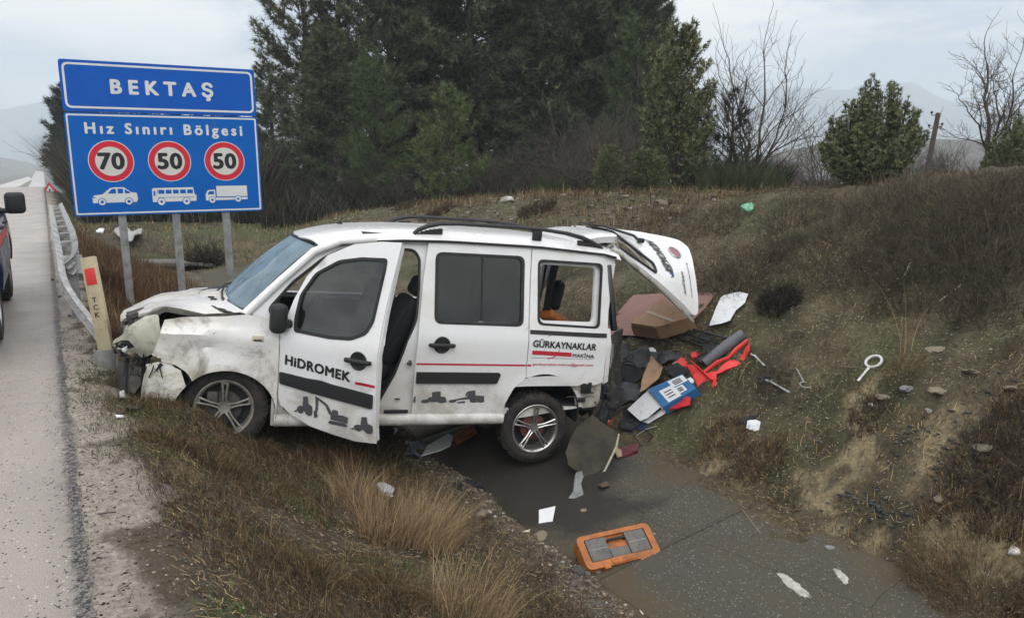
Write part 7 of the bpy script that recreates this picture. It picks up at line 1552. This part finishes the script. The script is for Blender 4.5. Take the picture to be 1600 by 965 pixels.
# ---- trees --------------------------------------------------------------
BARK = mat('pine_bark', (.055, .045, .038), .95, noise=.5, nscale=4, bump=.5, bscale=10); TWIG = mat('bare_bark', (.088, .073, .054), .9, noise=.4, nscale=6)
def tuft_cloud(P, D, ln, wd, k, col, tip, spread=.8):
    """k needles fanning from every point P along D"""
    n = len(P); Pn = np.repeat(P, k, 0); Dn = np.repeat(D, k, 0) + spread * rng.normal(size=(n * k, 3)); Dn /= np.linalg.norm(Dn, axis=1)[:, None] + 1e-9
    L_ = ln * (.6 + .6 * rng.random(n * k)); s = np.cross(Dn, rng.normal(size=(n * k, 3))); s /= np.linalg.norm(s, axis=1)[:, None] + 1e-9; B = Pn - Dn * L_[:, None] * .15; T_ = Pn + Dn * L_[:, None]
    V = np.stack([B - s * wd / 2, B + s * wd / 2, T_], 1).reshape(-1, 3); F = np.arange(n * k * 3).reshape(-1, 3)
    c = np.repeat(col, k, 0) * (1 + .22 * rng.normal(size=(n * k, 1))); t = np.repeat(tip, k, 0); C = np.stack([c * .85, c * .85, t], 1).reshape(-1, 3); return V, F, np.clip(C, .004, .6)
def make_conifer(name, H, R, nb, tufts, ln, wd, k, cols, tipmul, base=.15, angle=.35, shape=.8, irr=.35, lean=0):
    """returns mesh data for trunk+limbs and for the crown of one conifer, height H, crown radius R"""
    bm = bmesh.new(); tube(bm, [(0, 0, -.4), (.03 * H * lean, 0, H * .3), (.02 * H, .01 * H, H * .65), (0, 0, H * .97)], [H * .018, H * .015, H * .009, H * .002], 8)
    P = []; D = []
    for b in range(nb):
        t = base + (1 - base) * (b + random.random()) / nb; az = random.random() * 6.283; r = R * ((1 - t) ** shape * 1.05 + .06) * (1 - irr * random.random()); r *= 1 - .55 * max(0, (base + .18 - t) / .18) * .6
        d = Vector((math.cos(az), math.sin(az), 0)); up0 = angle + .5 * t; p0 = Vector((0, 0, H * t)); pts = []
        for s in range(6):
            q = s / 5; pts.append(p0 + d * r * q + Vector((0, 0, r * (up0 * q + .25 * q * q * (t - .3)) + .05 * r * math.sin(q * 5 + az))))
        tube(bm, pts, [max(.006, .012 * r * (1.15 - q / 5)) for q in range(6)], 4, cap=False)
        m = max(3, int(tufts * r / R / nb * 1.6))
        for j in range(m):
            q = .22 + .78 * random.random() ** .75; i = min(4, int(q * 5)); p = pts[i].lerp(pts[i + 1], q * 5 - i); sdv = Vector((-d.y, d.x, 0)); wq = r * .42 * (1.12 - q) * random.uniform(-1, 1)
            p = p + sdv * wq + Vector((0, 0, random.gauss(.02, .05) * r + abs(wq) * .25)) + d * random.uniform(-.05, .08) * r
            P.append(p); D.append((d * .8 + Vector((0, 0, .75)) + sdv * (wq / (r + .01)) * 1.3).normalized())
    bm2 = bm; me = bpy.data.meshes.new(name + '_wood'); bm2.to_mesh(me); bm2.free(); me.materials.append(BARK)
    P = np.array(P); D = np.array(D); col = pal(len(P), cols, .22); V, F, C = tuft_cloud(P, D, ln, wd, k, col, np.clip(col * tipmul, 0, .5)); return me, (V, F, C)
def np_to_me(name, V, F, C, m):
    me = bpy.data.meshes.new(name); V = np.asarray(V, np.float32); F = np.asarray(F, np.int32); me.vertices.add(len(V)); me.vertices.foreach_set('co', V.ravel()); me.loops.add(F.size); me.loops.foreach_set('vertex_index', F.ravel()); me.polygons.add(len(F)); me.polygons.foreach_set('loop_start', np.arange(0, F.size, 3, dtype=np.int32)); me.update(calc_edges=True)
    a = me.color_attributes.new('col', 'FLOAT_COLOR', 'POINT'); c = np.ones((len(V), 4), np.float32); c[:, :3] = C; a.data.foreach_set('color', c.ravel()); me.materials.append(m); return me
def tree(name, meshes, x, y, s, label, cat='tree', rz=0, sx=1.0, group=None, parts=('trunk', 'crown'), z=None):
    e_ = empty(name, (x, y, gz(x, y) - .05 if z is None else z), label=label, cat=cat, group=group, rot=(0, 0, rz)); e_.scale = (s * sx, s * sx, s)
    for nm, me in zip(parts, meshes): link(nm, me, e_)
    return e_
def cone_mesh(name, *a, **k): w_, (V, F, C) = make_conifer(name, *a, **k); return w_, np_to_me(name + '_crown', V, F, C, LEAF)
PD = [(.095, .125, .062), (.062, .088, .048), (.13, .16, .08)]; PG = [(.08, .125, .05), (.06, .095, .042), (.11, .155, .06)]
pineA = cone_mesh('pineA', 11, 2.4, 170, 9500, .27, .034, 8, PD, 1.5, .03, .30, .50, .40)
pineB = cone_mesh('pineB', 12, 2.8, 180, 10500, .28, .036, 8, PD, 1.3, .04, .25, .42, .45)
pineC = cone_mesh('pineC', 11, 2.3, 150, 8000, .25, .026, 8, [(.10, .115, .068), (.07, .086, .05), (.14, .15, .085)], 1.7, .05, .42, .42, .50)
pineG = cone_mesh('pineG', 5.5, 1.5, 80, 3600, .17, .016, 8, PG, 1.4, .04, .35, .60, .35)
def at_px(px, t): p = CC + ray(px, 300) * t; return float(p[0]), float(p[1])
TR = [(482, 31, pineC, 1.00, 1.15, 'tall loose pine standing immediately right of the town sign'), (548, 33, pineC, 1.08, 1.1, 'tall open pine, second from the sign'), (432, 36, pineC, .62, 1.25, 'half-height pine just behind the right edge of the sign'), (610, 30, pineA, 1.1, 1.05, 'dark pine where the sky shows through the crown, third from the sign'),
      (672, 34, pineB, 1.15, 1.1, 'dark pine rising directly behind the light green sapling'), (742, 31, pineB, 1.05, 1.1, 'dark pine just right of the light green sapling'), (806, 34, pineA, 1.2, 1.2, 'dark pine in the middle of the row above the van roof'), (862, 31, pineB, 1.05, 1.15, 'very dark dense pine above the roof rails'),
      (925, 34, pineA, 1.15, 1.2, 'dark pine above the rear window of the van'), (975, 31, pineB, .96, 1.0, 'dark pine with its tip near the top edge, second from the right end'), (1008, 33, pineA, .82, .95, 'last tall dark pine at the right end of the row'), (520, 27, pineA, .58, 1.2, 'shorter dark pine low in front of the open pines'),
      (890, 38, pineB, 1.15, 1.3, 'dark pine deep in the wood above the spoiler')]
for i, (px, t, ms, s, sx, lb) in enumerate(TR): x, y = at_px(px, t); tree('pine_tree', ms, x, y, s, lb, 'tree', i * 1.9, sx, 'pines of the wood behind the bank')
for px, t, s, sx, lb in ((590, 25, .95, 1.0, 'green bushy pine low between the tall pines'), (985, 27, 1.12, 1.05, 'green pine in front of the dark pines at the right end'), (1022, 29, .95, .8, 'narrow green pine beside the juniper')):
    x, y = at_px(px, t); tree('pine_tree', pineG, x, y, s, lb, 'tree', px, sx, 'pines of the wood behind the bank')
sapl = cone_mesh('sapling', 3.3, 1.25, 60, 1500, .16, .014, 11, [(.115, .16, .065), (.085, .125, .05), (.15, .19, .08)], 1.45, .03, .55, .75, .25)
x, y = at_px(700, 21.5); tree('pine_sapling', sapl, x, y, 1.0, 'light green young pine standing alone before the dark wood', 'tree')
# junipers: upright dense sprays
jun = cone_mesh('juniper', 3.5, 1.05, 150, 5200, .10, .020, 7, [(.10, .12, .055), (.06, .08, .04), (.16, .18, .085), (.27, .28, .15)], 1.7, .02, 1.15, .55, .35)
x, y = at_px(1052, 17.5); tree('juniper_tree', jun, x, y, 1.02, 'tall pale-tipped juniper at the right end of the wood', 'tree', .4, 1.0)
x, y = at_px(1085, 18.5); tree('juniper_tree', jun, x, y, .66, 'smaller dark juniper pressed against the right side of the tall one', 'tree', 2.2, .9)
x, y = at_px(950, 16.5); tree('juniper_bush', jun, x, y, .30, 'small bright juniper bush left of the tall juniper', 'bush', 1.0, 1.5)
x, y = at_px(1010, 16.6); tree('juniper_bush', jun, x, y, .28, 'low juniper bush at the foot of the tall juniper', 'bush', 3.0, 1.9)
def juniper_round():
    RJ = random.Random(3)
    P = []; D = []; bm = bmesh.new(); tube(bm, [(0, 0, -.1), (0, 0, .4)], [.05, .03], 8)
    for i in range(80):
        az = RJ.random() * 6.283; r = .52 * RJ.random() ** .6; top = (1.30 - .80 * (r / .52) ** 2.2) * RJ.uniform(.74, 1.06); b0 = Vector((math.cos(az) * r * .25, math.sin(az) * r * .25, .02)); tp_ = Vector((math.cos(az) * r * 1.15, math.sin(az) * r * 1.15, max(.32, top)))
        pts = [b0, b0.lerp(tp_, .5) + Vector((math.cos(az), math.sin(az), 0)) * .08, tp_]; tube(bm, pts, [.018, .012, .004], 5, cap=False)
        for j in range(120):
            q = RJ.random() ** .8; p = pts[0].lerp(pts[1], q * 2) if q < .5 else pts[1].lerp(pts[2], q * 2 - 1); w_ = .15 * (1.12 - q) + .012; a = RJ.random() * 6.28; o = Vector((math.cos(a), math.sin(a), 0)) * w_ * RJ.random() ** .5
            P.append(p + o + Vector((0, 0, RJ.uniform(-.02, .03)))); D.append((o * 4 + Vector((0, 0, .9))).normalized())
    me = bpy.data.meshes.new('juniper_wood'); bm.to_mesh(me); bm.free(); me.materials.append(BARK); P = np.array(P); D = np.array(D); col = pal(len(P), [(.14, .165, .085), (.09, .115, .06), (.22, .24, .13)], .2); V, F, C = tuft_cloud(P, D, .042, .009, 12, col, np.clip(col * 1.7, 0, .5), .75); return me, np_to_me('juniper_crown', V, F, C, LEAF)
jr = juniper_round(); c = ghit(1352, 308); x, y = at_px(1356, 9.9); tree('round_juniper', jr, x, y, 1.03, 'round grey-green juniper bush alone on the crest of the bank', 'bush', 0, 1.12)
x, y = at_px(1600, 12.0); tree('round_juniper', jr, x, y, .85, 'green juniper bush cut by the right edge', 'bush', 1.4, 1.2)
x, y = at_px(1560, 14.0); tree('round_juniper', jr, x, y, .55, 'small juniper bush at the foot of the right bare tree', 'bush', 2.4, 1.2)
loose = cone_mesh('loosepine', 2.4, .8, 42, 700, .13, .014, 8, [(.03, .042, .028), (.045, .055, .032)], 1.4, .05, .7, .7, .4)
x, y = at_px(1138, 17.6); tree('young_pine', loose, x, y, .98, 'dark open young pine in front of the bare tree', 'tree')
# bare trees
def bare(H, spread, depth, seed, stems=1, n0=5, up=.35, r0=.02):
    rd = random.Random(seed); bm = bmesh.new()
    def grow_(p, d, L, r, k):
        pts = [p]; rr = [r]; ns = 4; J = (.05 if k == 0 else .17)
        for s in range(ns):
            d = (d + Vector((rd.gauss(0, J), rd.gauss(0, J), rd.gauss(0, J * .6) + up * .10))).normalized(); p = p + d * L / ns; pts.append(p); rr.append(r * (1 - .40 * (s + 1) / ns))
        tube(bm, pts, rr, 6 if k == 0 else (4 if k < 3 else 3), cap=False)
        if k >= depth: return
        for c in range(rd.choice((3, 4)) if k else n0):
            t = 1.0 if c == 0 else rd.uniform(.25, .95); i = min(ns - 1, int(t * ns)); q = pts[i].lerp(pts[i + 1], min(1, t * ns - i)); ax = Vector((rd.gauss(0, 1), rd.gauss(0, 1), rd.gauss(0, .35))).normalized(); ax = (ax - d * ax.dot(d)).normalized(); nd = (d + ax * spread * (rd.uniform(.25, .5) if c == 0 else rd.uniform(.7, 1.25))).normalized()
            nd.z = max(nd.z, -.1); nd.normalize(); grow_(q, nd, L * (rd.uniform(.72, .9) if c == 0 else rd.uniform(.5, .75)), max(.0042, r * (.60 if c == 0 else .45)), k + 1)
    for s in range(stems):
        a = s * 6.283 / stems + rd.random() * .6; o = (.5 if stems > 1 else .06); d = Vector((math.cos(a) * spread * o, math.sin(a) * spread * o, 1)).normalized(); grow_(Vector((math.cos(a) * .05 * (stems > 1), math.sin(a) * .05 * (stems > 1), -.15)), d, H * (.30 if stems > 1 else .27), H * r0, 0)
    me = bpy.data.meshes.new('bare_wood'); bm.to_mesh(me); bm.free(); me.materials.append(TWIG); return me
x, y = at_px(1165, 20); b1 = bare(4.8, .85, 4, 5, 5, n0=4, r0=.011, up=.8); tree('bare_tree', (b1,), x, y, 1.02, 'leafless tree with several stems right of the wood', 'tree', .6, 1.0, parts=('branches',))
x, y = at_px(1540, 16); b2_ = bare(4.4, .9, 5, 29, 1, n0=7, r0=.016, up=.35); tree('bare_tree', (b2_,), x, y, 1.0, 'leafless spreading fruit tree at the right edge', 'tree', 2.0, 1.0, parts=('branches',))
x, y = at_px(1575, 19); tree('bare_tree', (b2_,), x, y, .7, 'smaller leafless tree low behind the right one', 'tree', 4.0, 1.1, parts=('branches',))
bb1 = bare(3.6, .8, 3, 31, 9, n0=5, r0=.0055, up=.7); bb2 = bare(3.2, .95, 3, 47, 10, n0=5, r0=.0055, up=.6)
BB = [(930, 22, 1.15, 'tall grey-brown bare thicket right of the pines'), (890, 23, 1.1, 'grey-brown bare bush under the dark pines, centre right'), (845, 22, .85, 'grey bare bush left of the tall thicket'), (965, 23.5, 1.25, 'bare bush behind the small bright juniper'), (905, 20, .8, 'low bare bush at the edge of the grass'), (560, 25, .9, 'bare bush under the open pines right of the sign'), (440, 29, 1.0, 'bare bush at the right edge of the sign'),
      (500, 27, .9, 'bare bush below the loose pine'), (620, 24, .7, 'bare bush left of the light green sapling'), (775, 22.5, .8, 'bare bush right of the light green sapling'), (1215, 30, .8, 'bare shrub in the mist right of the leafless tree'), (1288, 14, .62, 'leafless shrub left of the round juniper'), (1250, 34, .8, 'bare shrub far off in the mist'), (1470, 22, .6, 'bare shrub between the pole and the fruit tree'), (1440, 26, .7, 'bare shrub at the foot of the leaning pole'),
      (240, 30, 1.1, 'dark bare bush under the middle of the sign'), (300, 32, 1.15, 'dark bare bush under the right half of the sign'), (180, 31, 1.0, 'dark bare bush under the left half of the sign'), (360, 31, 1.1, 'dark bare bush right of the third sign post'), (130, 34, 1.2, 'dark bare bush beside the guardrail'), (1340, 30, .7, 'bare shrub far behind the round juniper'), (1400, 36, .9, 'bare shrub on the misty plain')]
for i, (px, t, s, lb) in enumerate(BB):
    x, y = at_px(px, t); tree('bare_bush', (bb1 if i % 2 else bb2,), x, y, s, lb, 'bush', i * 1.3, 1.1, 'leafless bushes', parts=('branches',))
# dark undergrowth that fills the foot of the wood
G = []
for px0, px1, t0, t1, n, h in ((405, 1010, 23.5, 40, 34000, .85), (110, 420, 25, 44, 34000, 2.2), (1060, 1230, 19, 26, 6000, .7), (1215, 1500, 24, 60, 5000, .5)):
    px = px0 + (px1 - px0) * rng.random(n); t = t0 + (t1 - t0) * rng.random(n); R3 = FW[None] + RT[None] * ((px - 800) / CAMF)[:, None] - UP[None] * ((300 - 482.5) / CAMF); Q = CC[None] + R3 * t[:, None]; x, y = Q[:, 0], Q[:, 1]; k = x > 1.0; x, y = x[k], y[k]
    H = h * (.5 + .9 * rng.random(len(x))) * np.clip(1 + .9 * fbm(x * .35, y * .35, 3, 5), .2, 2); P = np.stack([x, y, ground_h(x, y) - .02], -1)
    G.append(ribbons(P, unit(len(x)), H, .35 + .4 * rng.random(len(x)), .03, pal(len(x), [(.05, .043, .033), (.03, .028, .022), (.13, .105, .08), (.045, .065, .03)], .4, [.32, .25, .2, .23]), 3))
V, F, C = join(G); o = npmesh('undergrowth', V, F, VEG, C); tag(o, kind='stuff')
# green broom
def broom(px, t, s, label):
    x, y = at_px(px, t); c = Vector((x, y, gz(x, y))); n = 1100; a = rng.random(n) * 6.283; r = .46 * s * np.sqrt(rng.random(n)); P = np.stack([r * np.cos(a), r * np.sin(a), 0 * a - .03], -1); D = np.stack([np.cos(a), np.sin(a)], -1) + .5 * unit(n)
    V, F, C = ribbons(P, D, s * .85 * (.35 + .75 * rng.random(n)) * (1 - .5 * (r / (.46 * s)) ** 2), .25 + .35 * rng.random(n), .011, pal(n, [(.05, .085, .032), (.036, .06, .024), (.07, .105, .04), (.10, .085, .05)], .25), 3); o = npmesh('broom_bush', V, F, LEAF, C); o.location = c; tag(o, label, 'bush')
broom(1128, 16.5, 1.05, 'bright green broom bush in front of the leafless tree'); broom(1165, 16.8, 1.1, 'bright green broom bush right of the first broom'); broom(1196, 18, .85, 'darker broom bush at the right end of the group'); broom(866, 19.5, .85, 'faint green broom at the foot of the dark pines')
# far dark trees left of the sign
fp = cone_mesh('farpine', 7, 2.2, 80, 2600, .34, .05, 7, [(.030, .042, .028), (.022, .032, .022)], 1.3, .05, .25, .45, .4)
for i, (px, t, s, lb) in enumerate(((62, 62, .88, 'dark roadside pine farthest left, leaning over the guardrail'), (82, 55, .95, 'dark pine second from the left beyond the rail'), (100, 50, 1.0, 'dark pine peeping out left of the sign'), (128, 46, .95, 'dark pine hidden behind the left edge of the sign'), (160, 42, .9, 'dark pine behind the sign, lower left'), (215, 40, .85, 'dark pine behind the sign middle'), (290, 40, .9, 'dark pine behind the right half of the sign'), (360, 39, .9, 'dark pine behind the third sign post'))):
    x, y = at_px(px, t); x = max(x, 1.6 + (y > 50) * .5); tree('roadside_pine', fp, x, y, s, lb, 'tree', i * 1.1, 1.05, 'dark pines beyond the guardrail')
    
# far poplars, leaning pole
pop = bare(12, .30, 3, 77, 1, n0=14, up=1.8, r0=.010)
for px, t, lb in ((1240, 95, 'tall misty poplar on the plain'), (1228, 110, 'second misty poplar left of the tall one')): x, y = at_px(px, t); tree('poplar_tree', (pop,), x, y, 1.0, lb, 'tree', px, .9, parts=('branches',))
x, y = at_px(1442, 34); z_ = gz(x, y); pe = empty('utility_pole', (x, y, z_), label='leaning wooden pole with insulators behind the crest', cat='pole'); topz = float(att(1449, 178, 34)[2]) - z_
bm = bmesh.new(); dx = Vector(RT) * .32; tube(bm, [(0, 0, -.3), tuple(dx + Vector((0, 0, topz)))], [.13, .10], 8); finish('shaft', bm, mat('old_wood', (.10, .085, .07), .9, noise=.4, nscale=3), pe)
for k, (f_, sg_) in enumerate(((.97, -1), (.80, -1), (.82, 1), (.66, -1))):
    bm = bmesh.new(); p = dx * f_ + Vector((0, 0, topz * f_)); q = p + Vector(RT) * .28 * sg_; tube(bm, [p, q, q + Vector((0, 0, .12))], .02, 5); bmesh.ops.create_uvsphere(bm, u_segments=8, v_segments=6, radius=.06, matrix=Matrix.Translation(q + Vector((0, 0, .12)))); finish('insulator', bm, BLACK, pe)

# ================================================================== HAZE: the damp air over the valley
hb_ = bmesh.new(); bx(hb_, (0, 0, 0), (1, 1, 1)); hz_o = finish('haze', hb_, [], smooth=0); hz_o.scale = (6200, 6200, 340); hz_o.location = (0, 0, 340 / 2 - 42); tag(hz_o, kind='stuff')
hm_ = bpy.data.materials.new('haze'); hm_.use_nodes = True; N = hm_.node_tree; N.nodes.clear(); o_ = N.nodes.new('ShaderNodeOutputMaterial'); v_ = N.nodes.new('ShaderNodeVolumePrincipled'); v_.inputs['Color'].default_value = (.84, .93, 1.0, 1); v_.inputs['Density'].default_value = .0008; v_.inputs['Anisotropy'].default_value = .0; N.links.new(v_.outputs[0], o_.inputs['Volume']); hz_o.data.materials.append(hm_)
